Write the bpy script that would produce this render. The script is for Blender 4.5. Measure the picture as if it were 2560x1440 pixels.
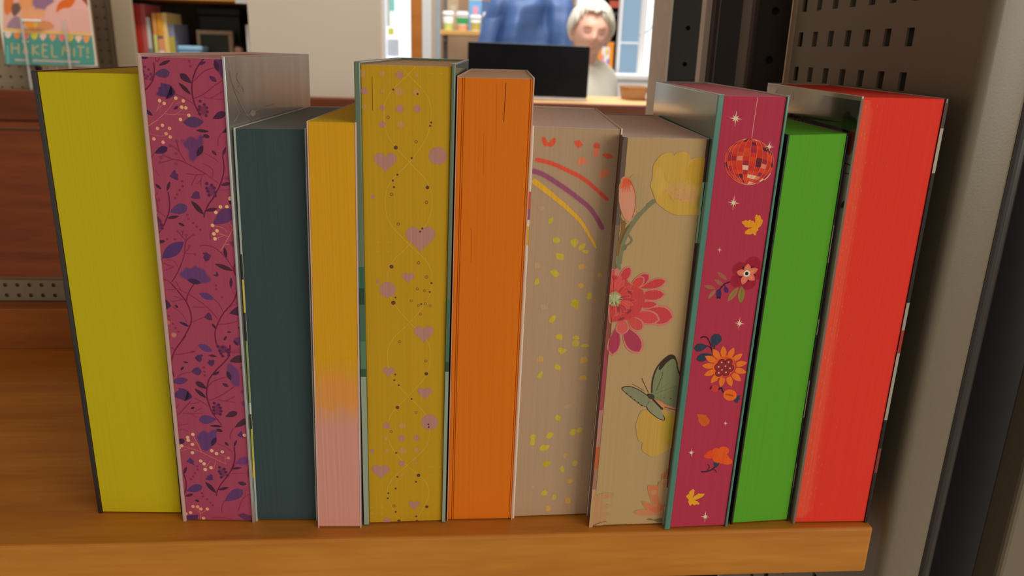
import bpy, bmesh, math, random
from mathutils import Vector, Matrix
for _o in list(bpy.data.objects): bpy.data.objects.remove(_o)
S = bpy.context.scene; COL = S.collection

# ------------------------------------------------------------------ camera
cam = bpy.data.cameras.new('camera'); camo = bpy.data.objects.new('camera', cam); COL.objects.link(camo)
cam.sensor_width = 36.0; cam.lens = 1911/2560*36; cam.clip_start = 0.01; cam.clip_end = 60
camo.matrix_world = Matrix([[0.9965532, -0.0050756, -0.0828006, 0.0], [-0.0775039, 0.2989122, -0.9511281, -0.3268031], [0.0295776, 0.9542671, 0.2974885, 0.232], [0.0, 0.0, 0.0, 1.0]])
cam.dof.use_dof = True; cam.dof.focus_distance = 0.36; cam.dof.aperture_fstop = 15.0
S.camera = camo
# ------------------------------------------------------------------ light, exposure
S.view_settings.view_transform = 'Standard'; S.view_settings.look = 'None'
S.view_settings.exposure = 0.08; S.view_settings.gamma = 1.0; S.view_settings.use_curve_mapping = False
S.cycles.use_denoising = True; S.cycles.max_bounces = 8; S.cycles.transparent_max_bounces = 32
w = bpy.data.worlds.new('world'); S.world = w; w.use_nodes = True
w.node_tree.nodes['Background'].inputs[0].default_value = (1.0, 0.93, 0.84, 1); w.node_tree.nodes['Background'].inputs[1].default_value = 0.42
def area(name, loc, size, energy, color, target):
    l = bpy.data.lights.new(name, 'AREA'); l.shape = 'RECTANGLE'; l.size, l.size_y = size; l.energy = energy; l.color = color
    o = bpy.data.objects.new(name, l); COL.objects.link(o); o.location = loc
    o.rotation_euler = (Vector(target)-Vector(loc)).to_track_quat('-Z', 'Y').to_euler(); return o
area('ceiling_lamp', (-.5, .95, 1.88), (1.8, 0.3), 34, (1, .95, .88), (-.5, 1.05, 0))
area('ceiling_lamp_counter', (0.35, 1.95, 1.88), (1.2, 0.3), 34, (1, .97, .93), (0.35, 2.0, 0))  # added overhead fill for the person and jacket, no known fixture
area('ceiling_lamp_rear', (0.2, 3.3, 1.88), (1.8, 0.4), 36, (1, .98, .95), (0.2, 3.35, 0))
area('window_daylight', (2.0, -2.0, .75), (2.0, 1.5), 32, (1, .94, .85), (0.0, 0, .15))  # added fill from the front right, no known window there

# ------------------------------------------------------------------ helpers
def lin(h):
    v = [int(h[i:i+2], 16)/255 for i in (1, 3, 5)]
    return [c/12.92 if c <= .04045 else ((c+.055)/1.055)**2.4 for c in v]
GAIN = 1.6
def A(h, g=None):
    g = GAIN if g is None else g
    return tuple(min(.93, c*g) for c in lin(h))
def nd(m, t, **k):
    n = m.node_tree.nodes.new(t)
    for a, b in k.items(): setattr(n, a, b)
    return n
def base_mat(name):
    m = bpy.data.materials.new(name); m.use_nodes = True
    return m, m.node_tree.nodes['Principled BSDF'], m.node_tree.links
def noise_coord(m, scale):
    tc = nd(m, 'ShaderNodeTexCoord'); mp = nd(m, 'ShaderNodeMapping'); mp.inputs['Scale'].default_value = scale
    m.node_tree.links.new(tc.outputs['Object'], mp.inputs[0]); return mp
_M = {}
def mat(name, col, rough=.5, metal=0, spec=.5, scale=(60, 60, 60), var=.06, bump=0., coat=0, trans=0, detail=3):
    """painted / printed / metal surface with procedural mottling; col is a linear colour"""
    if name in _M: return _M[name]
    m, b, L = base_mat(name); mp = noise_coord(m, scale)
    n = nd(m, 'ShaderNodeTexNoise'); n.inputs['Scale'].default_value = 1; n.inputs['Detail'].default_value = detail; L.new(mp.outputs[0], n.inputs['Vector'])
    r = nd(m, 'ShaderNodeValToRGB'); r.color_ramp.elements[0].position = .25; r.color_ramp.elements[1].position = .75
    r.color_ramp.elements[0].color = [c*(1-var) for c in col]+[1]; r.color_ramp.elements[1].color = [min(1, c*(1+var)) for c in col]+[1]
    L.new(n.outputs['Fac'], r.inputs[0]); L.new(r.outputs[0], b.inputs['Base Color'])
    b.inputs['Roughness'].default_value = rough; b.inputs['Metallic'].default_value = metal; b.inputs['Specular IOR Level'].default_value = spec
    b.inputs['Coat Weight'].default_value = coat; b.inputs['Coat Roughness'].default_value = .08; b.inputs['Transmission Weight'].default_value = trans
    if bump:
        bp = nd(m, 'ShaderNodeBump'); bp.inputs['Strength'].default_value = bump; bp.inputs['Distance'].default_value = .001
        L.new(n.outputs['Fac'], bp.inputs['Height']); L.new(bp.outputs[0], b.inputs['Normal'])
    _M[name] = m; return m
def paper(name, hexc, var=.10, g=None):                        # sprayed or plain page edges: fine lines running up the block
    return mat(name, A(hexc, g), rough=.8, spec=.25, scale=(1900, 500, 9), var=var, bump=.07)
def emis(name, col, s):
    if name in _M: return _M[name]
    m, b, L = base_mat(name); b.inputs['Base Color'].default_value = (*[c*.15 for c in col], 1); b.inputs['Emission Color'].default_value = (*col, 1); b.inputs['Emission Strength'].default_value = s
    _M[name] = m; return m
def wood(name, c1, c2, g=None, rough=.42):
    if name in _M: return _M[name]
    m, b, L = base_mat(name); mp = noise_coord(m, (2.2, 26, 26)); mp2 = noise_coord(m, (24, 260, 260))
    n = nd(m, 'ShaderNodeTexNoise'); n.inputs['Scale'].default_value = 1; n.inputs['Detail'].default_value = 4; n.inputs['Distortion'].default_value = .6; L.new(mp.outputs[0], n.inputs['Vector'])
    n2 = nd(m, 'ShaderNodeTexNoise'); n2.inputs['Scale'].default_value = 1; n2.inputs['Detail'].default_value = 2; L.new(mp2.outputs[0], n2.inputs['Vector'])
    mx = nd(m, 'ShaderNodeMath', operation='MULTIPLY_ADD'); mx.inputs[1].default_value = .45; L.new(n2.outputs['Fac'], mx.inputs[0]); L.new(n.outputs['Fac'], mx.inputs[2])
    r = nd(m, 'ShaderNodeValToRGB'); r.color_ramp.elements[0].position = .5; r.color_ramp.elements[1].position = .95
    r.color_ramp.elements[0].color = [*A(c1, g), 1]; r.color_ramp.elements[1].color = [*A(c2, g), 1]
    L.new(mx.outputs[0], r.inputs[0]); L.new(r.outputs[0], b.inputs['Base Color']); b.inputs['Roughness'].default_value = rough; b.inputs['Specular IOR Level'].default_value = .3
    _M[name] = m; return m
def ink_mat(name, lines=True, rough=.8, coat=0):               # printed colour comes from the vertex colours
    if name in _M: return _M[name]
    m, b, L = base_mat(name); a = nd(m, 'ShaderNodeAttribute', attribute_name='Col')
    out = a.outputs['Color']
    if lines:
        mp = noise_coord(m, (1900, 500, 9)); n = nd(m, 'ShaderNodeTexNoise'); n.inputs['Scale'].default_value = 1; L.new(mp.outputs[0], n.inputs['Vector'])
        mr = nd(m, 'ShaderNodeMapRange'); mr.inputs[1].default_value = .25; mr.inputs[2].default_value = .75; mr.inputs[3].default_value = .9; mr.inputs[4].default_value = 1.1; L.new(n.outputs['Fac'], mr.inputs[0])
        mu = nd(m, 'ShaderNodeVectorMath', operation='SCALE'); L.new(a.outputs['Color'], mu.inputs[0]); L.new(mr.outputs[0], mu.inputs['Scale']); out = mu.outputs[0]
    L.new(out, b.inputs['Base Color']); b.inputs['Coat Weight'].default_value = coat; b.inputs['Coat Roughness'].default_value = .08; b.inputs['Roughness'].default_value = rough; b.inputs['Specular IOR Level'].default_value = .25
    _M[name] = m; return m

def link(o, parent=None):
    COL.objects.link(o)
    if parent: o.parent = parent
    return o
def tag(o, label=None, cat=None, group=None, kind=None):
    for k, v in (('label', label), ('category', cat), ('group', group), ('kind', kind)):
        if v: o[k] = v
    return o
def empty(name, loc, rz=0, **k):
    o = bpy.data.objects.new(name, None); o.empty_display_size = .02; o.location = loc; o.rotation_euler = (0, 0, rz); link(o); return tag(o, **k)
def mesh(name, verts, faces, m, parent=None, smooth=False):
    me = bpy.data.meshes.new(name); me.from_pydata([tuple(v) for v in verts], [], faces); me.update(); me.materials.append(m)
    if smooth:
        for p in me.polygons: p.use_smooth = True
    return link(bpy.data.objects.new(name, me), parent)
def bmobj(name, bm, m, parent=None, smooth=False):
    bmesh.ops.recalc_face_normals(bm, faces=bm.faces)
    me = bpy.data.meshes.new(name); bm.to_mesh(me); bm.free(); me.materials.append(m)
    if smooth:
        for p in me.polygons: p.use_smooth = True
    return link(bpy.data.objects.new(name, me), parent)
HF = [(0, 1, 2, 3), (4, 7, 6, 5), (0, 4, 5, 1), (1, 5, 6, 2), (2, 6, 7, 3), (3, 7, 4, 0)]
def hexa_bm(bm, c, bevel=0, seg=2):
    vs = [bm.verts.new(p) for p in c]; fs = [bm.faces.new([vs[i] for i in f]) for f in HF]
    if bevel:
        es = set(e for f in fs for e in f.edges); bmesh.ops.bevel(bm, geom=list(es), offset=bevel, segments=seg, affect='EDGES', profile=.5)
def box_bm(bm, x0, x1, y0, y1, z0, z1, bevel=0, seg=2):
    hexa_bm(bm, [(x0, y0, z0), (x1, y0, z0), (x1, y0, z1), (x0, y0, z1), (x0, y1, z0), (x1, y1, z0), (x1, y1, z1), (x0, y1, z1)], bevel, seg)
def box(name, x0, x1, y0, y1, z0, z1, m, parent=None, bevel=0, seg=2):
    bm = bmesh.new(); box_bm(bm, x0, x1, y0, y1, z0, z1, bevel, seg); return bmobj(name, bm, m, parent)
def at(o, loc): o.location = loc; return o
def tube_bm(bm, pts, r, n=8, cap=True):
    rs = r if isinstance(r, (list, tuple)) else [r]*len(pts); rings = []
    P = [Vector(p) for p in pts]
    for i, p in enumerate(P):
        d = (P[min(i+1, len(P)-1)]-P[max(i-1, 0)]).normalized(); u = d.orthogonal().normalized() if abs(d.z) > .9 else d.cross(Vector((0, 0, 1))).normalized(); v = d.cross(u)
        rings.append([bm.verts.new(p+rs[i]*(math.cos(a)*u+math.sin(a)*v)) for a in [2*math.pi*k/n for k in range(n)]])
    for a, b in zip(rings, rings[1:]):
        for k in range(n): bm.faces.new((a[k], a[(k+1) % n], b[(k+1) % n], b[k]))
    if cap: bm.faces.new(rings[0][::-1]); bm.faces.new(rings[-1])
def lathe_bm(bm, prof, n=20, c=(0, 0, 0), cap=True):
    rings = [[bm.verts.new((c[0]+r*math.cos(2*math.pi*k/n), c[1]+r*math.sin(2*math.pi*k/n), c[2]+z)) for k in range(n)] for r, z in prof]
    for a, b in zip(rings, rings[1:]):
        for k in range(n): bm.faces.new((a[k], a[(k+1) % n], b[(k+1) % n], b[k]))
    if cap: bm.faces.new(rings[0][::-1]); bm.faces.new(rings[-1])
def plate(name, frame, nu, nv, du, dv, hole, thick, m, parent=None):
    """perforated sheet: nu x nv lattice cells, each with a real opening; frame(u, v, w) -> point, hole = list of (u, v) about the cell centre"""
    V = []; F = []; n = len(hole)
    for i in range(nu):
        for j in range(nv):
            cu, cv = (i+.5)*du, (j+.5)*dv; hu, hv = du/2, dv/2; b0 = len(V)
            outer = []
            for k in range(n):                                 # n is a multiple of 8: corner, quarter and mid points of the cell
                q, f = divmod(k*4/n, 1); a, b = [(-1, -1), (1, -1), (1, 1), (-1, 1)][int(q)]; a2, b2 = [(1, -1), (1, 1), (-1, 1), (-1, -1)][int(q)]
                outer.append(((a+(a2-a)*f)*hu, (b+(b2-b)*f)*hv))
            for k in range(n): V.append(frame(cu+outer[k][0], cv+outer[k][1], 0))
            for k in range(n): V.append(frame(cu+hole[k][0], cv+hole[k][1], 0))
            for k in range(n): V.append(frame(cu+hole[k][0], cv+hole[k][1], thick))
            for k in range(n):
                q = (k+1) % n
                F += [(b0+k, b0+q, b0+n+q, b0+n+k), (b0+n+k, b0+n+q, b0+2*n+q, b0+2*n+k)]
    return mesh(name, V, F, m, parent)
def circ(r, n=8): return [(r*math.cos(-3*math.pi/4+2*math.pi*k/n), r*math.sin(-3*math.pi/4+2*math.pi*k/n)) for k in range(n)]

# ------------------------------------------------------------------ flat print as thin coloured film
def catmull(P, closed, k=5):
    n = len(P); out = []
    rng = range(n) if closed else range(n-1)
    for i in rng:
        g = (lambda j: P[j % n]) if closed else (lambda j: P[min(max(j, 0), n-1)])
        p0, p1, p2, p3 = g(i-1), g(i), g(i+1), g(i+2)
        for s in range(k):
            t = s/k
            out.append(tuple(.5*(2*p1[c]+(p2[c]-p0[c])*t+(2*p0[c]-5*p1[c]+4*p2[c]-p3[c])*t*t+(3*p1[c]-p0[c]-3*p2[c]+p3[c])*t**3) for c in (0, 1)))
    if not closed: out.append(P[-1])
    return out
def outline(kind, v):
    if kind in 'LO':
        w, x0, y0, x1, y1 = v; dx, dy = x1-x0, y1-y0; l = math.hypot(dx, dy) or 1e-6; nx, ny = -dy/l*w/2, dx/l*w/2
        N = 9; up = []; dn = []
        for i in range(N+1):
            t = i/N; r = math.sin(math.pi*t)**.85 if kind == 'L' else math.sin(math.pi*t**1.45)**.62
            if kind == 'L': r = max(r, 0)
            up.append((x0+dx*t+nx*r, y0+dy*t+ny*r)); dn.append((x0+dx*t-nx*r, y0+dy*t-ny*r))
        return up+dn[::-1][1:-1]
    if kind == 'D':
        r, x, y = v; return [(x+r*math.cos(2*math.pi*k/14), y+r*math.sin(2*math.pi*k/14)) for k in range(14)]
    if kind == 'E':
        x, y, ax, ay, bx, by = v; ax -= x; ay -= y; bx -= x; by -= y
        return [(x+ax*math.cos(a)+bx*math.sin(a), y+ay*math.cos(a)+by*math.sin(a)) for a in [2*math.pi*k/20 for k in range(20)]]
    P = [(v[i], v[i+1]) for i in range(0, len(v), 2)]
    return catmull(P, True, 4) if kind == 'B' else P
def clip(poly, quad):
    for i in range(len(quad)):
        (ax, ay), (bx, by) = quad[i], quad[(i+1) % len(quad)]
        f = lambda p: (bx-ax)*(p[1]-ay)-(by-ay)*(p[0]-ax)
        out = []
        for k in range(len(poly)):
            p, q = poly[k-1], poly[k]; fp, fq = f(p), f(q)
            if (fp >= 0) != (fq >= 0):
                t = fp/(fp-fq); out.append(tuple(p[c]+(q[c]-p[c])*t for c in range(3)))
            if fq >= 0: out.append(q)
        poly = out
        if len(poly) < 3: return []
    return poly
def inside(p, poly):
    x, y = p; c = False; n = len(poly); x1, y1 = poly[-1]
    for (x2, y2) in poly:
        if (y2 > y) != (y1 > y) and x < (x1-x2)*(y-y2)/(y1-y2)+x2: c = not c
        x1, y1 = x2, y2
    return c
def film(name, text, pal, quad, place, m, base, parent=None, g=None, unit=1e-5):
    """text: kind colour alpha soft numbers ; units of 0.01 mm in the plane, place(s, t, lift) -> local point.
    Ink is opaque: thin or soft ink is mixed with the colour printed (or the bare paper) underneath it."""
    V = []; F = []; C = []; boxes = []
    cols = [A(h, g) for h in pal]; bare = A(base, g)
    def under(p):
        for (x0, x1, y0, y1, lay, O, cc) in reversed(boxes):
            if x0 <= p[0] <= x1 and y0 <= p[1] <= y1 and O and inside(p, O): return cc
        return bare
    for it in text.split(';'):
        a = it.split()
        if not a: continue
        kind = a[0]; col = cols[int(a[1])]; al = int(a[2])/100; soft = float(a[3]); v = [float(x) for x in a[4:]]
        polys = []; O = None
        if kind == 'S':
            w0, w1 = v[0], v[1]; P = catmull([(v[i], v[i+1]) for i in range(2, len(v), 2)], False, 6); N = len(P)
            lanes = [(-1, 1), (1, 1)] if soft <= 0 else [(-1, 0), (-.55, 1), (.55, 1), (1, 0)]
            rows = []
            for i, p in enumerate(P):
                q0, q1 = P[max(i-1, 0)], P[min(i+1, N-1)]; dx, dy = q1[0]-q0[0], q1[1]-q0[1]; l = math.hypot(dx, dy) or 1
                t = i/(N-1); hw = (w0+(w1-w0)*t)/2*(.55 if i in (0, N-1) else 1)
                rows.append([(p[0]+dy/l*hw*f, p[1]-dx/l*hw*f, al*k) for f, k in lanes[::-1]])
            for i in range(N-1):
                for k in range(len(lanes)-1): polys.append([rows[i][k], rows[i+1][k], rows[i+1][k+1], rows[i][k+1]])
            O = [r[0][:2] for r in rows]+[r[-1][:2] for r in rows[::-1]] if w0 > 60 else None
        else:
            O = outline(kind, v)
            ar = sum(O[k-1][0]*O[k][1]-O[k][0]*O[k-1][1] for k in range(len(O)))
            if ar < 0: O = O[::-1]
            if soft > 0:
                n = len(O); inn = []; out = []
                per = sum(math.hypot(O[k][0]-O[k-1][0], O[k][1]-O[k-1][1]) for k in range(n)); s_ = min(soft, 1.5*abs(ar)/2/per)
                for k in range(n):
                    p, q, r = O[k-1], O[k], O[(k+1) % n]; dx, dy = r[0]-p[0], r[1]-p[1]; l = math.hypot(dx, dy) or 1; nx, ny = dy/l, -dx/l
                    inn.append((q[0]-nx*s_/2, q[1]-ny*s_/2, al)); out.append((q[0]+nx*s_/2, q[1]+ny*s_/2, 0.))
                polys.append(inn)
                for k in range(n): q = (k+1) % n; polys.append([inn[k], out[k], out[q], inn[q]])
            else: polys.append([(*p, al) for p in O])
        xs = [p[0] for P in polys for p in P]; ys = [p[1] for P in polys for p in P]; bb = (min(xs), max(xs), min(ys), max(ys))
        lay = 1+max([b[4] for b in boxes if b[0] < bb[1] and b[1] > bb[0] and b[2] < bb[3] and b[3] > bb[2]] or [0])
        cu = under((sum(xs)/len(xs), sum(ys)/len(ys))) if al < 1 else col
        for P in polys:
            P = clip(P, quad)
            if not P: continue
            i0 = len(V)
            for p in P:
                V.append(place(p[0]*unit, p[1]*unit, lay*4e-6))
                if p[2] >= 1: C.append((*col, 1))
                else: u = under(p[:2]); C.append((*[u[c]+(col[c]-u[c])*p[2] for c in range(3)], 1))
            F.append(tuple(range(i0, i0+len(P))))
        boxes.append((*bb, lay, O, tuple(cu[c]+(col[c]-cu[c])*al for c in range(3))))
    o = mesh(name, V, F, m, parent)
    at_ = o.data.color_attributes.new('Col', 'FLOAT_COLOR', 'POINT'); at_.data.foreach_set('color', [x for c in C for x in c])
    return o
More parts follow.
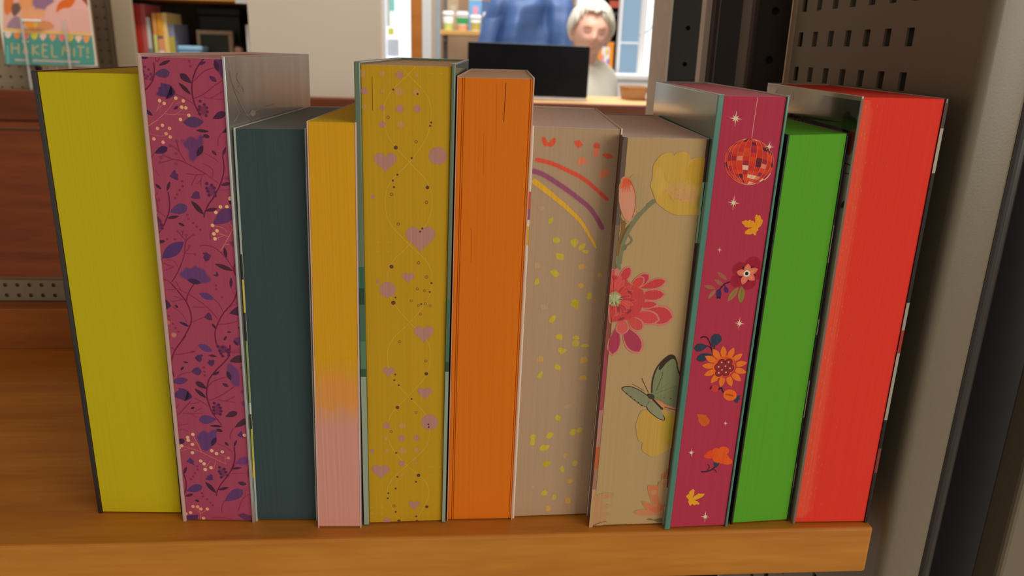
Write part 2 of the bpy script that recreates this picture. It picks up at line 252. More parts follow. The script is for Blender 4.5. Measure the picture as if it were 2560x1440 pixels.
PRINT = {'floral': ('S 0 100 0 36 36 1008 22584 1055 22275 1280 22559;S 1 100 0 46 46 925 22248 919 21936 833 21574 596 21250 329 21038;L 2 100 0 170 311 22497 726 22420;L 3 100 0 141 1119 22125 1626 22358;D 4 90 0 62 537 22059;D 4 90 0 62 686 21951;D 4 90 0 62 447 21877;D 4 90 0 62 758 21774;D 4 90 0 62 478 21743;D 4 90 0 62 610 21680;D 4 90 0 62 530 21587;D 4 90 0 62 736 21571;D 4 90 0 62 804 21663;D 4 90 0 62 393 21808;O 5 100 0 367 896 21767 1556 21853;P 6 100 23 889 20952 998 21103 1001 21239 1124 21266 1138 21436 1342 21397 1522 21345 1648 21213 1697 21009 1517 20844 1300 20770 1239 20859 1008 20871;B 7 85 46 1520 21322 1646 21201 1697 21009 1517 20844 1276 20769 1431 20910 1561 21051;S 8 100 0 21 21 353 19586 911 19963 1324 20334 1700 20815;S 8 100 0 19 19 1118 20154 1491 20130 1733 20207 2012 20422;S 8 80 0 16 16 1488 20107 1868 20153 2181 20115;S 8 60 0 14 14 1487 20095 1811 19930;S 8 100 0 19 19 798 20226 926 20437 1024 20693;S 8 100 0 16 16 827 20273 1008 20440 1187 20583;S 8 70 0 14 14 1653 20573 2005 20710;D 9 100 0 74 1700 20815;D 9 100 0 74 1007 20692;D 9 100 0 75 1187 20583;D 9 100 0 74 2005 20710;D 9 100 0 75 1909 20447;D 9 100 0 75 2082 20424;D 9 100 0 75 2186 20115;D 9 100 0 75 1811 19930;L 2 100 0 159 273 20338 651 20060;L 10 100 0 112 1572 20352 1779 20485;S 0 80 0 30 30 1718 20987 2162 20771 2551 20438 2757 19864;S 0 100 0 35 35 2514 21532 2842 21835 3088 21999 3433 22110;S 0 100 0 33 33 2471 20826 2884 21009 3381 21376 3749 21613;S 0 70 0 37 37 2874 20906 3125 20840 3467 21015 3712 21159;S 0 60 0 33 33 3125 20840 3707 20816;S 1 100 0 52 52 3126 22558 2783 22191 2546 21759 2422 21303 2426 20848 2528 20437 2654 20152;L 11 100 0 119 2772 22202 3108 22350;O 3 100 0 288 2425 21451 1975 21821;L 12 100 0 157 1881 21457 2357 20978;L 13 100 0 183 3195 21766 3487 21533;P 14 100 32 3482 22557 3782 22566 3776 21659 3613 21925 3488 22078 3434 22255;L 15 100 0 216 3471 22423 3592 21947;P 16 80 47 2710 20511 2959 20542 2961 20172 2667 20164;D 17 100 0 63 2717 20719;D 17 100 0 63 2673 20487;D 17 100 0 63 2658 20372;D 17 100 0 63 2650 20186;D 17 100 0 63 2881 20585;D 17 100 0 63 2974 20450;D 17 100 0 63 2983 20288;D 17 100 0 63 2921 20125;O 3 100 0 294 3181 20004 3756 20276;D 0 70 0 57 2424 22537;D 0 70 0 57 2417 22337;D 0 70 0 57 2444 22137;L 5 100 0 459 1904 19805 2791 19853;S 8 60 0 21 21 369 19315 830 19210 1140 19243;S 8 70 0 19 19 401 19597 879 19890;S 8 60 0 17 17 660 19382 793 19526;S 8 40 0 17 17 782 19420 1301 19540;D 18 100 0 75 1019 19661;D 18 100 0 76 793 19526;D 18 100 0 76 1308 19541;D 18 100 0 76 1136 19313;D 18 100 0 76 1299 19176;D 18 100 0 76 591 19074;D 18 100 0 76 967 18943;L 3 100 0 137 2417 19495 2980 19454;L 3 100 0 171 2681 19286 2995 19224;B 19 92 107 1819 18931 2079 19175 2271 19204 2429 19114 2538 19270 2701 19239 2650 18812 2589 18524 2354 18303 2148 18141 2019 18294 2025 18604 1895 18743;L 20 100 0 228 2360 18375 2678 18860;O 21 100 0 299 548 18461 1138 18722;S 0 100 0 29 29 535 18456 382 18248 339 18079;S 0 100 0 44 44 2698 17613 2310 17832 1900 18050 1625 18175 1321 18226 932 18383;S 0 100 0 34 34 1859 18121 1638 18546 1543 19018;S 0 100 0 34 34 1638 18546 1464 18708 1262 18821;S 0 100 0 34 34 1321 18226 1024 18122 730 18054;D 22 80 0 72 1261 18809;D 22 80 0 71 1554 19006;D 22 80 0 72 743 18066;D 22 80 0 72 801 18272;D 22 80 0 72 1430 18013;D 22 80 0 72 932 18383;D 22 80 0 72 1476 18470;D 22 80 0 71 1806 19037;S 0 80 0 32 32 2675 17624 2922 17425 3194 17225;P 2 100 0 3520 19403 3754 19668 3748 19445;S 0 100 0 28 28 3520 19403 3359 19187 3306 18830;S 0 70 0 29 29 2638 18550 3004 18369 3295 18137;L 23 100 0 124 3029 18656 3213 18441;L 24 100 0 115 3642 18816 3468 18405;S 1 100 0 53 53 3475 18429 3501 18022 3445 17633 3259 17141 3034 16766 2839 16464;S 0 80 0 31 31 2595 18069 2870 17932 3000 17767 2950 17474;P 25 100 0 1095 17472 1240 17670 1321 17757 1389 17723 1379 17625 1481 17568 1444 17433 1490 17337 1395 17305 1234 17379;S 0 85 0 41 41 2650 17612 2238 17576 1786 17612;S 0 85 0 32 32 2286 17577 2146 17355 1999 17082;S 0 85 0 32 32 2525 17560 2443 17314 2411 17093;S 0 80 0 29 29 2445 17338 2250 17187;L 3 100 0 132 437 17113 671 16894;L 3 100 0 127 1089 17253 912 16820;S 0 60 0 24 24 643 17460 482 17746 261 17909;D 0 90 0 54 1620 17267;D 0 90 0 54 1615 17047;D 0 90 0 54 1472 16872;D 0 90 0 54 1345 16684;D 0 90 0 54 1244 16521;S 1 70 0 34 34 327 18079 241 17836 282 17668;P 26 100 0 1925 16551 2040 16739 2171 16854 2242 16831 2311 16796 2339 16525 2089 16494;E 27 80 49 2865 16909 3011 16913 2844 16662;D 28 100 0 73 2685 17199;D 28 100 0 73 2672 16990;D 28 100 0 74 2703 16856;D 28 100 0 74 2737 16684;D 28 100 0 73 2896 17131;D 28 100 0 73 2987 17011;D 28 100 0 74 3026 16815;D 28 100 0 74 3002 16667;L 29 100 0 161 3296 17142 3739 17252;D 9 100 0 84 3661 16573;P 30 70 73 3453 17439 3758 17642 3757 17325;S 0 60 0 32 32 3192 16918 3728 16957;S 1 100 0 54 54 955 16794 977 16424 931 15976 767 15571 556 15188 242 14774;S 0 100 0 34 34 502 16732 374 16557 435 16336 445 15863;S 0 70 0 27 27 251 15983 460 15889 751 15646;D 0 60 0 74 528 16412;O 31 100 0 459 944 15864 1740 16159;L 3 100 0 144 794 15592 1322 15704;E 32 80 50 386 15310 557 15314 356 15031;D 33 100 0 70 368 15598;D 33 100 0 70 463 15463;D 33 100 0 70 518 15288;D 33 100 0 70 284 15382;D 33 100 0 70 341 15233;D 33 100 0 70 526 15136;D 33 100 0 70 429 15487;L 3 100 0 120 1262 15396 1530 15259;L 34 100 0 227 1926 16413 2429 15796;S 1 100 0 54 54 2986 16651 2686 16272 2482 15892 2425 15665;L 35 100 0 164 2509 15976 3064 16088;S 8 100 0 35 35 3702 15270 3444 14806 3017 14128;S 8 100 0 25 25 3278 14891 3059 14923 2815 14943;S 8 100 0 25 25 3253 14890 3048 14796 2844 14714;S 8 100 0 23 23 2947 15048 3253 14890 3446 14832;S 8 80 0 28 28 2823 15323 3207 15219 3388 15034;S 8 100 0 30 30 3268 14469 3441 14460;S 8 100 0 22 22 3521 15468 3651 15244;D 36 100 0 81 3644 16545;D 36 100 0 82 3193 16173;D 36 100 0 82 3481 16181;D 36 100 0 82 2972 15918;D 36 100 0 83 2774 15327;D 36 100 0 83 2949 15078;D 36 100 0 83 2802 14937;D 36 100 0 83 2832 14708;O 37 100 0 612 2803 15373 3762 16039;L 2 100 0 148 3564 16457 3782 16289;S 0 100 0 30 30 2740 15220 2625 14887 2644 14683;S 0 100 0 51 51 1038 13141 1226 13538 1391 13957 1523 14552 1846 14841;S 0 90 0 33 33 1526 14577 1351 14803 1223 15003;S 0 90 0 33 33 1363 14726 1422 14982;S 0 100 0 33 33 1408 13996 1533 14141 1644 14273;S 0 80 0 31 31 1408 13996 1863 13969;S 0 80 0 30 30 1526 14577 1563 14834;D 30 70 0 65 1200 15015;D 30 70 0 65 1419 14995;D 30 70 0 65 1899 14880;D 30 70 0 65 1564 14846;D 30 70 0 66 1651 14337;D 30 70 0 66 1874 13956;L 38 100 0 548 378 13737 1423 14536;L 3 100 0 141 224 14487 616 14546;D 0 85 0 55 1702 15772;D 0 85 0 55 1746 15597;D 0 85 0 55 1925 15413;D 0 85 0 55 2068 15240;D 0 85 0 55 2215 15105;D 0 85 0 55 707 14633;D 0 85 0 55 1040 14641;S 0 100 0 41 41 2096 14349 2349 14407 2640 14350 2877 14227 3220 13874 3525 13335;L 3 100 0 157 3207 14326 3265 13824;P 39 100 0 2204 14042 2393 14073 2579 13936 2545 13831 2459 13699 2316 13631 2223 13836 2281 13928;L 40 100 0 205 2719 13537 3482 13269;P 41 80 76 3425 14575 3753 14661 3754 14353 3605 14349;S 0 80 0 38 38 884 13346 643 13419 404 13517;S 0 80 0 38 38 884 13346 392 13164;S 0 70 0 33 33 1034 13350 910 13608 570 13677;S 0 100 0 33 33 377 13724 252 13487;S 0 100 0 31 31 3700 13653 3554 13388;B 42 95 90 1086 13022 1279 13210 1393 13357 1512 13308 1664 13325 1822 13420 1989 13346 2229 13234 2290 13078 2447 12872 2490 12794 2351 12645 1971 12596 1719 12589 1456 12715 1195 12867;L 43 100 0 258 1409 12753 2022 12610;S 1 90 0 44 44 1692 12562 1427 12157 1278 11779 1267 11671;S 44 100 0 57 57 664 12563 974 12146 1257 11698 1393 11270 1413 10809 1259 10394 804 9665;S 0 90 0 36 36 876 12674 1085 12255 1394 12076 1961 11662 2311 11319 2630 10893;S 0 80 0 39 39 2144 11437 1840 11443 1538 11463;S 0 60 0 39 39 1110 12256 710 12272 355 12237;S 1 90 0 43 43 1222 13522 960 13019 695 12617;S 0 100 0 31 31 259 12751 502 12691 687 12537;S 0 80 0 31 31 1144 11829 874 11903 728 11953;S 0 80 0 31 31 1144 11829 883 11742 599 11682;L 45 100 0 313 1882 12115 2547 11859;S 0 100 0 31 31 2535 11864 2764 11587 2912 11226;S 44 100 0 56 56 3654 13584 3555 13268 3673 12850 3663 12399 3411 11751 2935 11199 2609 10646 2449 10203 2450 9677;S 0 100 0 33 33 3405 13578 3534 13320;L 3 100 0 134 3408 12922 3361 12405;B 46 100 0 2621 13008 2737 13050 2773 13182 2839 13066 2817 12955 2704 12952;L 40 100 0 205 2754 13540 3527 13228;P 47 100 21 206 11779 334 11796 470 11652 552 11465 251 11242 189 11376;L 2 100 0 100 732 11545 859 11379;L 2 100 0 133 826 10713 1297 10472;S 0 80 0 26 26 577 11466 905 11204 1085 10964 1186 10694;P 48 100 0 2006 10954 2111 11071 2224 11195 2343 11103 2356 10968 2374 10818 2267 10816 2143 10854;S 0 80 0 27 27 1413 10672 1681 10815 1999 10959;L 3 100 0 112 2342 10662 2515 10383;P 49 100 0 3174 11164 3436 11428 3727 11584 3737 11042;S 0 60 0 32 32 3212 11477 3688 11731;D 0 80 0 53 400 10975;D 0 80 0 53 406 10784;D 0 80 0 53 539 10596;D 0 80 0 53 646 10393;D 0 80 0 53 756 10217;D 0 80 0 52 2691 12508;D 0 80 0 52 2689 12335;D 0 80 0 52 2923 11967;S 0 80 0 40 40 2631 10606 3174 10687 3542 10819;L 3 100 0 113 2822 9824 2969 10050;L 3 100 0 80 2998 10244 3204 10262;P 50 100 0 3515 10476 3677 10590 3710 10343;P 51 90 38 3267 9752 3374 9976 3713 10040 3714 9707;L 52 100 0 97 3275 9696 3415 10005;D 53 50 80 106 304 10659;D 54 50 80 112 535 10047;S 0 50 0 26 26 3388 12419 3506 11995;S 44 100 0 59 59 1095 10043 550 9336 318 8826 254 8457 329 7918;S 0 90 0 41 41 470 9054 941 9121 1391 9244;L 0 100 0 92 1179 9183 1470 9260;S 0 100 0 32 32 329 9443 493 9279;S 1 100 0 38 38 177 8963 293 8839;L 55 100 0 336 1598 9584 2244 9264;L 56 100 0 125 2041 9069 2434 9002;P 57 100 0 1382 8921 1528 9051 1739 9098 1787 9057 1712 8943 1728 8831 1598 8686 1489 8769;P 57 100 0 1936 8694 2045 8753 2026 8838 2153 8812 2299 8844 2271 8617 2152 8501 2053 8555;O 58 100 0 411 1151 8208 1649 8248;S 0 80 0 33 33 1134 8165 764 8099 486 7922;L 2 100 0 115 682 8268 829 8448;L 3 100 0 98 835 8697 1065 8660;L 59 100 0 358 210 7643 968 7789;O 3 100 0 277 1827 7320 1318 7683;L 60 100 0 188 1226 7335 1745 6839;S 1 100 0 48 48 2430 10075 2480 9605 2621 9133;S 1 100 0 59 59 3099 9620 3002 9058 2713 8684 2287 8248 1962 7812 1832 7378 1780 6942 1866 6418 2010 5950;E 61 80 54 2745 9388 2952 9393 2729 9192;D 62 100 0 70 2524 9522;D 62 100 0 70 2583 9300;D 62 100 0 70 2753 9486;D 62 100 0 70 2893 9308;D 62 100 0 70 2988 9366;D 62 100 0 70 2636 9161;D 62 100 0 70 2703 9036;D 62 100 0 70 2964 9225;D 62 100 0 70 2991 9071;O 63 100 0 381 3005 8770 3721 8976;P 64 60 81 3085 9284 3708 9495 3711 9187 3193 9174;B 65 95 68 2890 8632 3024 8677 3145 8567 3385 8302 3415 7846 3363 7499 3091 7551 2909 7891 2834 8261;L 66 100 0 213 2850 8290 2993 7793;L 67 100 0 165 2569 7639 2861 7459;S 0 100 0 33 33 1877 7436 2164 7731 2785 7974;S 0 90 0 39 39 1865 6710 2497 7016 3139 7494;S 0 70 0 39 39 2319 6779 2603 6712 3096 6942;S 0 70 0 39 39 2655 6699 3073 6650;L 3 100 0 137 2166 8060 2499 8239;B 68 100 0 237 6878 326 7112 497 7246 466 7332 688 7323 886 7212 1068 6911 894 6747 704 6678 502 6767;B 69 85 55 886 7212 1068 6911 893 6732 677 6678 911 6922;S 0 100 0 45 45 341 5942 667 6303 992 6662;S 0 70 0 39 39 951 6515 1408 6612;S 0 70 0 39 39 179 6175 423 6503;S 0 70 0 33 33 1166 6840 1517 6644 1786 6416;P 50 80 38 3476 8475 3697 8650 3668 8081;P 51 90 32 3269 9818 3384 9974 3722 10023 3717 9606 3435 9628;L 52 100 0 134 3271 9846 3482 9573;D 0 100 0 55 1777 8222;D 0 100 0 55 1772 8023;D 0 100 0 55 1770 8435;D 70 70 0 111 3512 7213;E 71 80 42 3545 6602 3704 6605 3534 6455;P 72 80 56 2083 6487 2390 6523 2359 5993 2040 5986;D 73 100 0 75 2105 6590;D 73 100 0 76 2052 6369;D 73 100 0 76 2051 6207;D 73 100 0 76 2049 6030;D 73 100 0 76 2300 6492;D 73 100 0 76 2375 6347;D 73 100 0 76 2387 6171;D 73 100 0 76 2333 6007;L 2 100 0 123 953 6256 1148 6364;S 1 90 0 39 39 1864 6394 2038 5956 2365 5429;S 0 80 0 39 39 1095 6083 1488 6327;S 0 70 0 37 37 506 6011 876 6004 1514 6033;S 0 60 0 34 34 876 6004 1203 5819;O 74 100 0 296 2575 5873 3165 6129;O 75 100 0 466 2151 5737 1291 5673;L 3 100 0 130 1769 5371 2406 5340;L 3 100 0 171 2065 5189 2389 5071;P 76 100 0 2954 5293 3177 5596 3404 5779 3648 5844 3653 5547 3266 5359;S 0 100 0 37 37 2912 5262 2725 4928 2730 4657;S 0 60 0 43 43 170 5292 445 5387 744 5453;S 0 60 0 43 43 146 5052 422 5148 707 5064;S 0 60 0 34 34 229 5352 380 5534;S 8 80 0 26 26 156 3949 696 4113;S 8 80 0 37 37 359 4242 802 4100 1269 3912 1938 3543 2403 3276;S 8 100 0 29 29 1269 3912 1076 4440 941 4859;S 8 80 0 29 29 2352 3305 2389 3767;S 8 100 0 26 26 1632 3444 1445 3163 1347 2975;S 8 100 0 26 26 1903 3450 1752 2953;S 8 100 0 20 20 1046 4409 687 4582;S 8 100 0 23 23 2375 3598 2540 3633;S 8 60 0 23 23 2101 3868 2384 3706;D 77 100 0 88 925 4889;D 77 100 0 89 660 4718;D 77 100 0 89 672 4567;D 77 100 0 89 852 4344;D 77 100 0 89 321 4257;D 77 100 0 89 188 4132;D 77 100 0 89 809 3887;D 77 100 0 89 1763 4014;D 77 100 0 90 1979 3866;D 77 100 0 89 2270 3964;D 77 100 0 90 1172 3435;D 77 100 0 90 1320 3284;D 77 100 0 90 1641 3074;D 77 100 0 90 1346 2960;D 78 100 0 81 2540 3633;B 79 95 86 1104 4742 1227 4925 1458 5110 1688 4995 1888 5150 2071 5109 2024 4551 1724 4180 1463 3977 1287 4110 1180 4412;L 80 100 0 230 1758 4272 2042 4762;E 81 100 0 318 4499 493 4537 326 4350;P 82 100 0 3063 4875 3276 5135 3342 4941 3435 4762 3223 4788;D 36 100 0 86 3413 4897;S 8 100 0 23 23 3392 4897 3612 4977;L 3 100 0 132 2423 4514 2599 4296;L 3 100 0 115 3018 4633 2854 4250;S 0 60 0 29 29 2039 4415 2402 4256 2782 3959;S 1 100 0 55 55 2860 4265 2873 3808 2781 3253 2632 2909;O 83 85 73 436 2813 3315 3593 3593;L 3 100 0 128 2655 3033 3150 3106;P 84 100 0 464 3383 585 3515 676 3624 747 3518 846 3422 808 3304 838 3187 670 3270;L 3 100 0 134 449 3111 264 2658;S 1 100 0 59 59 276 2674 340 2269 301 1860 124 1398;O 85 100 0 429 302 1728 1122 2018;L 3 100 0 149 217 1422 643 1567;P 86 100 0 1294 2408 1428 2542 1379 2603 1545 2638 1567 2731 1682 2640 1692 2375 1466 2355;P 87 80 47 2011 2989 2315 3057 2369 2717 2190 2526 2064 2648;D 88 100 0 76 2061 3099;D 88 100 0 76 2027 2865;D 88 100 0 76 2085 2742;D 88 100 0 76 2095 2540;D 88 100 0 76 2284 3010;D 88 100 0 76 2352 2841;D 88 100 0 76 2418 2656;S 1 100 0 55 55 2867 3869 2804 3407 2540 2814 2079 2179 1823 1733 1774 1479;L 89 100 0 221 1290 2273 1774 1644;L 3 100 0 154 1871 1823 2423 1973;S 0 70 0 32 32 2508 2751 3301 2798;L 90 100 0 236 2891 2252 3323 2167;O 91 100 0 552 2162 1184 3108 1854;S 0 100 0 39 39 2135 1200 1963 780 1983 524;S 0 80 0 36 36 3490 1640 3083 1346 2779 604;S 0 60 0 30 30 3213 1982 3208 1539;S 0 60 0 48 48 1414 190 1917 232 2466 145;S 8 100 0 30 30 852 49 882 438 779 821;S 8 100 0 27 27 882 438 1088 570 1253 718;S 8 70 0 27 27 858 469 561 849;D 92 100 0 87 553 849;D 92 100 0 87 781 837;D 92 100 0 87 935 712;D 92 100 0 87 1253 718;D 92 100 0 87 395 492;D 92 100 0 87 1019 175;D 92 100 0 87 162 423;P 93 100 0 142 213 250 328 766 377 683 13 200 -45;P 94 90 42 2736 409 3021 512 3454 359 3435 -96 3203 -35 2969 188;D 0 90 0 59 1073 1623;D 0 90 0 59 1097 1433;D 0 90 0 60 1289 1278;D 0 90 0 60 1438 1090;D 0 90 0 60 1540 932;D 0 90 0 58 978 3122;D 0 90 0 58 976 2952;D 0 90 0 59 835 2747;D 0 90 0 59 722 2558;D 0 90 0 59 612 2400;L 3 100 0 125 680 1234 896 1127;E 95 70 0 3492 2802 3588 2804 3472 2521;D 3 100 0 54 2514 55', ['#76243f', '#5c1a36', '#38203c', '#402033', '#5e2745', '#503052', '#4a2c52', '#35203f', '#b8635c', '#d69a70', '#42203c', '#4a2140', '#3b1f2a', '#4d2440', '#562a52', '#3d1f33', '#6a2845', '#552042', '#cf8a68', '#57305a', '#361c32', '#3a1f3e', '#73304f', '#4c223c', '#4e1f3a', '#54284d', '#52294d', '#602b4d', '#4e2344', '#4d2036', '#6c2c4c', '#54325c', '#5c2a48', '#512443', '#3f202d', '#4a2038', '#dba070', '#563058', '#4c2d5a', '#52264a', '#43212d', '#602a4c', '#573360', '#3a2040', '#681836', '#56335e', '#4a2340', '#3f2440', '#522848', '#42223a', '#52244a', '#5c3058', '#3f2040', '#c07a5a', '#c88a62', '#563360', '#4c2036', '#4a2848', '#4f2c54', '#54305c', '#3d1f30', '#552546', '#4c2040', '#432332', '#6a2f52', '#5c345e', '#3a2036', '#45263a', '#4d2d54', '#36203c', '#5c2a4c', '#5a2c54', '#652848', '#502042', '#422430', '#54325e', '#432430', '#d89a78', '#c0706a', '#533362', '#35203a', '#3a203a', '#4d2a54', '#5c3060', '#4a2c56', '#50305c', '#4c2a54', '#622a48', '#4a2040', '#3c2038', '#45243a', '#56325c', '#d09070', '#48284f', '#522a50', '#5a2040']),
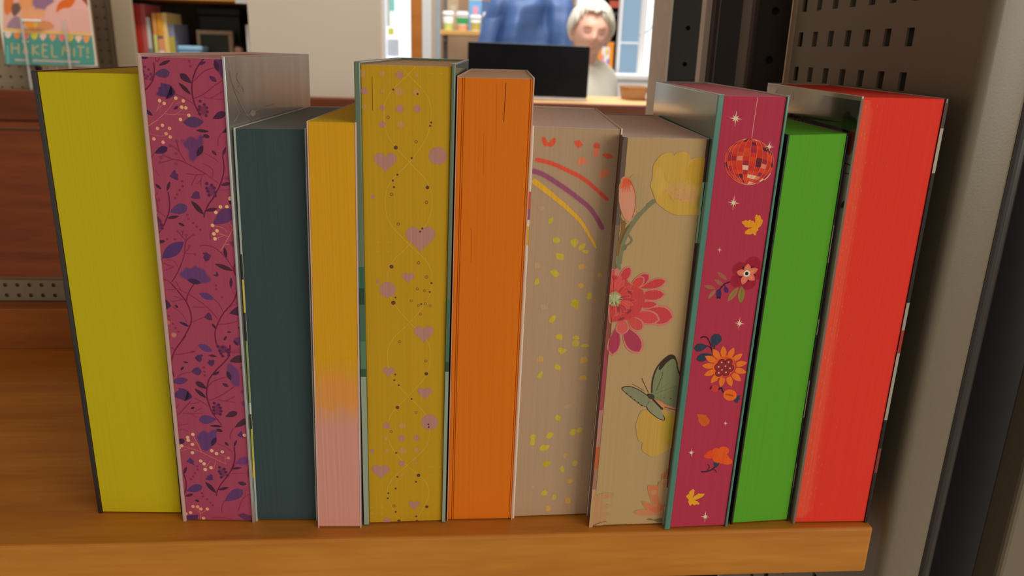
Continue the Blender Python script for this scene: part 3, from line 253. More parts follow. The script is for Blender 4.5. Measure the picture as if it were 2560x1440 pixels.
'hearts': ('S 0 45 0 39 39 2113 22405 2443 22057 3201 21269 3417 20455 3194 19413 2455 18345 1616 17455 1365 16561 1583 15595 2417 14612 3213 13807 3439 12987 3206 11932 2396 10863 1576 10012 1331 9145 1544 8126 2282 7078 3083 6146 3310 5210 3075 4260 2182 3317 1419 2519 1191 1695 1656 286;S 0 45 0 40 40 2782 22424 2443 22057 1632 21232 1390 20411 1599 19383 2455 18345 3226 17493 3445 16618 3219 15624 2417 14612 1636 13805 1403 12989 1604 11938 2396 10863 3146 10046 3358 9222 3138 8152 2282 7078 1495 6202 1259 5303 1463 4326 2182 3317 3023 2466 3261 1621 2702 244;P 1 100 0 1420 18534 1426 18564 1462 18637 1543 18712 1660 18748 1785 18720 1881 18633 1915 18511 1877 18381 1778 18258 1650 18144 1531 18040 1449 17949 1413 17885 1407 17861 1402 17885 1368 17948 1290 18036 1175 18137 1052 18247 958 18367 925 18496 964 18618 1062 18708 1188 18740 1304 18709 1381 18636 1415 18564;P 1 100 0 2927 15167 2935 15208 2983 15309 3091 15412 3249 15459 3419 15418 3550 15297 3600 15129 3550 14949 3418 14780 3247 14625 3087 14482 2978 14358 2929 14269 2922 14237 2914 14269 2867 14357 2760 14481 2602 14622 2433 14776 2304 14943 2257 15121 2308 15290 2440 15412 2609 15455 2767 15410 2873 15308 2920 15208;P 1 100 0 2347 13168 2351 13185 2371 13227 2416 13270 2482 13289 2553 13272 2607 13221 2627 13150 2606 13075 2551 13005 2479 12941 2412 12882 2367 12830 2346 12794 2343 12780 2340 12794 2321 12830 2276 12882 2211 12941 2141 13005 2087 13076 2068 13150 2089 13221 2144 13272 2215 13289 2281 13270 2325 13227 2344 13185;E 1 100 0 3709 18646 4110 18652 3710 18260;D 1 100 0 158 2080 22039;D 1 100 0 145 589 21346;D 1 100 0 168 2074 20642;D 1 100 0 162 2818 20645;D 1 100 0 88 848 16793;D 1 100 0 85 970 12862;E 1 100 0 1328 20660 1426 20663 1325 20535;D 1 100 0 141 1320 19961;D 2 75 107 133 519 22045;D 2 75 91 113 1350 22067;D 2 75 58 73 2814 22038;D 2 75 58 73 1356 21365;D 2 75 133 167 2070 21355;D 2 75 100 126 2788 21352;D 2 75 111 138 2101 19963;D 2 75 75 94 585 20679;D 3 100 0 86 1879 18977;D 3 100 0 81 3248 17244;D 3 100 0 92 1600 13583;D 3 100 0 45 1805 21431;D 3 100 0 46 3414 20081;D 3 100 0 46 3371 19939;D 3 100 0 47 2564 18533;D 3 100 0 47 1933 17795;D 3 100 0 47 1726 17536;D 3 100 0 48 1772 17241;D 3 100 0 49 3010 15376;D 3 100 0 49 2905 15230;D 3 100 0 51 3416 12795;D 3 100 0 45 2837 21270;S 4 85 0 32 32 1627 20269 1619 20243 1599 20223 1573 20216 1546 20222 1527 20241 1521 20267 1528 20293 1548 20313 1575 20321 1601 20314 1620 20295 1627 20269;S 4 85 0 32 32 2819 19244 2811 19217 2791 19197 2764 19189 2737 19196 2718 19215 2711 19242 2718 19269 2738 19289 2765 19297 2792 19290 2812 19271 2819 19244;S 4 85 0 33 33 1719 16914 1712 16886 1691 16865 1664 16858 1637 16865 1617 16885 1610 16913 1618 16941 1638 16961 1666 16969 1693 16962 1713 16942 1719 16914;S 4 85 0 34 34 3257 16578 3249 16550 3229 16529 3201 16521 3173 16529 3153 16549 3146 16577 3153 16605 3174 16626 3201 16634 3229 16627 3249 16606 3257 16578;S 4 85 0 34 34 1992 15576 1985 15547 1964 15526 1936 15518 1909 15526 1889 15547 1882 15575 1890 15604 1910 15625 1938 15633 1965 15625 1985 15605 1992 15576;S 4 85 0 35 35 2885 13765 2877 13736 2856 13714 2828 13706 2800 13714 2779 13736 2772 13765 2780 13795 2800 13817 2829 13824 2857 13817 2878 13795 2885 13765;S 4 85 0 35 35 3245 13091 3238 13061 3217 13039 3188 13031 3160 13039 3139 13061 3131 13091 3139 13121 3160 13143 3189 13151 3217 13143 3238 13121 3245 13091;S 0 30 0 28 28 3306 22119 3517 22124;S 0 30 0 28 28 3411 22224 3411 22019;S 0 30 0 28 28 3763 22131 3975 22136;S 0 30 0 28 28 3869 22236 3869 22031;S 0 30 0 30 30 901 14727 1123 14728;S 0 30 0 30 30 1015 14843 1010 14611;S 0 30 0 30 30 1360 14729 1583 14730;S 0 30 0 30 30 1474 14845 1469 14613;S 0 30 0 30 30 891 14301 1114 14302;S 0 30 0 30 30 1005 14418 1000 14185;S 0 30 0 30 30 1352 14303 1575 14303;S 0 30 0 30 30 1466 14419 1461 14186;S 5 90 0 27 27 931 21941 927 21204 924 20526;P 1 100 0 3060 10480 3065 10509 3098 10579 3173 10650 3282 10682 3399 10652 3489 10565 3523 10446 3489 10320 3398 10203 3280 10096 3170 9997 3095 9911 3062 9849 3057 9827 3052 9849 3019 9912 2945 9999 2837 10100 2720 10209 2631 10328 2598 10454 2633 10572 2724 10657 2841 10685 2949 10652 3023 10579 3055 10509;P 1 100 0 1383 8493 1386 8511 1407 8553 1453 8597 1520 8615 1591 8597 1646 8544 1665 8471 1643 8395 1587 8324 1514 8260 1446 8200 1400 8148 1379 8111 1375 8097 1373 8111 1353 8149 1309 8202 1243 8264 1173 8330 1119 8403 1100 8480 1122 8551 1178 8603 1250 8619 1316 8599 1361 8554 1380 8511;P 1 100 0 3083 7368 3087 7390 3111 7442 3167 7494 3248 7517 3335 7493 3402 7429 3427 7340 3402 7247 3334 7161 3246 7082 3165 7010 3109 6947 3085 6902 3081 6885 3077 6902 3053 6948 2998 7013 2917 7089 2830 7170 2764 7259 2739 7353 2765 7440 2832 7502 2919 7522 3000 7497 3055 7443 3079 7390;P 1 100 0 887 3191 892 3218 925 3283 998 3349 1104 3376 1216 3345 1302 3262 1333 3149 1298 3032 1208 2923 1093 2825 986 2735 912 2655 879 2598 874 2577 869 2599 839 2658 769 2742 666 2839 555 2944 470 3057 441 3177 476 3287 565 3365 678 3389 782 3355 852 3285 882 3218;P 1 100 0 2529 1138 2532 1156 2552 1198 2596 1240 2660 1257 2729 1237 2782 1183 2802 1110 2781 1035 2727 965 2658 902 2593 844 2549 794 2529 757 2526 743 2523 757 2504 795 2460 849 2397 912 2328 980 2276 1053 2257 1130 2277 1201 2331 1251 2400 1267 2464 1245 2507 1199 2526 1156;D 1 100 0 382 1402 12476;D 1 100 0 419 3311 5671;D 1 100 0 169 1226 5531;D 1 100 0 171 1956 4826;D 1 100 0 151 2674 4818;D 1 100 0 111 493 4150;D 1 100 0 153 1928 3440;D 1 100 0 190 1143 160;D 1 100 0 81 979 12860;D 2 75 99 149 1974 5513;D 2 75 65 97 1194 4835;D 2 75 66 98 1219 4152;D 2 75 106 159 1965 4131;D 2 75 86 129 2669 4154;D 2 75 51 77 2663 3440;D 2 75 51 77 1948 2762;D 3 100 0 101 1657 11845;D 3 100 0 87 3160 8251;D 3 100 0 88 1764 6498;D 3 100 0 93 2754 2736;D 3 100 0 85 3162 912;D 3 100 0 85 1747 136;D 3 100 0 85 2658 76;D 3 100 0 46 1759 12099;D 3 100 0 46 3418 12791;D 3 100 0 46 3337 12368;D 3 100 0 46 2941 11782;D 3 100 0 48 1689 8233;D 3 100 0 48 1639 7942;D 3 100 0 48 1846 7675;D 3 100 0 49 2448 6938;D 3 100 0 50 3245 5557;D 3 100 0 50 3273 5408;D 3 100 0 51 1670 4032;D 3 100 0 51 1707 2682;D 3 100 0 52 2626 2376;D 3 100 0 52 1611 2022;D 3 100 0 52 1241 1768;D 3 100 0 52 1206 1479;D 3 100 0 53 1590 677;D 3 100 0 53 2621 364;S 4 75 0 32 32 2816 12520 2809 12494 2791 12475 2767 12468 2742 12475 2724 12494 2718 12520 2725 12546 2743 12565 2767 12571 2792 12564 2810 12546 2816 12520;S 4 75 0 32 32 3145 12425 3138 12399 3120 12380 3096 12373 3071 12380 3053 12399 3047 12425 3054 12451 3072 12470 3096 12477 3121 12470 3138 12451 3145 12425;S 4 75 0 32 32 3178 11790 3172 11764 3153 11745 3129 11738 3104 11745 3086 11764 3080 11791 3086 11817 3104 11836 3129 11843 3154 11836 3172 11816 3178 11790;S 4 75 0 32 32 2864 11706 2857 11680 2839 11661 2814 11654 2790 11661 2772 11680 2766 11706 2772 11733 2791 11752 2815 11758 2840 11751 2858 11732 2864 11706;S 4 75 0 32 32 3402 11694 3396 11667 3378 11648 3353 11641 3328 11649 3310 11668 3304 11694 3310 11720 3328 11739 3353 11746 3378 11739 3396 11720 3402 11694;S 4 75 0 33 33 1964 9907 1957 9880 1938 9860 1913 9853 1889 9861 1871 9881 1864 9908 1871 9935 1890 9954 1915 9961 1940 9954 1958 9934 1964 9907;S 4 75 0 34 34 3186 8913 3179 8886 3160 8866 3135 8859 3110 8867 3092 8887 3085 8915 3092 8942 3110 8962 3136 8969 3161 8961 3179 8941 3186 8913;S 4 75 0 35 35 2707 6208 2700 6180 2681 6159 2656 6152 2630 6160 2611 6182 2604 6210 2612 6239 2631 6259 2656 6267 2682 6258 2701 6237 2707 6208;S 4 75 0 35 35 1496 5208 1489 5179 1469 5159 1444 5152 1418 5160 1399 5182 1393 5211 1400 5240 1420 5260 1446 5268 1471 5259 1490 5238 1496 5208;S 4 75 0 37 37 1561 1029 1554 998 1534 976 1507 969 1480 978 1461 1001 1455 1033 1462 1063 1482 1085 1509 1092 1535 1083 1555 1060 1561 1029;S 4 75 0 33 33 2951 11285 2945 11258 2926 11239 2902 11232 2877 11239 2859 11259 2852 11285 2859 11312 2877 11331 2902 11338 2927 11331 2945 11311 2951 11285;S 4 75 0 32 32 2526 11936 2519 11909 2501 11890 2477 11884 2452 11891 2434 11910 2428 11936 2435 11962 2453 11981 2478 11988 2502 11981 2520 11962 2526 11936;S 0 30 0 41 41 3238 3204 3469 3197;S 0 30 0 41 41 3353 3332 3353 3069;S 0 30 0 41 41 3719 3189 3951 3182;S 0 30 0 41 41 3835 3317 3835 3054;S 0 30 0 41 41 3236 2743 3468 2736;S 0 30 0 41 41 3352 2871 3352 2607;S 0 30 0 41 41 3720 2728 3952 2720;S 0 30 0 41 41 3836 2856 3836 2591;S 0 30 0 42 42 300 1008 531 1000;S 0 30 0 42 42 419 1139 412 869;S 0 30 0 42 42 782 990 1013 981;S 0 30 0 42 42 900 1121 895 851;S 0 30 0 42 42 290 614 522 605;S 0 30 0 42 42 409 745 403 474;S 0 30 0 42 42 773 595 1006 586;S 0 30 0 42 42 892 726 886 455', ['#b8983a', '#9c6e62', '#a87a50', '#54342e', '#6a4634', '#5a3a10']),
'rainbow': ('E 0 95 31 902 19333 1007 19378 998 19124;E 0 95 31 1251 19309 1356 19257 1154 19113;D 0 90 31 92 1093 19215;P 0 90 46 2204 19371 2466 19444 2635 19219 2440 19063 2310 19160;E 0 95 39 3265 19183 3422 19186 3274 19038;E 1 85 47 3252 18892 3411 18839 3194 18703;L 0 90 39 234 3525 18819 4089 18673;P 1 90 47 2377 18370 2533 18665 2664 18713 2918 18424 2670 18343;P 1 80 63 3431 17824 3514 18137 3910 18158 3989 17948 3660 17732;S 2 95 46 262 231 508 18543 1176 18399 1975 18078 2706 17721 3290 17287 3953 16721;S 3 95 47 310 279 316 18055 886 17869 1694 17395 2519 16827 3192 16274 3819 15346;S 4 95 62 328 109 427 17615 1238 17013 2065 16345 2743 15706 3232 14974 3551 14439;B 5 50 40 1037 16365 939 16238 819 16215 718 16358 803 16415 892 16435;B 6 90 40 1383 15664 1256 15583 1222 15633 1267 15851 1407 15894 1432 15842;B 6 90 41 1768 14724 1608 14691 1517 14724 1467 14912 1660 14970 1793 14868;B 6 85 41 2658 14677 2540 14491 2398 14556 2309 14786 2471 14902 2658 14841;B 6 90 41 3034 14673 2976 14475 2767 14342 2707 14425 2727 14569 2966 14685;B 6 90 41 3182 14284 3124 14188 2959 14241 2855 14326 2938 14367 3160 14336;B 6 85 41 2032 14075 2010 13885 1734 13915 1658 14061 1641 14208 1991 14162;B 5 60 41 940 13559 780 13471 651 13529 643 13733 780 13769 865 13712;B 7 70 42 3069 13589 3118 13514 2825 13410 2758 13533 2760 13614 2935 13689;B 6 95 42 1861 13165 1661 13040 1498 13201 1407 13333 1616 13406 1750 13310;B 6 90 42 910 12748 771 12667 700 12719 738 12926 821 12994 898 12915;B 7 75 42 3919 13049 3846 13023 3680 13081 3715 13193 3781 13283 3886 13160;B 7 85 42 3019 12697 3059 12596 2927 12475 2799 12596 2817 12698 2946 12739;B 6 75 42 3471 12077 3359 11938 3268 12057 3247 12231 3417 12294 3467 12232;B 6 90 42 2867 11866 2818 11690 2615 11657 2544 11801 2578 11927 2783 11907;B 5 55 42 1352 11489 1190 11444 1075 11477 1010 11649 1124 11700 1310 11630;B 8 90 42 2832 11891 2855 11562 2789 11424 2622 11543 2467 11682 2705 11881;B 6 80 42 3472 12109 3479 11998 3355 11932 3258 11978 3231 12061 3354 12193;B 9 60 43 3780 11718 3668 11684 3538 11706 3462 11894 3561 11946 3754 11921;B 6 95 43 1697 10816 1555 10753 1466 10855 1574 11051 1695 11148 1800 11057;B 6 95 43 2151 9878 1945 9928 1861 9958 1839 10105 1960 10161 2125 10146;B 6 90 44 2977 9979 2971 9899 2736 9927 2640 9988 2757 10091 2923 10066;B 6 75 44 3020 9730 2955 9556 2758 9522 2642 9673 2761 9864 2888 9860;B 6 90 44 3521 9558 3448 9498 3244 9478 3074 9557 3278 9655 3377 9638;B 6 85 44 2424 9351 2274 9175 2159 9142 1997 9264 2036 9467 2265 9414;B 7 60 44 1269 8758 1124 8747 1012 8750 966 8923 1090 9057 1274 8933;B 7 80 44 3423 8924 3466 8747 3139 8630 3101 8734 3125 8931 3313 8961;B 6 95 44 2172 8330 2078 8304 1865 8390 1872 8577 1899 8636 2145 8481;B 6 90 44 1241 8026 1187 7887 1011 7934 1048 8060 1191 8237 1273 8194;B 7 85 45 3482 7868 3471 7778 3250 7763 3081 7822 3193 7953 3382 7984;B 5 50 45 2797 6422 2742 6198 2581 6207 2430 6276 2486 6415 2710 6436;B 6 95 46 2306 5737 2266 5608 2248 5507 2048 5612 2030 5781 2127 5866;B 6 85 46 3075 4764 2917 4697 2787 4814 2850 5005 2912 5050 3089 5006;B 6 85 46 3368 4888 3300 4858 3158 4853 3146 4994 3281 5124 3426 5057;B 6 95 46 1971 4831 1941 4742 1796 4557 1589 4635 1663 4808 1785 4910;B 6 90 46 1100 4697 1059 4574 956 4516 777 4651 873 4800 1060 4770;B 6 75 46 1073 4384 994 4208 784 4233 781 4405 886 4624 1021 4509;B 6 95 46 1799 4152 1694 3951 1486 3861 1287 3974 1415 4194 1581 4194;B 7 55 47 2786 3639 2699 3492 2569 3398 2527 3471 2529 3631 2657 3696;B 8 95 47 1891 3190 1853 3084 1642 2942 1490 3018 1519 3222 1731 3282;B 6 80 47 3282 3110 3201 2962 3080 2944 3029 3151 3103 3275 3248 3227;B 6 90 47 2627 2748 2603 2622 2507 2632 2395 2797 2430 2922 2521 2981;B 7 85 48 3106 2141 3048 1980 2895 1933 2820 2004 2811 2162 2989 2189;B 5 60 48 1135 1826 1115 1747 967 1711 954 1801 998 1889 1104 1923;B 6 90 48 1794 1308 1616 1274 1495 1318 1512 1472 1668 1611 1795 1465;B 6 85 48 2271 1203 2222 998 2093 1028 2067 1165 2180 1374 2243 1279;B 7 85 48 3043 929 3016 750 2854 751 2779 830 2781 1054 2930 1122;B 10 50 49 3064 586 3034 480 2759 463 2735 541 2745 658 2975 648;B 7 80 49 2012 468 1905 313 1768 383 1753 543 1807 655 1932 630', ['#c4482c', '#c96a48', '#c24430', '#84425f', '#c8961e', '#a88a60', '#b09a24', '#b88c34', '#a89018', '#b07858', '#b07a60']),
'dahlia': ('B 0 95 32 1797 17917 1799 18508 2063 18923 2372 19064 2594 19049 2665 18945 2814 19072 3172 19117 3367 18984 3440 18789 3683 18872 4049 18858 4254 18665 4305 17632 4253 16579 4116 16311 3700 16320 3206 16290 2785 16380 2437 16580 2085 16860 1885 17280 1729 17678;B 1 90 40 3343 18018 3393 18533 3687 18833 4139 18781 4270 17952 3894 17626 3469 17781;B 2 50 120 1836 17838 1946 18432 2293 18161 2425 17607 2143 17123 1918 17361;E 3 55 244 3223 17377 4002 17228 3176 16982;E 4 50 163 3374 17097 3868 17018 3355 16858;E 5 55 20 2711 17310 2699 17274 2686 17319;E 6 55 20 3270 16979 3309 16954 3258 16958;E 7 55 20 3145 17310 3178 17284 3127 17288;E 5 55 20 3611 17340 3666 17330 3608 17314;E 6 55 20 2757 17783 2723 17737 2737 17797;E 7 55 20 3427 16969 3438 16929 3399 16963;E 6 55 20 3587 17733 3557 17729 3583 17752;E 6 55 20 3515 17031 3509 16991 3485 17038;E 7 55 20 3239 16982 3194 16959 3223 17010;E 7 55 20 3350 17519 3396 17505 3344 17495;E 6 55 20 3317 16905 3322 16870 3299 16904;E 6 55 20 2519 17070 2547 17038 2505 17059;E 8 55 20 3573 17782 3545 17744 3559 17792;E 5 55 20 3193 16965 3229 16962 3192 16946;E 8 55 20 2486 17256 2495 17232 2468 17250;E 6 55 20 2551 17769 2493 17761 2547 17790;E 5 55 20 2938 17011 2920 16977 2911 17027;E 7 55 20 3294 16949 3268 16914 3274 16964;E 6 55 20 3701 17421 3721 17391 3684 17410;E 8 55 20 3763 17535 3801 17519 3755 17511;E 5 55 20 3049 17189 3026 17161 3027 17207;E 8 55 20 3251 16935 3243 16912 3230 16944;E 8 55 20 3198 17523 3217 17488 3179 17514;E 7 55 20 2785 17465 2778 17411 2769 17468;E 6 55 20 2786 17607 2836 17577 2776 17591;E 7 55 20 3259 17729 3237 17688 3230 17745;E 6 55 20 3025 17025 3014 16997 3005 17035;E 7 55 20 2779 17086 2795 17065 2754 17068;E 7 55 20 3588 17509 3572 17456 3571 17515;E 8 55 20 2971 17337 2951 17284 2948 17346;E 6 55 20 2959 17437 3021 17437 2960 17419;E 8 55 20 3210 16906 3223 16853 3193 16904;E 5 55 20 3180 16995 3121 16989 3174 17025;E 6 55 20 3484 17780 3425 17765 3474 17806;E 5 55 20 3148 17804 3184 17761 3133 17793;E 8 55 20 3110 17435 3145 17381 3088 17423;E 5 55 20 3762 17326 3811 17290 3752 17313;E 7 55 20 3160 17063 3130 17055 3150 17091;E 8 55 20 3499 17814 3549 17807 3497 17785;E 5 55 20 2732 17242 2760 17204 2718 17233;E 5 55 20 3619 17107 3623 17081 3602 17106;E 8 55 20 3551 17743 3579 17706 3534 17731;E 6 55 20 2909 17455 2872 17453 2906 17475;E 7 55 20 2549 17297 2602 17285 2545 17276;E 5 55 20 2425 17383 2408 17337 2402 17393;E 6 55 20 3251 17421 3231 17389 3230 17435;L 9 50 32 121 2411 17766 2306 18240;L 9 50 33 122 2862 16869 2536 17288;E 10 80 144 4053 16902 4239 16873 4031 16601;E 11 70 161 1158 17231 1453 17287 1363 16440;S 12 100 0 195 219 1995 16952 1615 16612 1170 16059 846 15482 646 14859 569 13936;S 12 100 0 82 82 896 15359 1070 15132 970 14936 701 14776;E 13 100 0 757 14756 856 14721 717 14618;S 14 100 0 204 123 609 16013 633 15480 499 14900 423 13936;S 15 80 0 82 82 903 15811 688 15398 540 14900;E 16 100 24 726 16946 1095 16982 887 15970;E 17 70 162 828 16786 1069 16810 948 16060;L 18 70 56 240 316 17420 662 17901;E 19 90 100 632 17762 850 17646 553 17606;L 20 55 24 88 524 17859 468 17263;L 20 55 24 88 573 17860 589 17264;L 20 55 24 88 621 17861 710 17266;L 20 55 24 88 669 17861 831 17267;S 21 90 0 36 36 705 17862 966 17508 1085 17030 1086 16506 1000 16139;S 22 100 0 57 57 397 16296 561 16013 777 15851;S 12 100 0 192 192 435 14357 587 13682;O 23 100 0 339 263 12955 290 13766;O 24 100 0 272 263 12955 289 13718;O 23 100 0 297 473 12955 474 13809;O 23 100 0 238 473 12955 474 13758;O 23 100 0 510 640 12955 1093 13874;O 25 100 0 408 640 12955 1066 13819;O 23 100 0 598 1160 12740 2043 13514;O 26 100 0 478 1160 12740 1990 13468;O 23 100 0 513 1658 12826 2872 13193;O 25 100 0 411 1658 12826 2799 13171;O 23 100 0 513 1160 12740 1782 13364;O 27 100 0 410 1160 12740 1745 13327;O 23 100 0 601 1436 12436 2892 12521;O 25 100 0 481 1436 12436 2804 12516;O 23 100 0 1042 1672 11604 3405 11375;O 25 100 0 834 1672 11604 3301 11389;O 23 100 0 389 1305 11956 2573 12041;O 25 100 0 311 1305 11956 2497 12036;O 23 100 0 737 1250 11561 2729 11245;O 28 100 0 590 1250 11561 2640 11264;O 23 100 0 651 1133 11429 1934 10758;O 29 100 0 521 1133 11429 1885 10799;O 23 100 0 873 953 10987 1924 9560;O 30 100 0 698 953 10987 1865 9647;O 23 100 0 654 698 10988 551 9437;O 30 100 0 523 698 10988 560 9531;O 23 100 0 651 881 11386 988 10518;O 31 100 0 521 881 11386 982 10570;B 32 100 84 198 13298 782 13299 1311 12956 1841 12653 1814 11955 1637 11515 1061 11253 515 11167 291 11344;L 33 80 0 256 376 12691 213 13351;L 34 100 0 204 376 12691 224 13305;L 33 80 0 256 444 12697 434 13264;L 34 100 0 204 444 12697 435 13224;L 33 80 0 256 512 12682 675 13444;L 34 100 0 205 512 12682 664 13391;L 33 80 0 256 578 12648 868 13245;L 34 100 0 205 578 12648 847 13204;L 33 80 0 256 637 12597 925 12926;L 35 100 0 205 637 12597 905 12903;L 33 80 0 256 687 12531 1258 12951;L 36 100 0 205 687 12531 1218 12922;L 33 80 0 257 726 12453 1346 12710;L 36 100 0 205 726 12453 1303 12692;L 33 80 0 257 750 12368 1237 12442;L 35 100 0 206 750 12368 1203 12437;L 33 80 0 257 760 12279 1534 12224;L 35 100 0 206 760 12279 1480 12228;L 33 80 0 258 754 12192 1395 12001;L 34 100 0 206 754 12192 1350 12014;L 33 80 0 258 732 12111 1228 11842;L 34 100 0 206 732 12111 1193 11861;L 33 80 0 258 697 12039 1116 11681;L 35 100 0 206 697 12039 1087 11706;L 33 80 0 258 648 11982 973 11557;L 35 100 0 207 648 11982 950 11587;L 33 80 0 258 590 11941 810 11471;L 36 100 0 207 590 11941 794 11504;L 33 80 0 258 525 11919 631 11429;L 34 100 0 207 525 11919 624 11463;L 33 80 0 258 457 11916 446 11303;L 36 100 0 207 457 11916 447 11346;L 37 70 43 129 1261 12523 1034 12740;L 37 70 43 130 1080 11562 1318 11781;L 37 70 43 130 679 11254 1051 11385;L 37 70 43 130 695 11607 670 11958;E 38 100 86 477 12307 780 12307 501 11959;L 39 90 0 56 675 12305 874 12302;L 39 90 0 56 492 12518 507 12728;L 39 90 0 56 568 12413 660 12520;L 39 90 0 56 299 12353 122 12398;L 39 90 0 56 577 12112 678 11916;L 40 90 0 56 669 12351 862 12394;L 39 90 0 56 632 12285 787 12263;L 41 90 0 56 475 12156 473 12004;L 41 90 0 56 319 12414 161 12521;L 42 90 0 56 419 12121 361 11935;L 42 90 0 56 423 12437 370 12566;L 41 90 0 56 434 12427 391 12547;L 42 90 0 56 615 12356 753 12405;L 40 90 0 56 667 12285 858 12262;L 42 90 0 56 347 12166 218 12024;L 39 90 0 56 607 12267 737 12227;L 42 90 0 56 586 12209 695 12111;L 40 90 0 56 402 12179 328 12051;L 40 90 0 56 487 12436 498 12564;L 41 90 0 56 545 12402 614 12497;L 40 90 0 56 531 12143 585 11978;L 41 90 0 56 600 12383 723 12458;E 43 90 86 452 12351 600 12350 466 12155;S 44 50 0 25 25 355 13724 389 12654 406 10901 365 9324;B 45 95 46 2198 6467 2457 6558 2910 6478 3440 6540 3784 6220 3983 5779 4007 5289 3941 4550 3561 4235 3213 4044 2944 4000 2751 4130 2435 4387 2425 4783 2183 4985 2046 5575 2060 5963;E 46 75 331 3717 5492 4127 5422 3683 4565;P 47 100 0 2647 7460 2631 8049 2741 8654 2981 9160 3348 9455 3591 9430 3740 9106 3829 8780 4007 8312 4048 7888 4000 6545 3611 6633 3333 6734 2853 7125;P 48 100 0 2802 7197 3977 7842 3999 6554 3333 6734;B 49 95 65 2851 7148 3082 7049 3505 6803 3920 6676 3977 6555 3336 6701 3050 6907;B 50 100 0 2883 8791 3023 9182 3326 9455 3567 9453 3740 9106 3540 9269 3253 9065 2979 8697;S 50 100 0 64 64 2654 7484 2636 8096 2741 8654 2948 9045 3227 9341;S 50 100 0 59 59 3591 9430 3742 9083 3807 8781 3906 8570 4009 8288 4035 7888;D 50 100 0 41 3760 9036;D 50 100 0 41 3804 8804;D 50 100 0 41 3893 8570;D 50 100 0 41 3967 8396;S 51 100 0 32 32 2826 7434 3253 7616 3981 7889;S 50 90 0 28 28 2858 7575 2993 8044 3092 8417 3055 8580;S 52 70 0 18 18 2945 7597 3480 8037;D 50 80 14 42 3627 7174;D 50 60 14 32 3290 7213;S 53 100 0 37 37 3333 6734 3611 6633 4000 6545;S 52 50 0 18 18 2843 7244 3590 6850 3930 7035;P 54 100 0 1172 7741 1210 7811 1383 7841 1671 7804 2106 7586 2528 7296 2589 7105 2419 6750 2166 6850 1789 7142 1413 7455 1201 7647;S 50 100 0 41 41 2552 7272 2106 7586 1671 7804 1383 7841 1190 7788 1177 7671;S 50 80 0 27 27 1177 7671 1412 7465 1624 7287 1813 7118 2024 6972 2214 6816 2441 6750;D 50 100 0 37 1411 7474;D 50 100 0 37 1622 7301;D 50 100 0 37 1834 7127;D 50 100 0 37 2033 6971;D 50 100 0 37 2213 6825;P 55 100 0 2457 6821 2637 7057 2815 7054 3114 6690 3366 6277 3419 6034 3146 6078 2739 6385 2520 6605;S 50 100 0 37 37 2461 6773 2544 6580 2764 6360 3146 6078 3420 6024 3352 6277;S 56 80 0 28 28 2441 6750 2584 7153;S 57 60 0 18 18 1570 7688 2399 7251;E 58 100 0 2639 7294 2811 7227 2605 7161;E 50 100 0 2497 7401 2550 7400 2502 7344;S 59 100 0 92 101 2740 7150 3010 6860 3279 6591;S 50 100 0 23 23 2504 7476 2304 7866 2174 8102 2094 8280;S 60 100 0 23 23 2292 7583 1957 7800 1636 7978;L 61 55 61 335 130 1695 1218 1886;L 61 60 61 245 187 1242 665 1388;L 61 50 61 245 138 1113 1093 1212;L 61 50 62 185 220 720 1112 722;B 62 55 183 159 1695 596 1552 715 1062 719 572 910 302 401 123 139 165;B 63 85 43 2908 2301 3150 2342 3488 2268 3462 1914 3546 1457 3809 1122 3862 858 3525 1033 3205 1370 3020 1830;B 64 70 61 3105 2022 3378 2046 3366 1852 3168 1794;B 65 80 62 3459 1946 3488 2428 3668 2679 3876 2609 3866 1772 3803 1188 3575 1456;L 66 70 43 246 3708 2229 3876 2609;L 67 85 31 401 2642 1447 3804 530;O 68 80 44 344 3821 662 2277 830;L 69 80 50 373 3095 949 3827 925;S 70 80 18 79 49 3782 3312 3806 3057 3598 2809 3564 2714;E 71 85 37 3705 2901 3849 2957 3755 2780;S 72 60 0 31 31 3431 2590 3433 2237;B 73 90 25 3015 343 3199 413 3382 330 3783 432 3804 199 3601 173 3386 280', ['#b08c38', '#ac842a', '#b8954a', '#b08658', '#b4805c', '#a8763c', '#a87c30', '#b8905c', '#bc8a62', '#a67c30', '#8f8236', '#96805a', '#6e6c50', '#66644a', '#75552c', '#5a4526', '#b97a62', '#bd8268', '#c05030', '#c04c28', '#b8482a', '#a04030', '#6a5a34', '#b66a5e', '#b84844', '#b0383c', '#a83444', '#b83c38', '#b83e40', '#b4443e', '#96344a', '#b85048', '#b03a3a', '#ba5a50', '#bc4640', '#a8323a', '#b43a3a', '#5e2a2a', '#8c8a5c', '#8a9060', '#6a3a34', '#c0a082', '#a4b07a', '#9aa070', '#6a2a30', '#ac873a', '#9c8224', '#6e7250', '#696c4c', '#b4714a', '#36281f', '#5a5f44', '#555a40', '#5a3426', '#747658', '#7a7a5e', '#565840', '#5c6046', '#40342c', '#3a2a20', '#6a4a30', '#a66e4c', '#a8724c', '#b0613a', '#a8805a', '#a67a54', '#ab6a40', '#b4623e', '#b26a48', '#b05c34', '#a4542e', '#ac5a34', '#a05a38', '#5c5438']),
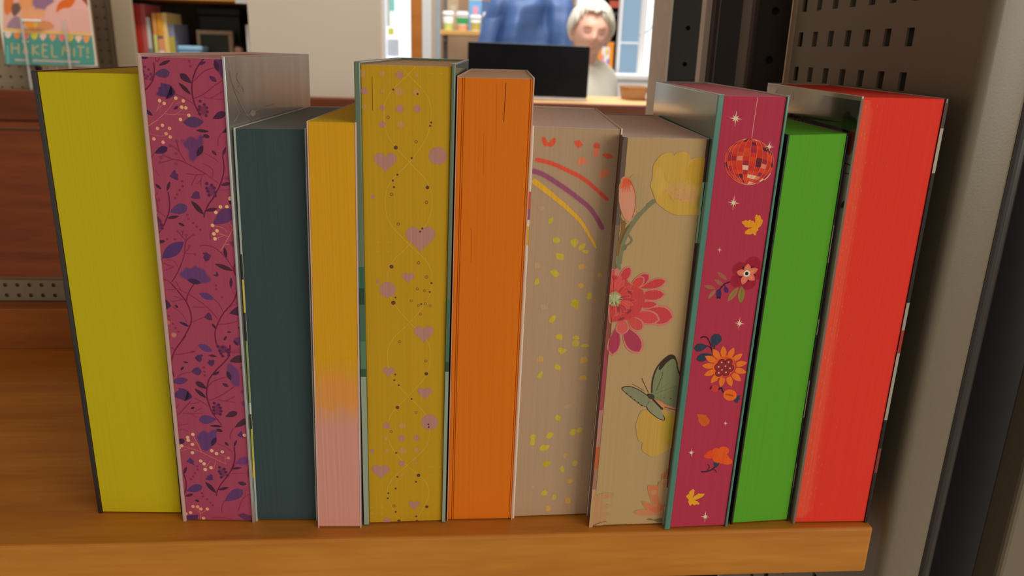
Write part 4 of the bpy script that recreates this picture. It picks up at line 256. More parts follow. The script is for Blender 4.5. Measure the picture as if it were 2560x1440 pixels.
'disco': ('S 0 100 0 31 31 2202 21584 2173 20730 2155 19755;P 1 100 0 1318 20995 1350 20701 1462 20758 1392 20659 1631 20613 1393 20604 1465 20493 1352 20568 1325 20276 1292 20573 1180 20516 1250 20615 1012 20661 1250 20670 1178 20780 1291 20705;E 2 100 0 2162 18762 3315 18777 2296 17712;P 3 100 0 1095 18465 1115 18526 1217 18337 1198 18282;P 4 100 0 1198 18282 1217 18337 1355 18164 1339 18117;P 5 100 0 1339 18117 1355 18164 1524 18013 1512 17976;P 4 100 0 1512 17976 1524 18013 1719 17891 1711 17865;P 6 100 0 1711 17865 1719 17891 1932 17802 1928 17788;P 3 100 0 1928 17788 1932 17802 2154 17749 2154 17749;P 3 100 0 1234 19446 1322 19491 1226 19339 1128 19290;P 5 100 0 1128 19290 1226 19339 1165 19165 1062 19112;P 4 100 0 1062 19112 1165 19165 1142 18975 1037 18921;P 7 100 0 1037 18921 1142 18975 1158 18776 1055 18723;P 8 100 0 1055 18723 1158 18776 1213 18576 1115 18526;P 9 100 0 1115 18526 1213 18576 1305 18382 1217 18337;P 6 100 0 1217 18337 1305 18382 1430 18202 1355 18164;P 5 100 0 1355 18164 1430 18202 1583 18043 1524 18013;P 3 100 0 1524 18013 1583 18043 1760 17911 1719 17891;P 10 100 0 1719 17891 1760 17911 1953 17812 1932 17802;P 7 100 0 1932 17802 1953 17812 2154 17749 2154 17749;P 6 100 0 1605 19706 1705 19727 1577 19641 1450 19614;P 9 100 0 1450 19614 1577 19641 1472 19522 1322 19491;P 11 100 0 1322 19491 1472 19522 1392 19374 1226 19339;P 3 100 0 1226 19339 1392 19374 1342 19202 1165 19165;P 12 100 0 1165 19165 1342 19202 1323 19013 1142 18975;P 9 100 0 1142 18975 1323 19013 1336 18813 1158 18776;P 11 100 0 1158 18776 1336 18813 1381 18611 1213 18576;P 5 100 0 1213 18576 1381 18611 1456 18414 1305 18382;P 6 100 0 1305 18382 1456 18414 1559 18229 1430 18202;P 11 100 0 1430 18202 1559 18229 1685 18065 1583 18043;P 10 100 0 1583 18043 1685 18065 1830 17926 1760 17911;P 10 100 0 1760 17911 1830 17926 1989 17820 1953 17812;P 7 100 0 1953 17812 1989 17820 2154 17749 2154 17749;P 13 100 0 1850 19775 1943 19783 1839 19738 1705 19727;P 3 100 0 1705 19727 1839 19738 1748 19655 1577 19641;P 10 100 0 1577 19641 1748 19655 1673 19539 1472 19522;P 11 100 0 1472 19522 1673 19539 1616 19392 1392 19374;P 7 100 0 1392 19374 1616 19392 1580 19221 1342 19202;P 10 100 0 1342 19202 1580 19221 1566 19032 1323 19013;P 9 100 0 1323 19013 1566 19032 1575 18832 1336 18813;P 7 100 0 1336 18813 1575 18832 1606 18629 1381 18611;P 10 100 0 1381 18611 1606 18629 1659 18430 1456 18414;P 4 100 0 1456 18414 1659 18430 1732 18243 1559 18229;P 5 100 0 1559 18229 1732 18243 1821 18075 1685 18065;P 11 100 0 1685 18065 1821 18075 1924 17933 1830 17926;P 10 100 0 1830 17926 1924 17933 2037 17823 1989 17820;P 10 100 0 1989 17820 2037 17823 2154 17749 2154 17749;P 8 100 0 1943 19783 2052 19783 1998 19738 1839 19738;P 8 100 0 1839 19738 1998 19738 1950 19656 1748 19655;P 7 100 0 1748 19655 1950 19656 1911 19539 1673 19539;P 10 100 0 1673 19539 1911 19539 1881 19392 1616 19392;P 6 100 0 1616 19392 1881 19392 1861 19221 1580 19221;P 3 100 0 1580 19221 1861 19221 1853 19032 1566 19032;P 14 100 0 1566 19032 1853 19032 1857 18832 1575 18832;P 3 100 0 1575 18832 1857 18832 1873 18628 1606 18629;P 7 100 0 1606 18629 1873 18628 1900 18429 1659 18430;P 4 100 0 1659 18430 1900 18429 1937 18242 1732 18243;P 8 100 0 1732 18243 1937 18242 1982 18074 1821 18075;P 5 100 0 1821 18075 1982 18074 2035 17933 1924 17933;P 8 100 0 1924 17933 2035 17933 2093 17823 2037 17823;P 10 100 0 2037 17823 2093 17823 2154 17749 2154 17749;P 12 100 0 2052 19783 2170 19776 2170 19727 1998 19738;P 3 100 0 1998 19738 2170 19727 2169 19642 1950 19656;P 10 100 0 1950 19656 2169 19642 2168 19522 1911 19539;P 10 100 0 1911 19539 2168 19522 2167 19374 1881 19392;P 11 100 0 1881 19392 2167 19374 2166 19201 1861 19221;P 3 100 0 1861 19221 2166 19201 2164 19012 1853 19032;P 10 100 0 1853 19032 2164 19012 2163 18812 1857 18832;P 12 100 0 1857 18832 2163 18812 2161 18609 1873 18628;P 13 100 0 1873 18628 2161 18609 2159 18411 1900 18429;P 5 100 0 1900 18429 2159 18411 2158 18227 1937 18242;P 4 100 0 1937 18242 2158 18227 2157 18062 1982 18074;P 11 100 0 1982 18074 2157 18062 2156 17924 2035 17933;P 11 100 0 2035 17933 2156 17924 2155 17819 2093 17823;P 12 100 0 2093 17823 2155 17819 2154 17749 2154 17749;P 14 100 0 2170 19776 2289 19761 2342 19706 2170 19727;P 6 100 0 2170 19727 2342 19706 2388 19615 2169 19642;P 8 100 0 2169 19642 2388 19615 2426 19491 2168 19522;P 5 100 0 2168 19522 2426 19491 2454 19338 2167 19374;P 12 100 0 2167 19374 2454 19338 2471 19164 2166 19201;P 10 100 0 2166 19201 2471 19164 2476 18973 2164 19012;P 11 100 0 2164 19012 2476 18973 2469 18773 2163 18812;P 7 100 0 2163 18812 2469 18773 2450 18572 2161 18609;P 6 100 0 2161 18609 2450 18572 2420 18378 2159 18411;P 11 100 0 2159 18411 2420 18378 2380 18198 2158 18227;P 13 100 0 2158 18227 2380 18198 2331 18040 2157 18062;P 11 100 0 2157 18062 2331 18040 2276 17909 2156 17924;P 4 100 0 2156 17924 2276 17909 2216 17811 2155 17819;P 12 100 0 2155 17819 2216 17811 2154 17749 2154 17749;P 13 100 0 2289 19761 2398 19741 2501 19677 2342 19706;P 11 100 0 2342 19706 2501 19677 2591 19577 2388 19615;P 10 100 0 2388 19615 2591 19577 2665 19446 2426 19491;P 4 100 0 2426 19491 2665 19446 2720 19289 2454 19338;P 10 100 0 2454 19338 2720 19289 2754 19110 2471 19164;P 10 100 0 2471 19164 2754 19110 2765 18918 2476 18973;P 8 100 0 2476 18973 2765 18918 2753 18719 2469 18773;P 8 100 0 2469 18773 2753 18719 2718 18521 2450 18572;P 10 100 0 2450 18572 2718 18521 2661 18332 2420 18378;P 3 100 0 2420 18378 2661 18332 2585 18158 2380 18198;P 13 100 0 2380 18198 2585 18158 2493 18008 2331 18040;P 11 100 0 2331 18040 2493 18008 2387 17887 2276 17909;P 13 100 0 2276 17909 2387 17887 2273 17800 2216 17811;P 13 100 0 2216 17811 2273 17800 2154 17749 2154 17749;P 11 100 0 2398 19741 2491 19716 2636 19641 2501 19677;P 7 100 0 2501 19677 2636 19641 2763 19531 2591 19577;P 10 100 0 2591 19577 2763 19531 2868 19392 2665 19446;P 8 100 0 2665 19446 2868 19392 2946 19228 2720 19289;P 6 100 0 2720 19289 2946 19228 2994 19045 2754 19110;P 10 100 0 2754 19110 2994 19045 3010 18851 2765 18918;P 12 100 0 2765 18918 3010 18851 2994 18653 2753 18719;P 14 100 0 2753 18719 2994 18653 2945 18459 2718 18521;P 11 100 0 2718 18521 2945 18459 2866 18275 2661 18332;P 12 100 0 2661 18332 2866 18275 2760 18110 2585 18158;P 14 100 0 2585 18158 2760 18110 2630 17970 2493 18008;P 10 100 0 2493 18008 2630 17970 2482 17861 2387 17887;P 13 100 0 2387 17887 2482 17861 2321 17786 2273 17800;P 6 100 0 2273 17800 2321 17786 2154 17749 2154 17749;P 11 100 0 2636 19641 2737 19601 2892 19480 2763 19531;P 9 100 0 2763 19531 2892 19480 3019 19332 2868 19392;P 8 100 0 2868 19392 3019 19332 3114 19161 2946 19228;P 11 100 0 2946 19228 3114 19161 3173 18974 2994 19045;P 11 100 0 2994 19045 3173 18974 3193 18778 3010 18851;P 10 100 0 3010 18851 3193 18778 3174 18581 2994 18653;P 10 100 0 2994 18653 3174 18581 3115 18390 2945 18459;P 3 100 0 2945 18459 3115 18390 3019 18213 2866 18275;P 6 100 0 2866 18275 3019 18213 2889 18058 2760 18110;P 3 100 0 2760 18110 2889 18058 2732 17929 2630 17970;P 9 100 0 2630 17970 2732 17929 2552 17832 2482 17861;P 10 100 0 2482 17861 2552 17832 2357 17771 2321 17786;P 5 100 0 2321 17786 2357 17771 2154 17749 2154 17749;P 8 100 0 3019 19332 3107 19270 3212 19092 3114 19161;P 3 100 0 3114 19161 3212 19092 3277 18901 3173 18974;P 5 100 0 3173 18974 3277 18901 3300 18703 3193 18778;P 8 100 0 3193 18778 3300 18703 3278 18507 3174 18581;P 11 100 0 3174 18581 3278 18507 3213 18321 3115 18390;P 6 100 0 3115 18390 3213 18321 3107 18151 3019 18213;P 9 100 0 3019 18213 3107 18151 2965 18004 2889 18058;P 13 100 0 2889 18058 2965 18004 2791 17886 2732 17929;P 10 100 0 2732 17929 2791 17886 2592 17803 2552 17832;P 13 100 0 2552 17832 2592 17803 2377 17757 2357 17771;P 11 100 0 2357 17771 2377 17757 2154 17749 2154 17749;P 13 100 0 3213 18321 3233 18255 3126 18091 3107 18151;P 13 100 0 3107 18151 3126 18091 2980 17954 2965 18004;P 8 100 0 2965 18004 2980 17954 2803 17847 2791 17886;P 10 100 0 2791 17886 2803 17847 2601 17776 2592 17803;P 12 100 0 2592 17803 2601 17776 2382 17743 2377 17757;P 4 100 0 2377 17757 2382 17743 2154 17749 2154 17749;S 15 90 0 14 14 1234 19446 1128 19290 1062 19112 1037 18921 1055 18723 1115 18526 1217 18337 1355 18164 1524 18013 1719 17891 1932 17802 2154 17749;S 15 90 0 14 14 1605 19706 1450 19614 1322 19491 1226 19339 1165 19165 1142 18975 1158 18776 1213 18576 1305 18382 1430 18202 1583 18043 1760 17911 1953 17812 2154 17749;S 15 90 0 14 14 1850 19775 1705 19727 1577 19641 1472 19522 1392 19374 1342 19202 1323 19013 1336 18813 1381 18611 1456 18414 1559 18229 1685 18065 1830 17926 1989 17820 2154 17749;S 15 90 0 14 14 1943 19783 1839 19738 1748 19655 1673 19539 1616 19392 1580 19221 1566 19032 1575 18832 1606 18629 1659 18430 1732 18243 1821 18075 1924 17933 2037 17823 2154 17749;S 15 90 0 14 14 2052 19783 1998 19738 1950 19656 1911 19539 1881 19392 1861 19221 1853 19032 1857 18832 1873 18628 1900 18429 1937 18242 1982 18074 2035 17933 2093 17823 2154 17749;S 15 90 0 14 14 2170 19776 2170 19727 2169 19642 2168 19522 2167 19374 2166 19201 2164 19012 2163 18812 2161 18609 2159 18411 2158 18227 2157 18062 2156 17924 2155 17819 2154 17749;S 15 90 0 15 15 2289 19761 2342 19706 2388 19615 2426 19491 2454 19338 2471 19164 2476 18973 2469 18773 2450 18572 2420 18378 2380 18198 2331 18040 2276 17909 2216 17811 2154 17749;S 15 90 0 15 15 2398 19741 2501 19677 2591 19577 2665 19446 2720 19289 2754 19110 2765 18918 2753 18719 2718 18521 2661 18332 2585 18158 2493 18008 2387 17887 2273 17800 2154 17749;S 15 90 0 15 15 2491 19716 2636 19641 2763 19531 2868 19392 2946 19228 2994 19045 3010 18851 2994 18653 2945 18459 2866 18275 2760 18110 2630 17970 2482 17861 2321 17786 2154 17749;S 15 90 0 15 15 2737 19601 2892 19480 3019 19332 3114 19161 3173 18974 3193 18778 3174 18581 3115 18390 3019 18213 2889 18058 2732 17929 2552 17832 2357 17771 2154 17749;S 15 90 0 15 15 3107 19270 3212 19092 3277 18901 3300 18703 3278 18507 3213 18321 3107 18151 2965 18004 2791 17886 2592 17803 2377 17757 2154 17749;P 1 100 0 3008 19711 3034 19500 3113 19541 3065 19470 3235 19437 3066 19431 3118 19352 3037 19406 3021 19197 2995 19409 2916 19369 2964 19439 2795 19473 2963 19479 2911 19557 2992 19504;P 1 100 0 1668 17278 1699 16998 1801 17051 1738 16958 1957 16911 1738 16906 1805 16800 1700 16872 1677 16596 1646 16877 1543 16825 1607 16918 1389 16964 1607 16970 1541 17075 1645 17003;P 16 100 0 1267 14926 1281 14790 1330 14815 1300 14770 1404 14746 1300 14744 1332 14693 1282 14728 1270 14594 1256 14731 1207 14706 1237 14751 1133 14774 1237 14776 1206 14828 1255 14792;P 17 100 0 2803 16417 2916 16357 2975 16390 3053 16276 3053 16214 3154 16153 3149 16030 3087 15864 2971 15781 3003 15699 2911 15595 2917 15450 2846 15441 2771 15532 2610 15470 2522 15490 2372 15511 2377 15635 2533 15739 2733 15822 2525 15801 2353 15829 2299 15923 2199 15985 2161 16087 2276 16108 2333 16157 2444 16109 2541 16171 2609 16130 2717 16110 2802 16008 2791 16192 2753 16254;S 18 70 0 17 17 2833 15863 2943 16152;S 19 70 0 29 29 3043 15720 3181 15637;D 20 95 34 395 2941 14054;D 20 95 34 352 2348 13830;D 20 95 35 337 2294 13295;D 20 95 35 369 2856 13206;D 20 95 35 302 3253 13634;D 20 95 34 474 2694 13636;L 21 100 0 138 2573 13744 2476 14000;L 21 100 0 138 2825 13786 3015 13977;L 21 100 0 138 2812 13550 3178 13549;L 21 100 0 138 2823 13464 2834 13206;L 21 100 0 138 2597 13551 2355 13424;L 21 100 0 138 2645 13508 2624 13336;L 22 100 0 323 2709 13615 2720 14105;L 22 100 0 323 2709 13615 3225 13848;L 22 100 0 323 2709 13615 3137 13299;L 22 100 0 323 2709 13615 2560 13087;L 22 100 0 323 2709 13615 2204 13715;L 23 60 0 95 2709 13615 2718 14008;L 23 60 0 95 2709 13615 3122 13802;L 23 60 0 95 2709 13615 3051 13363;L 23 60 0 95 2709 13615 2590 13193;L 23 60 0 95 2709 13615 2305 13695;D 24 100 0 155 2708 13628;D 25 100 0 86 2708 13628;L 26 95 0 196 1275 13706 1789 13319;L 26 95 0 197 1188 13343 1672 13040;L 27 95 0 197 709 13054 1281 12904;L 28 95 0 199 981 12404 1298 12870;L 29 95 0 288 1936 12257 2389 12971;L 30 95 0 342 2595 12185 2544 13013;S 31 80 0 22 22 2587 12251 2549 12905;S 32 80 0 17 17 1980 12322 2335 12885;S 33 100 0 73 73 1949 13232 1705 13126 1572 12976 1491 12825;S 33 100 0 39 39 1689 13083 1795 12910;E 34 100 0 1472 12652 1602 12642 1483 12427;E 35 100 0 1808 12836 1904 12873 1876 12693;P 36 100 0 1389 12523 1595 12521 1576 12391 1485 12435 1395 12392;P 37 100 0 2649 11499 2679 11226 2775 11276 2716 11186 2921 11136 2717 11135 2780 11031 2682 11103 2662 10834 2631 11109 2536 11060 2595 11149 2390 11199 2594 11200 2531 11304 2629 11232;S 38 100 0 75 62 817 10454 984 10519 1167 10440 1357 10108 1515 9674;S 39 100 0 54 54 1529 9742 1579 10082;S 39 100 0 49 49 1499 9697 1374 9949 1186 10066;O 40 100 0 425 1233 10042 555 9927;O 40 100 0 428 1523 9606 727 9369;O 40 100 0 560 1469 9971 1687 10666;L 41 100 0 299 2115 9379 1987 10041;L 41 100 0 300 2318 9342 2535 9945;L 41 100 0 300 2492 9218 3008 9624;L 41 100 0 301 2599 9036 3299 9149;L 41 100 0 302 2613 8836 3337 8627;L 41 100 0 302 2530 8666 3110 8180;L 41 100 0 303 2370 8564 2671 7912;L 41 100 0 302 2169 8554 2122 7888;L 41 100 0 302 1974 8639 1591 8112;L 41 100 0 301 1829 8798 1203 8529;L 41 100 0 300 1769 8994 1044 9042;L 41 100 0 299 1805 9183 1148 9534;L 41 100 0 299 1930 9322 1488 9893;D 42 95 137 538 2186 8951;D 43 100 0 195 2014 9171;D 43 100 0 196 2366 9192;D 43 100 0 196 1870 8957;D 43 100 0 196 2226 8983;D 43 100 0 196 2479 8876;D 43 100 0 196 2081 8782;D 43 100 0 197 2282 8657;D 43 100 0 196 1942 8641;D 44 100 0 159 2014 9171;D 44 100 0 159 2366 9192;D 44 100 0 159 1870 8957;D 44 100 0 159 2226 8983;D 44 100 0 160 2479 8876;D 44 100 0 160 2081 8782;D 44 100 0 160 2282 8657;D 44 100 0 160 1942 8641;D 45 100 0 41 2011 9194;D 45 100 0 41 2356 9201;D 45 100 0 41 1887 8966;D 45 100 0 41 2225 8992;D 45 100 0 41 2461 8881;D 45 100 0 41 2070 8801;D 45 100 0 41 2286 8667;D 45 100 0 41 1932 8651;E 46 100 0 1834 7827 2022 7822 1855 7638;L 47 100 0 101 1594 7776 1660 7986;S 48 100 0 102 65 2012 7757 2144 7857 2230 7690 2319 7580;E 49 100 0 2631 7458 2977 7400 2626 7158;S 50 100 0 79 79 2401 7497 2592 7478 2828 7392;P 40 100 0 2854 7177 2996 7307 2994 7435 3097 7409 3226 7463 3131 7313 3219 7225 3101 7195 3077 7019 2937 7056;P 51 100 0 1053 6485 1313 6445 1588 6408 1572 6351 1763 6129 1730 5936 1544 5772 1353 5865 1168 6122 1180 6218;S 52 80 0 19 19 1285 6287 1490 6064 1619 5915;P 53 100 0 2581 6108 2597 5965 2644 5990 2615 5944 2717 5916 2616 5917 2647 5862 2598 5901 2588 5761 2573 5904 2525 5879 2554 5926 2452 5953 2554 5952 2523 6007 2571 5969;P 54 100 0 1006 4618 1025 4411 1093 4446 1050 4380 1195 4339 1051 4341 1094 4262 1025 4318 1009 4115 989 4323 921 4287 964 4354 819 4394 964 4392 920 4472 989 4416;E 55 100 0 2006 4226 2236 4340 2115 4020;E 55 100 0 1821 4127 1966 4067 1796 4018;E 56 100 0 2833 3851 3155 3749 2805 3635;E 56 100 0 3063 3789 3211 3783 3082 3628;E 56 100 0 2669 4414 2955 4404 2697 4175;E 56 100 0 2445 4237 2765 4225 2478 3944;E 56 100 0 2571 3993 3015 3977 2605 3699;E 56 100 0 2279 4401 2476 4394 2300 4215;S 57 60 0 21 21 2543 3808 2285 4348;S 57 60 0 21 21 2642 3804 2728 4332;P 40 100 0 2188 3779 2281 3738 2334 3789 2406 3717 2523 3766 2508 3596 2385 3467 2264 3578;S 58 100 0 83 83 1621 3266 1915 3270 2175 3368 2330 3522;S 59 100 0 47 47 1912 3297 2015 3481 1985 3616 1909 3682;S 59 100 0 47 47 2200 3367 2351 3334 2443 3180;P 60 100 0 1305 2296 1398 2210 1389 1965 1334 1776 1491 1933 1564 1946 1604 2038 1707 1995 1955 1995 1896 1861 1805 1782 1592 1682 1447 1644 1603 1571 1743 1427 1701 1357 1572 1396 1480 1329 1371 1417 1301 1376 1261 1284 1182 1425 1118 1566 1146 1674 1063 1760 978 1873 1019 1954 1112 2004 1123 2140 1214 2218;P 61 100 0 2124 976 2152 692 2243 740 2187 649 2381 591 2188 596 2247 486 2154 564 2134 286 2106 572 2015 524 2071 615 1877 673 2070 668 2011 777 2104 699', ['#c4837a', '#d8b494', '#9a2434', '#b43a20', '#c23418', '#9c2430', '#a82a2a', '#b8301e', '#5a1c26', '#8e1f2c', '#b22c1c', '#c03a1e', '#8e2034', '#d0a084', '#c26e56', '#cc7a64', '#c9908a', '#c8821c', '#b06a14', '#a04a3c', '#86182a', '#4a1626', '#c26352', '#c88648', '#dcc4b0', '#161014', '#8a563c', '#8c543c', '#8a5c40', '#86683c', '#786c2c', '#5c5428', '#6a5430', '#3c1838', '#3a2450', '#3c2450', '#2c1c34', '#d9b090', '#3c1426', '#2c1828', '#2b3342', '#d2641c', '#c4461c', '#5c1822', '#7c2628', '#d09a78', '#b4322a', '#3a1c30', '#2c1c2c', '#cc5a18', '#a03a1a', '#b44e1e', '#98401c', '#d8a896', '#d8b4a0', '#c23e1c', '#d04c18', '#b03a14', '#2e2030', '#3c2030', '#cf8c1c', '#dcb49c']),
'amber': ('P 0 100 0 -58 9216 2640 9248 2633 8992 -70 8961;P 1 100 0 -70 8961 2633 8992 2626 8735 -83 8705;P 2 100 0 -83 8705 2626 8735 2619 8478 -96 8448;P 3 100 0 -96 8448 2619 8478 2612 8219 -108 8190;P 4 100 0 -108 8190 2612 8219 2605 7959 -121 7931;P 5 100 0 -121 7931 2605 7959 2598 7697 -134 7670;P 6 100 0 -134 7670 2598 7697 2591 7435 -147 7409;P 7 100 0 -147 7409 2591 7435 2584 7172 -160 7146;P 8 100 0 -160 7146 2584 7172 2577 6907 -173 6883;P 9 100 0 -173 6883 2577 6907 2570 6641 -186 6618;P 10 100 0 -186 6618 2570 6641 2563 6374 -199 6352;P 11 100 0 -199 6352 2563 6374 2555 6106 -212 6085;P 12 100 0 -212 6085 2555 6106 2548 5837 -226 5817;P 13 100 0 -226 5817 2548 5837 2541 5567 -239 5547;P 14 100 0 -239 5547 2541 5567 2377 -510 -538 -508;E 15 50 572 1066 8142 1565 8148 1050 7742;E 15 35 578 847 7237 1487 7243 814 6422;E 15 40 579 1670 7244 2403 7251 1649 6633;E 15 35 575 1319 7644 2232 7653 1285 6733;E 15 30 582 2024 6841 2391 6844 2004 6226', ['#b78515', '#b7851c', '#b78422', '#b78429', '#b78330', '#b78236', '#b7823d', '#b68144', '#b6814b', '#b68051', '#b68058', '#b67f5f', '#b67e65', '#b67e6c', '#b67e70', '#c47a30']),
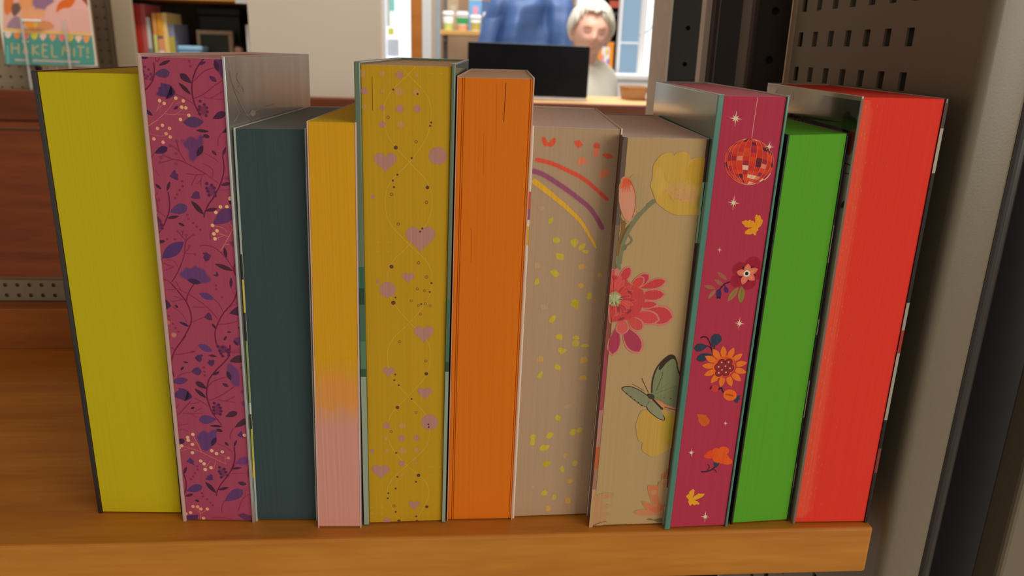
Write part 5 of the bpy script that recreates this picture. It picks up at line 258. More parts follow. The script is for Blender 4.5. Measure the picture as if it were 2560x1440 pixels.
'red': ('S 0 26 177 883 1589 241 21555 234 16563 212 10699 188 4221 209 336;E 1 4 0 1923 17370 1932 17369 1926 17299;E 2 15 0 721 4857 733 4855 722 4827;E 1 23 0 331 11925 347 11923 331 11894;E 3 10 0 739 7409 752 7407 742 7309;E 2 3 0 2044 16757 2053 16756 2047 16691;E 3 25 0 354 20507 362 20507 356 20428;E 2 22 0 307 10069 315 10067 309 9970;E 2 7 0 1548 18862 1560 18860 1550 18801;E 1 9 0 1652 14796 1661 14795 1654 14718;E 3 13 0 469 15638 483 15637 471 15581;E 3 22 0 716 18807 728 18806 716 18781;E 1 14 0 461 10861 478 10859 462 10814;E 1 20 0 497 13420 513 13418 499 13331;E 1 6 0 1786 19466 1802 19464 1787 19443;E 2 16 0 1237 21343 1247 21342 1238 21311;E 1 12 0 781 19018 792 19017 782 18991;E 2 13 0 291 19825 299 19824 292 19770;E 1 9 0 696 1826 706 1825 698 1745;E 2 14 0 499 18987 512 18985 501 18915;E 3 8 0 979 14598 992 14596 980 14571;E 1 10 0 1387 1105 1407 1101 1390 1024;E 2 24 0 299 13261 309 13259 300 13221;E 3 18 0 295 14284 310 14282 297 14214;E 2 12 0 1210 6853 1224 6851 1212 6795;E 1 23 0 285 20636 294 20635 286 20601;E 1 28 0 281 9412 293 9411 282 9353;E 3 11 0 914 6313 931 6311 916 6240;E 3 9 0 1260 11279 1274 11277 1260 11254;E 3 14 0 426 20109 442 20107 427 20062;E 2 6 0 2072 10821 2084 10819 2075 10724;E 1 5 0 2016 9119 2032 9117 2018 9071;E 2 6 0 1948 14531 1964 14529 1950 14486;E 2 10 0 1803 14255 1816 14253 1806 14181;E 3 18 0 484 9558 496 9556 485 9495;E 2 24 0 315 20068 327 20067 317 19990;E 3 8 0 1531 9130 1549 9127 1533 9083;E 1 18 0 1023 350 1034 348 1024 299;E 1 16 0 372 6350 389 6348 374 6275;E 3 16 0 1460 5572 1472 5570 1462 5491;E 3 8 0 1466 2215 1476 2214 1468 2134;E 3 10 0 598 19826 612 19825 599 19786;E 1 12 0 1665 9516 1679 9514 1666 9466;E 1 24 0 305 20031 320 20030 307 19945;E 2 21 0 911 6872 922 6870 912 6821;E 2 5 0 1662 20391 1678 20389 1664 20330;E 1 18 0 507 16797 519 16796 509 16720;E 1 4 0 1752 20098 1762 20097 1753 20064;E 2 25 0 324 5442 334 5441 325 5362;E 1 23 0 665 6609 679 6607 667 6506;E 2 10 0 433 19130 444 19129 433 19098;E 2 16 0 895 3028 911 3026 897 2964;E 2 10 0 1961 2798 1977 2796 1965 2684;E 2 14 0 1406 6647 1416 6645 1408 6599;E 3 15 0 397 4200 412 4197 398 4129;E 3 15 0 716 17526 731 17524 718 17447;E 2 16 0 283 16082 299 16080 284 16024;E 1 19 0 959 7460 969 7458 961 7378;E 3 7 0 1929 12907 1944 12905 1932 12821;E 3 23 0 294 1117 313 1113 295 1085;E 1 5 0 2047 14558 2056 14557 2049 14512;E 2 23 0 356 18430 367 18429 357 18385;E 3 14 0 1240 13302 1255 13300 1243 13224;E 2 17 0 284 8544 302 8542 286 8478;E 2 22 0 416 10504 430 10502 418 10419;E 2 17 0 379 10014 396 10012 380 9967;E 3 23 0 694 9024 709 9022 696 8972;E 3 11 0 1126 19602 1139 19601 1127 19557;E 1 8 0 1165 10830 1175 10829 1166 10794;E 2 16 0 1353 5283 1363 5282 1355 5203;E 1 5 0 2066 5138 2075 5137 2069 5074;E 2 22 0 283 21054 291 21053 284 21025;E 2 8 0 1374 21386 1385 21384 1377 21310;E 1 9 0 1741 4006 1757 4003 1744 3934;E 2 12 0 1259 574 1278 571 1262 463;E 3 12 0 975 20220 990 20218 977 20147;E 1 20 0 1034 9729 1045 9728 1036 9650;E 1 10 0 1295 16227 1305 16225 1296 16193;E 2 23 0 382 7592 396 7590 384 7518;E 3 19 0 1149 7362 1159 7360 1150 7327;E 1 6 0 2256 1816 2266 1814 2259 1714;E 3 18 0 451 20064 463 20063 453 19985;E 1 14 0 913 12600 924 12599 914 12566;E 1 15 0 1363 17466 1376 17465 1364 17433;E 1 14 0 1061 13380 1078 13378 1062 13332;E 1 20 0 583 16570 601 16568 584 16538;E 2 12 0 282 13945 293 13943 283 13896;E 3 5 0 1586 14197 1601 14196 1588 14142;E 1 15 0 1153 15165 1170 15163 1156 15077;E 2 19 0 954 1619 968 1617 955 1558;E 1 20 0 321 19675 329 19674 322 19624;E 2 17 0 928 17898 936 17897 929 17854;E 2 16 0 947 2113 965 2110 949 2020;E 1 9 0 2098 972 2112 970 2100 901;E 3 15 0 1053 10950 1068 10948 1055 10886;E 1 17 0 764 1745 783 1742 767 1657;E 2 11 0 1472 9352 1482 9351 1473 9301;E 1 17 0 997 1435 1010 1433 998 1391;E 2 6 0 2215 3065 2228 3063 2217 3032;E 3 7 0 1749 16419 1762 16417 1752 16346;E 1 8 0 1867 16230 1879 16229 1868 16203;E 1 23 0 324 16062 333 16061 325 16031;E 2 10 0 359 15461 368 15460 360 15421;E 3 12 0 299 14947 312 14945 300 14883;E 2 17 0 376 6791 393 6789 377 6757;E 2 12 0 1102 12874 1111 12873 1103 12824;E 2 15 0 712 15260 727 15258 714 15195;E 1 13 0 563 7972 572 7970 563 7940;E 1 10 0 873 17843 889 17841 876 17764;E 1 13 0 1477 11368 1488 11366 1480 11273;E 2 10 0 807 11713 823 11711 809 11617;E 1 25 0 282 14375 291 14374 283 14341;E 2 11 0 309 18623 319 18622 311 18539;E 2 5 0 2044 7189 2056 7187 2048 7087;E 3 21 0 427 6733 446 6731 430 6632;E 1 9 0 1688 21219 1699 21218 1690 21153;E 3 7 0 1217 311 1227 310 1220 226;E 1 5 0 1971 12120 1984 12119 1972 12092;E 3 6 0 2012 16923 2028 16921 2014 16876;E 1 19 0 289 14734 307 14732 291 14648;E 1 18 0 928 16297 939 16295 929 16261;E 2 22 0 676 15592 686 15590 676 15565;E 3 13 0 1313 11566 1322 11565 1315 11494;E 3 11 0 282 15833 293 15832 284 15752;E 3 6 0 2130 9443 2144 9441 2132 9394;E 1 11 0 1063 21087 1077 21086 1065 21018;E 3 5 0 1989 13007 2000 13006 1993 12911;E 3 14 0 304 2942 317 2940 306 2828;E 1 14 0 1069 11349 1085 11347 1071 11301;E 3 7 0 1392 1284 1400 1282 1393 1230;E 3 20 0 806 21297 820 21296 808 21213;E 3 20 0 336 10073 344 10072 336 10048;E 2 10 0 1635 3032 1649 3030 1637 2950;E 3 17 0 698 1796 715 1793 700 1732;E 2 17 0 696 3509 712 3507 697 3474;E 1 14 0 1507 13394 1521 13392 1510 13326;E 3 7 0 1504 4404 1520 4402 1507 4309;E 1 25 0 363 13584 376 13582 365 13501;E 1 17 0 509 17159 519 17158 510 17104;E 3 10 0 808 17302 818 17301 811 17214;E 3 10 0 1431 17276 1448 17274 1433 17209;E 1 6 0 1722 10445 1731 10443 1723 10400;E 3 14 0 484 12152 493 12151 486 12074;E 3 23 0 296 3472 311 3470 298 3373;E 3 24 0 467 8757 478 8755 468 8710;E 2 5 0 1698 10283 1713 10281 1700 10246;E 1 14 0 655 3101 668 3099 657 3054;E 2 26 0 454 8007 471 8004 455 7948;E 1 18 0 348 20300 357 20299 349 20245;E 1 5 0 1450 17206 1467 17204 1452 17156;E 1 19 0 281 5744 291 5743 282 5672;E 3 28 0 303 9349 321 9347 305 9285;E 2 11 0 284 20198 294 20197 284 20174;E 1 5 0 1582 14581 1594 14580 1583 14541;E 2 26 0 284 13083 293 13082 286 12994;E 2 15 0 1101 6888 1110 6887 1103 6800;E 3 6 0 1484 3526 1496 3524 1486 3440;E 2 9 0 499 14053 511 14052 501 14009;E 1 23 0 378 16942 391 16940 380 16856;E 2 18 0 283 20968 296 20966 284 20933;E 1 24 0 398 17749 414 17747 399 17707;E 2 12 0 1551 12881 1562 12880 1552 12844;E 3 12 0 1062 21061 1069 21060 1064 20978;E 1 13 0 308 17548 317 17547 310 17458;E 1 19 0 589 16731 605 16729 591 16645;E 1 10 0 899 15793 915 15791 900 15741;E 3 12 0 1050 21541 1058 21540 1051 21512;E 1 24 0 292 13234 300 13233 293 13163;E 3 12 0 286 13630 297 13628 287 13569;E 2 10 0 1460 12371 1476 12369 1462 12314;E 2 15 0 522 6292 534 6290 523 6239;E 2 11 0 316 17622 326 17620 316 17594;E 1 17 0 849 12452 863 12450 850 12394;E 2 9 0 1702 3203 1714 3202 1703 3172;E 1 16 0 1121 10413 1133 10411 1122 10348;E 1 14 0 338 20117 355 20116 338 20096;E 1 19 0 342 8177 351 8176 343 8118;E 1 4 0 2000 5946 2012 5945 2002 5895;E 2 15 0 721 13183 732 13181 722 13129;E 3 5 0 1797 20160 1806 20159 1800 20099;E 2 11 0 1477 17518 1486 17517 1479 17471;E 2 11 0 316 2457 324 2456 317 2401;E 2 9 0 1254 4402 1266 4400 1255 4371;E 2 22 0 492 19251 501 19250 494 19182;E 1 21 0 284 14931 300 14929 285 14884;E 3 17 0 721 11988 737 11986 722 11953;E 3 10 0 1942 9205 1956 9203 1945 9136;E 1 9 0 925 977 937 975 928 866;E 3 5 0 1789 11545 1799 11543 1792 11471;E 3 16 0 323 20844 334 20843 324 20804;E 1 16 0 1074 21467 1089 21466 1076 21393;E 1 17 0 405 2497 422 2495 407 2411;E 2 22 0 537 18345 548 18344 539 18291;E 1 15 0 463 9195 479 9192 465 9091;E 1 12 0 1678 1165 1691 1162 1679 1124;E 3 12 0 548 2098 559 2096 550 2023;E 1 21 0 309 20689 324 20687 309 20662;E 1 11 0 1431 20380 1444 20378 1432 20346;E 3 19 0 371 5716 389 5713 372 5671;E 2 12 0 486 1034 502 1031 487 972;E 3 16 0 478 2662 494 2659 479 2615;E 3 7 0 1355 20388 1369 20387 1358 20304;E 3 17 0 1325 5675 1337 5673 1326 5642;E 3 21 0 375 8190 389 8188 376 8133;E 2 10 0 968 7316 977 7315 970 7244;E 2 11 0 389 2733 407 2730 391 2664;E 3 13 0 374 3580 387 3578 375 3540;E 3 8 0 1467 13917 1477 13916 1468 13877;E 1 9 0 1663 4930 1679 4927 1665 4856;E 3 5 0 2025 12218 2042 12215 2026 12182;E 3 23 0 578 11263 590 11261 581 11168;E 2 12 0 1327 21506 1336 21505 1329 21429;E 2 16 0 1142 11302 1158 11300 1143 11256;E 2 23 0 359 6511 374 6508 360 6469;E 3 18 0 382 2997 392 2995 384 2910;E 1 10 0 504 20432 519 20430 506 20373;E 2 10 0 313 11201 326 11199 315 11117;E 3 9 0 1756 16313 1767 16312 1758 16258;E 3 15 0 328 1039 337 1038 329 984;E 3 9 0 1197 3329 1215 3326 1198 3295;E 3 10 0 427 7584 443 7582 429 7491;E 1 12 0 286 9873 298 9872 287 9832;E 3 21 0 468 3846 477 3844 469 3817;E 2 5 0 1563 9440 1574 9438 1564 9405;E 2 20 0 1013 9373 1027 9371 1016 9272;E 1 17 0 978 12489 992 12487 980 12411;E 3 15 0 836 17435 851 17433 837 17396;E 1 7 0 1385 5772 1401 5769 1386 5710;E 1 17 0 1152 18894 1164 18892 1153 18863;E 3 13 0 379 10922 388 10920 380 10874;E 2 10 0 1370 11166 1382 11164 1373 11086;E 1 13 0 1320 8874 1329 8873 1321 8844;E 3 12 0 283 18547 296 18545 284 18524;E 3 21 0 335 3960 352 3958 336 3899;E 3 21 0 494 2480 513 2477 496 2370;E 2 11 0 1807 4689 1822 4686 1808 4653;E 2 9 0 735 2227 754 2224 737 2130;E 2 17 0 1291 3488 1302 3486 1293 3427;E 3 18 0 364 19584 372 19583 366 19510;E 3 11 0 1476 5979 1494 5976 1480 5874;E 1 16 0 1432 1144 1442 1142 1434 1085;E 2 13 0 1427 17452 1442 17450 1429 17380;E 2 11 0 367 18972 380 18970 368 18921;E 1 11 0 379 13738 391 13736 380 13701;E 1 11 0 443 9697 455 9695 445 9624;E 1 10 0 376 6417 386 6416 377 6344;E 2 21 0 454 16651 467 16650 455 16608;E 3 17 0 389 6337 398 6335 390 6294;E 1 17 0 361 14774 378 14772 362 14751;E 2 14 0 1342 13427 1351 13426 1343 13397;E 1 18 0 323 1117 334 1115 324 1086;E 3 19 0 334 15423 343 15422 336 15361;E 2 15 0 279 513 293 510 280 421;E 3 18 0 348 15080 356 15079 348 15051;E 1 15 0 1192 4139 1206 4137 1194 4081;E 3 11 0 434 7040 452 7038 436 6952;E 3 20 0 1045 3462 1060 3460 1048 3362;E 1 10 0 668 15720 678 15719 669 15663;E 2 13 0 479 17136 493 17135 480 17078;E 3 13 0 1213 9884 1223 9882 1215 9821;E 3 9 0 1960 10967 1973 10965 1962 10916;E 2 19 0 714 3479 725 3477 715 3428;E 1 12 0 285 4712 298 4710 287 4614;E 3 7 0 1598 20386 1608 20385 1599 20351;E 2 16 0 662 17709 677 17707 664 17630;E 2 17 0 803 20407 812 20406 804 20354;E 3 16 0 1405 10536 1418 10534 1407 10467;E 3 15 0 903 21451 917 21450 905 21376;E 3 10 0 733 17134 743 17133 735 17057;E 2 20 0 662 1584 679 1581 664 1501;E 1 27 0 327 10862 341 10860 329 10770;E 1 14 0 284 10376 299 10374 285 10314;E 2 23 0 293 19301 306 19300 294 19237;E 1 24 0 285 12417 294 12415 286 12344;E 1 16 0 993 18786 1008 18784 995 18722;E 3 27 0 312 2933 330 2930 314 2871;E 1 19 0 279 1180 296 1177 280 1148;E 2 12 0 1265 14548 1278 14546 1267 14505;E 3 15 0 281 12106 298 12104 283 12037;E 1 8 0 1888 9786 1905 9784 1890 9732;E 2 9 0 1697 10111 1705 10110 1698 10057;E 3 15 0 299 2088 314 2086 301 2029;E 1 24 0 281 11143 295 11141 282 11079;E 3 9 0 1719 3680 1732 3678 1722 3615;E 1 16 0 544 11485 561 11483 545 11458;E 3 12 0 380 18301 389 18300 382 18212;E 2 11 0 1019 6559 1029 6557 1021 6511;E 3 20 0 283 21243 299 21241 285 21161;E 2 11 0 723 21292 733 21291 725 21242;E 2 22 0 300 7372 309 7371 301 7337;E 3 26 0 375 12918 386 12917 378 12828;E 1 14 0 516 2985 529 2983 517 2934;E 3 16 0 632 17722 639 17721 633 17676;E 3 19 0 432 16781 440 16780 433 16735;E 1 8 0 938 2985 947 2983 940 2921;E 3 25 0 297 11438 309 11437 298 11394;E 3 10 0 1319 4723 1335 4721 1321 4651;E 2 12 0 1416 9351 1428 9349 1418 9301;E 3 12 0 1354 2404 1365 2403 1356 2316;E 1 22 0 305 21079 320 21077 306 21039;E 1 6 0 2042 2213 2060 2210 2044 2159;E 2 26 0 297 13104 307 13103 298 13061;E 2 11 0 1239 7683 1256 7681 1242 7609;E 2 11 0 327 11547 339 11545 328 11506;E 2 18 0 288 16998 298 16997 290 16914;E 1 8 0 1713 14867 1722 14866 1716 14780;E 1 10 0 1547 3326 1557 3324 1550 3222;E 1 26 0 284 4848 302 4845 286 4737;E 2 15 0 1005 7062 1018 7060 1007 6999;E 1 7 0 1672 17271 1690 17269 1675 17204;E 3 10 0 1388 10306 1405 10303 1390 10234;E 2 16 0 290 5971 305 5968 292 5886;E 2 9 0 1736 11915 1753 11913 1737 11886;E 1 10 0 781 15888 796 15886 783 15821;E 2 24 0 442 13205 458 13203 444 13126;E 1 13 0 1357 1161 1376 1158 1359 1101;E 1 8 0 825 9098 837 9097 826 9037;E 2 18 0 803 12986 816 12984 806 12893;E 1 12 0 340 19222 354 19220 342 19146;E 2 18 0 819 10254 829 10253 820 10202;E 2 20 0 289 14772 304 14770 289 14743;E 2 19 0 973 14068 984 14067 975 13986;E 2 14 0 317 18428 329 18427 318 18362;E 3 24 0 351 15833 364 15832 352 15787;E 1 19 0 758 19139 767 19138 759 19099;E 2 10 0 1420 13857 1434 13855 1422 13808;E 3 13 0 301 3568 314 3566 303 3478;E 3 23 0 797 854 806 852 799 768;E 2 26 0 390 5252 406 5249 392 5171;E 2 14 0 657 3089 668 3087 659 2998;E 3 10 0 1461 1318 1472 1316 1463 1245;E 1 19 0 297 12075 311 12074 300 11978;E 2 12 0 1542 21274 1555 21273 1545 21199;E 2 13 0 984 20485 993 20484 985 20445;E 3 7 0 1832 19606 1846 19604 1835 19526;E 1 9 0 1574 6894 1585 6892 1576 6808;E 1 9 0 1736 5098 1748 5096 1738 5018;E 1 23 0 709 10523 722 10521 711 10445;E 1 14 0 347 12852 359 12851 348 12807;E 1 25 0 473 19880 488 19879 475 19809;E 2 15 0 746 10769 764 10767 749 10669;E 2 23 0 522 17111 530 17110 523 17082;E 3 7 0 1492 2755 1508 2752 1494 2708;E 1 6 0 2008 310 2020 308 2011 230;E 3 16 0 526 20163 536 20162 527 20127;E 2 23 0 283 16124 298 16123 284 16097;E 2 6 0 1318 19181 1331 19179 1320 19128;E 2 5 0 1542 18786 1551 18785 1544 18727;E 1 23 0 405 5913 422 5910 406 5883;E 1 16 0 529 7327 540 7325 530 7289;E 3 16 0 548 15876 558 15875 548 15853;E 1 10 0 720 17563 732 17562 722 17474;E 2 10 0 977 16116 993 16114 978 16083;E 2 20 0 447 4102 460 4100 449 4028;E 3 16 0 448 6903 458 6901 450 6802;E 1 4 0 2278 2367 2288 2366 2281 2306;E 1 9 0 1206 16232 1217 16231 1208 16152;E 1 15 0 679 18829 692 18828 681 18749;E 3 11 0 425 2318 437 2316 427 2203;E 1 14 0 359 20277 372 20276 361 20208;E 2 6 0 2077 10029 2090 10027 2079 9974;E 1 20 0 774 20194 784 20193 776 20155;E 3 15 0 1115 9720 1127 9719 1118 9620;E 1 22 0 285 20383 293 20383 286 20324;E 3 16 0 486 4242 496 4241 488 4167;E 2 4 0 2219 4290 2229 4288 2221 4231;E 1 26 0 330 8083 348 8080 332 8025;E 3 12 0 616 18040 631 18038 616 18018;E 3 12 0 1221 14248 1237 14246 1223 14185;E 2 21 0 310 17452 324 17451 312 17397;E 1 6 0 1754 5735 1769 5733 1755 5683;E 2 22 0 369 9714 378 9713 371 9646;E 3 15 0 958 15685 970 15683 961 15597;E 2 23 0 334 19971 343 19970 335 19931;E 1 5 0 2020 10971 2032 10970 2021 10941;E 3 24 0 460 14924 470 14923 461 14873;E 2 5 0 2038 13220 2047 13219 2040 13161;E 2 6 0 2150 10612 2163 10610 2152 10537;E 3 20 0 342 1994 354 1992 344 1925;E 2 22 0 421 10587 439 10585 423 10527;E 2 12 0 475 5346 492 5343 476 5313;E 2 7 0 1416 20161 1424 20160 1418 20103;E 1 20 0 837 3948 854 3945 840 3835;E 3 17 0 594 14661 603 14660 595 14619;E 3 11 0 1706 18670 1720 18669 1709 18607;E 2 24 0 319 13301 327 13300 320 13244;E 3 15 0 374 1531 392 1528 376 1462;E 1 9 0 1266 15934 1279 15932 1267 15905;E 1 10 0 1340 252 1355 250 1342 203;E 2 14 0 1280 9738 1297 9736 1282 9699;E 2 5 0 2156 5661 2172 5659 2159 5587;E 1 3 0 2227 5547 2238 5545 2228 5519;E 2 25 0 542 6082 552 6080 544 6022;E 3 21 0 797 9866 806 9864 800 9777;E 1 12 0 501 9240 512 9239 503 9152;E 2 15 0 291 1298 304 1295 292 1236;E 1 4 0 1792 15298 1807 15296 1795 15224;E 2 17 0 547 11005 560 11003 548 10934;E 3 10 0 2004 2049 2016 2047 2007 1968;E 3 10 0 1240 8832 1257 8829 1242 8776;E 1 9 0 1596 5079 1614 5076 1599 4975;E 3 14 0 292 7376 306 7374 292 7348;E 2 7 0 1591 9203 1602 9202 1593 9129;E 3 9 0 1587 2008 1599 2006 1589 1940;E 2 13 0 987 19572 1003 19571 988 19539;E 1 20 0 670 16253 682 16252 671 16226;E 2 6 0 1405 20753 1420 20751 1407 20705;E 1 6 0 1782 3150 1798 3148 1785 3050;E 1 18 0 459 17317 472 17315 460 17287;E 1 15 0 316 5802 328 5801 317 5757;E 1 10 0 1821 8703 1839 8700 1823 8669;E 2 17 0 816 17869 828 17867 818 17802;E 1 12 0 394 16081 410 16079 394 16045;E 2 11 0 1707 4319 1721 4317 1710 4226;E 2 10 0 1361 10343 1372 10341 1362 10311;E 1 13 0 1488 9454 1499 9452 1490 9373;E 3 17 0 347 18464 360 18463 349 18382;E 1 13 0 360 20156 370 20155 361 20112;E 2 10 0 403 19725 417 19724 404 19690;E 3 19 0 286 4406 296 4405 288 4296;E 3 13 0 608 15317 619 15316 610 15238', ['#d86844', '#dc8460', '#d87a58', '#dc9070']),
'orange': ('S 0 90 0 29 29 2449 21835 2430 21149 2396 20159;S 1 70 0 20 20 1047 15403 1053 13779;S 2 60 0 16 16 1539 19657 1551 17765;S 3 50 0 15 15 2056 21789 2100 19296', ['#4a1c08', '#7a3408', '#8e400a', '#9a480a']),  # dark slits between pages, their shade painted as lines
'foil': ('S 0 60 0 57 57 473 21980 607 21550 1414 21079 2111 21043 1924 21314 1455 21298;S 0 60 0 58 58 553 21837 964 21102 2184 20129 3100 19665;S 0 50 0 51 51 498 19820 1235 20127 1064 20437;E 0 45 0 3291 20004 3704 19972 3263 19849;E 1 90 0 3291 20004 3600 19980 3268 19880;S 0 50 0 53 53 1564 21879 1297 21669 1814 21356;S 0 30 0 48 48 2398 19958 4242 20132 6865 20200', ['#6c5e56', '#9a8c82']),
'cover': ('B 0 85 507 9601 20356 7364 20635 5629 20795 4784 21278 4336 21650 2809 21662 -369 21720 19 20756 856 19977 9270 19905;B 1 90 72 1792 20542 1728 20810 1108 20987 866 20813 150 20682 130 20243 882 20039 1718 20153;S 2 70 0 163 163 8764 20496 8319 19831;S 2 70 0 159 159 8162 20540 7727 19883;S 2 70 0 156 156 7577 20582 7151 19934;B 3 80 119 1329 19863 -182 20273 -123 19636 466 19048;S 4 70 0 85 85 9853 21802 9245 21011;S 2 60 0 52 52 3327 20890 3030 20641;B 5 90 202 14544 21739 12900 21819 12494 21569 12777 21221 14271 21145;S 6 60 0 98 98 13741 21685 13681 21218;S 7 60 0 77 77 13070 21670 12670 21310;S 8 80 0 58 58 662 18693 -21 18693;S 8 80 0 58 58 479 18258 -176 18320;B 9 90 70 282 16959 -307 17205 -356 16884 341 16678', ['#1c1512', '#0c0908', '#0a0807', '#6a1c1c', '#d0c8bc', '#c8c4c0', '#6a665e', '#787268', '#2a2420', '#1a1412']),
'booklet': ('P 0 100 0 1975 16573 22709 17296 21429 7236 555 7712;P 1 100 0 483 7262 21400 7009 20654 235 -169 -349;B 2 100 338 11155 12501 12055 14076 13792 14465 16718 15334 18888 14748 20695 13039 21103 10041 20870 7332 13385 7552 11822 8514 10461 10815;S 3 60 90 181 181 15743 12320 18600 12581 21262 12169;S 3 60 90 181 181 15802 11767 18523 12001 21193 11632;S 3 60 91 181 181 15862 11213 18446 11419 21124 11094;S 3 60 91 181 181 15921 10657 18368 10837 21055 10555;S 3 60 91 182 182 15981 10101 18291 10253 20986 10015;S 3 60 91 182 182 16041 9544 18213 9669 20916 9474;S 3 60 91 182 182 16101 8985 18135 9083 20847 8933;S 3 60 91 182 182 16161 8426 18057 8496 20777 8390;S 3 60 91 183 183 16222 7865 17979 7909 20707 7847;B 4 100 226 13222 12015 13683 13690 15078 14839 17876 15594 17471 14259 16431 13229 14703 12951;B 5 100 225 19399 15206 21267 15710 21036 13050 20159 14128;B 6 100 335 7660 14586 9552 15308 12214 15180 13003 14438 11139 13163 10430 12145 8935 12648 8071 13612;B 7 100 340 1640 8193 2191 9547 3733 10818 5334 10315 4912 8296;B 8 100 334 2175 15055 3882 15332 3596 12801 2101 11097 1494 12181;B 9 100 336 3459 13347 4871 13833 5338 12529 3750 10930 3181 11575;B 10 100 446 5367 15602 7759 15247 8055 13501 6810 11915 5372 12751;B 11 100 450 5219 11752 6894 12470 10270 12582 10494 11038 8153 10406 5604 9879;B 12 100 226 5638 10103 8571 10197 8924 9540 7802 8051 6670 8016 5884 8774;B 13 100 339 8120 10183 11448 9844 12163 8524 10037 7897 8029 8058;B 14 80 226 7973 9956 8764 9981 8306 8403 7693 8831;S 15 100 0 588 588 600 7993 7038 7467 14509 7474 21486 7238;B 16 100 0 893 7163 2293 7207 2055 6414 1387 5888 880 6378;B 17 100 0 2909 7125 4311 7169 4076 6375 3405 5826 2899 6339;B 18 100 0 4929 7087 6333 7130 6101 6336 5426 5763 4921 6300;B 19 100 0 6840 7045 8246 7088 8016 6293 7339 5697 6834 6257;B 20 100 0 8754 7003 10163 7046 9934 6251 9255 5631 8751 6214;B 21 100 0 10956 6970 12368 7013 12142 6216 11460 5574 10956 6180;B 22 100 0 12992 6931 14406 6975 14182 6177 13498 5511 12994 6141;B 23 100 0 14917 6889 16334 6932 16112 6134 15426 5444 14923 6098;B 24 100 0 16790 6845 18209 6888 17989 6089 17300 5376 16797 6053;B 25 100 0 18551 6797 19972 6841 19754 6041 19063 5304 18560 6005;S 26 75 0 342 342 2084 4951 1730 2334;S 26 75 0 343 343 3580 4770 3257 2321;S 26 75 0 343 343 1945 3703 3435 3690;S 26 75 0 345 345 4331 2295 5135 4591 5367 2383;S 26 75 0 344 344 4642 3215 5326 3235;D 26 100 0 251 4671 5255;D 26 100 0 251 5693 5286;S 26 75 0 343 343 6784 4640 6465 2129;S 26 75 0 344 344 8183 4512 6785 3506 7969 2287;S 26 75 0 344 344 9023 4821 8662 1964;S 26 75 0 344 344 9014 4764 10130 4627;S 26 75 0 345 345 8880 3454 9835 3368;S 26 75 0 346 346 8662 1964 9906 1886;S 26 75 0 344 344 11117 4770 10840 2027;S 26 75 0 346 346 10840 2027 12143 1950;S 26 75 0 347 347 13226 2325 13815 4510 14230 3383 15067 4491 14919 2145;S 26 75 0 346 346 16103 4123 15882 2058;S 26 75 0 345 345 16838 4487 18540 4366;S 26 75 0 346 346 17627 4396 17365 1986;S 26 75 0 346 346 19238 4444 19029 2837;D 26 100 0 232 18962 2147;S 27 85 0 138 138 2227 1169 2325 810 2484 1215;S 27 85 0 138 138 2544 1306 2553 806 2779 1213;S 27 85 0 138 138 2823 1200 2883 805 3074 1211;S 27 85 0 138 138 3153 1276 3149 802 3392 1209;S 27 85 0 138 138 3439 1221 3438 799 3687 1207;S 27 85 0 138 138 3756 1210 3830 799 4005 1205;S 27 85 0 138 138 4089 1158 4141 796 4346 1203;S 27 85 0 138 138 4418 1227 4500 795 4664 1201;S 27 85 0 138 138 6296 1152 6346 781 6552 1188;S 27 85 0 138 138 6655 1265 6654 778 6894 1186;S 27 85 0 138 138 6948 1239 6940 775 7190 1184;S 27 85 0 139 139 7289 1231 7325 774 7532 1182;S 27 85 0 139 139 7635 1258 7711 773 7874 1179;S 27 85 0 139 139 7941 1167 8032 771 8193 1177;S 27 85 0 139 139 8258 1156 8288 767 8512 1175;S 27 85 0 139 139 8593 1255 8653 766 8832 1173;S 27 85 0 139 139 8921 1160 8984 764 9174 1171;S 27 85 0 139 139 9224 1198 9312 762 9471 1169;S 27 85 0 139 139 9566 1191 9640 760 9813 1166;S 27 85 0 139 139 9900 1130 9995 758 10156 1164;S 27 85 0 139 139 10232 1213 10295 755 10476 1162;S 27 85 0 139 139 10566 1151 10610 752 10819 1160;S 27 85 0 139 139 10858 1114 10945 751 11116 1158;S 27 85 0 139 139 11157 1122 11220 748 11413 1156;S 27 85 0 139 139 11490 1212 11580 747 11734 1154;S 27 85 0 139 139 11821 1125 11878 743 12077 1151;S 27 85 0 139 139 12169 1152 12224 741 12420 1149;S 27 85 0 139 139 12487 1137 12533 739 12741 1147;S 27 85 0 139 139 12803 1102 12870 737 13061 1145;S 27 85 0 139 139 13104 1124 13135 734 13359 1143;S 27 85 0 139 139 13400 1102 13416 731 13657 1141;S 27 85 0 139 139 13761 1230 13804 730 14001 1139;S 27 85 0 139 139 14056 1201 14062 727 14299 1137;S 27 85 0 139 139 14343 1121 14350 725 14597 1135;S 27 85 0 139 139 14675 1201 14680 723 14919 1133;S 27 85 0 139 139 14970 1170 15037 723 15217 1131;S 27 85 0 139 139 15276 1228 15294 719 15515 1129;S 27 85 0 139 139 15561 1126 15561 716 15814 1127;S 27 85 0 139 139 15874 1229 15934 716 16112 1125;S 27 85 0 139 139 16165 1171 16164 712 16411 1123;S 27 85 0 139 139 16455 1110 16508 712 16710 1121;S 27 85 0 139 139 16762 1165 16752 708 17009 1119;S 28 90 0 505 505 21285 7006 20610 349;S 29 80 0 457 457 1031 4355 495 -101', ['#b48a7c', '#41746a', '#b88a80', '#a87670', '#b2521c', '#7a3a24', '#75566a', '#7e6470', '#b06030', '#5a4440', '#c07a4c', '#b8805c', '#c0742a', '#ac7048', '#a8903c', '#c8924e', '#c8a49a', '#cc6c3c', '#b8624c', '#a89a34', '#cc9484', '#d07a54', '#c4605a', '#a8923c', '#d09a88', '#d07848', '#a48c56', '#b8908a', '#6c9490', '#5e8e90'])}

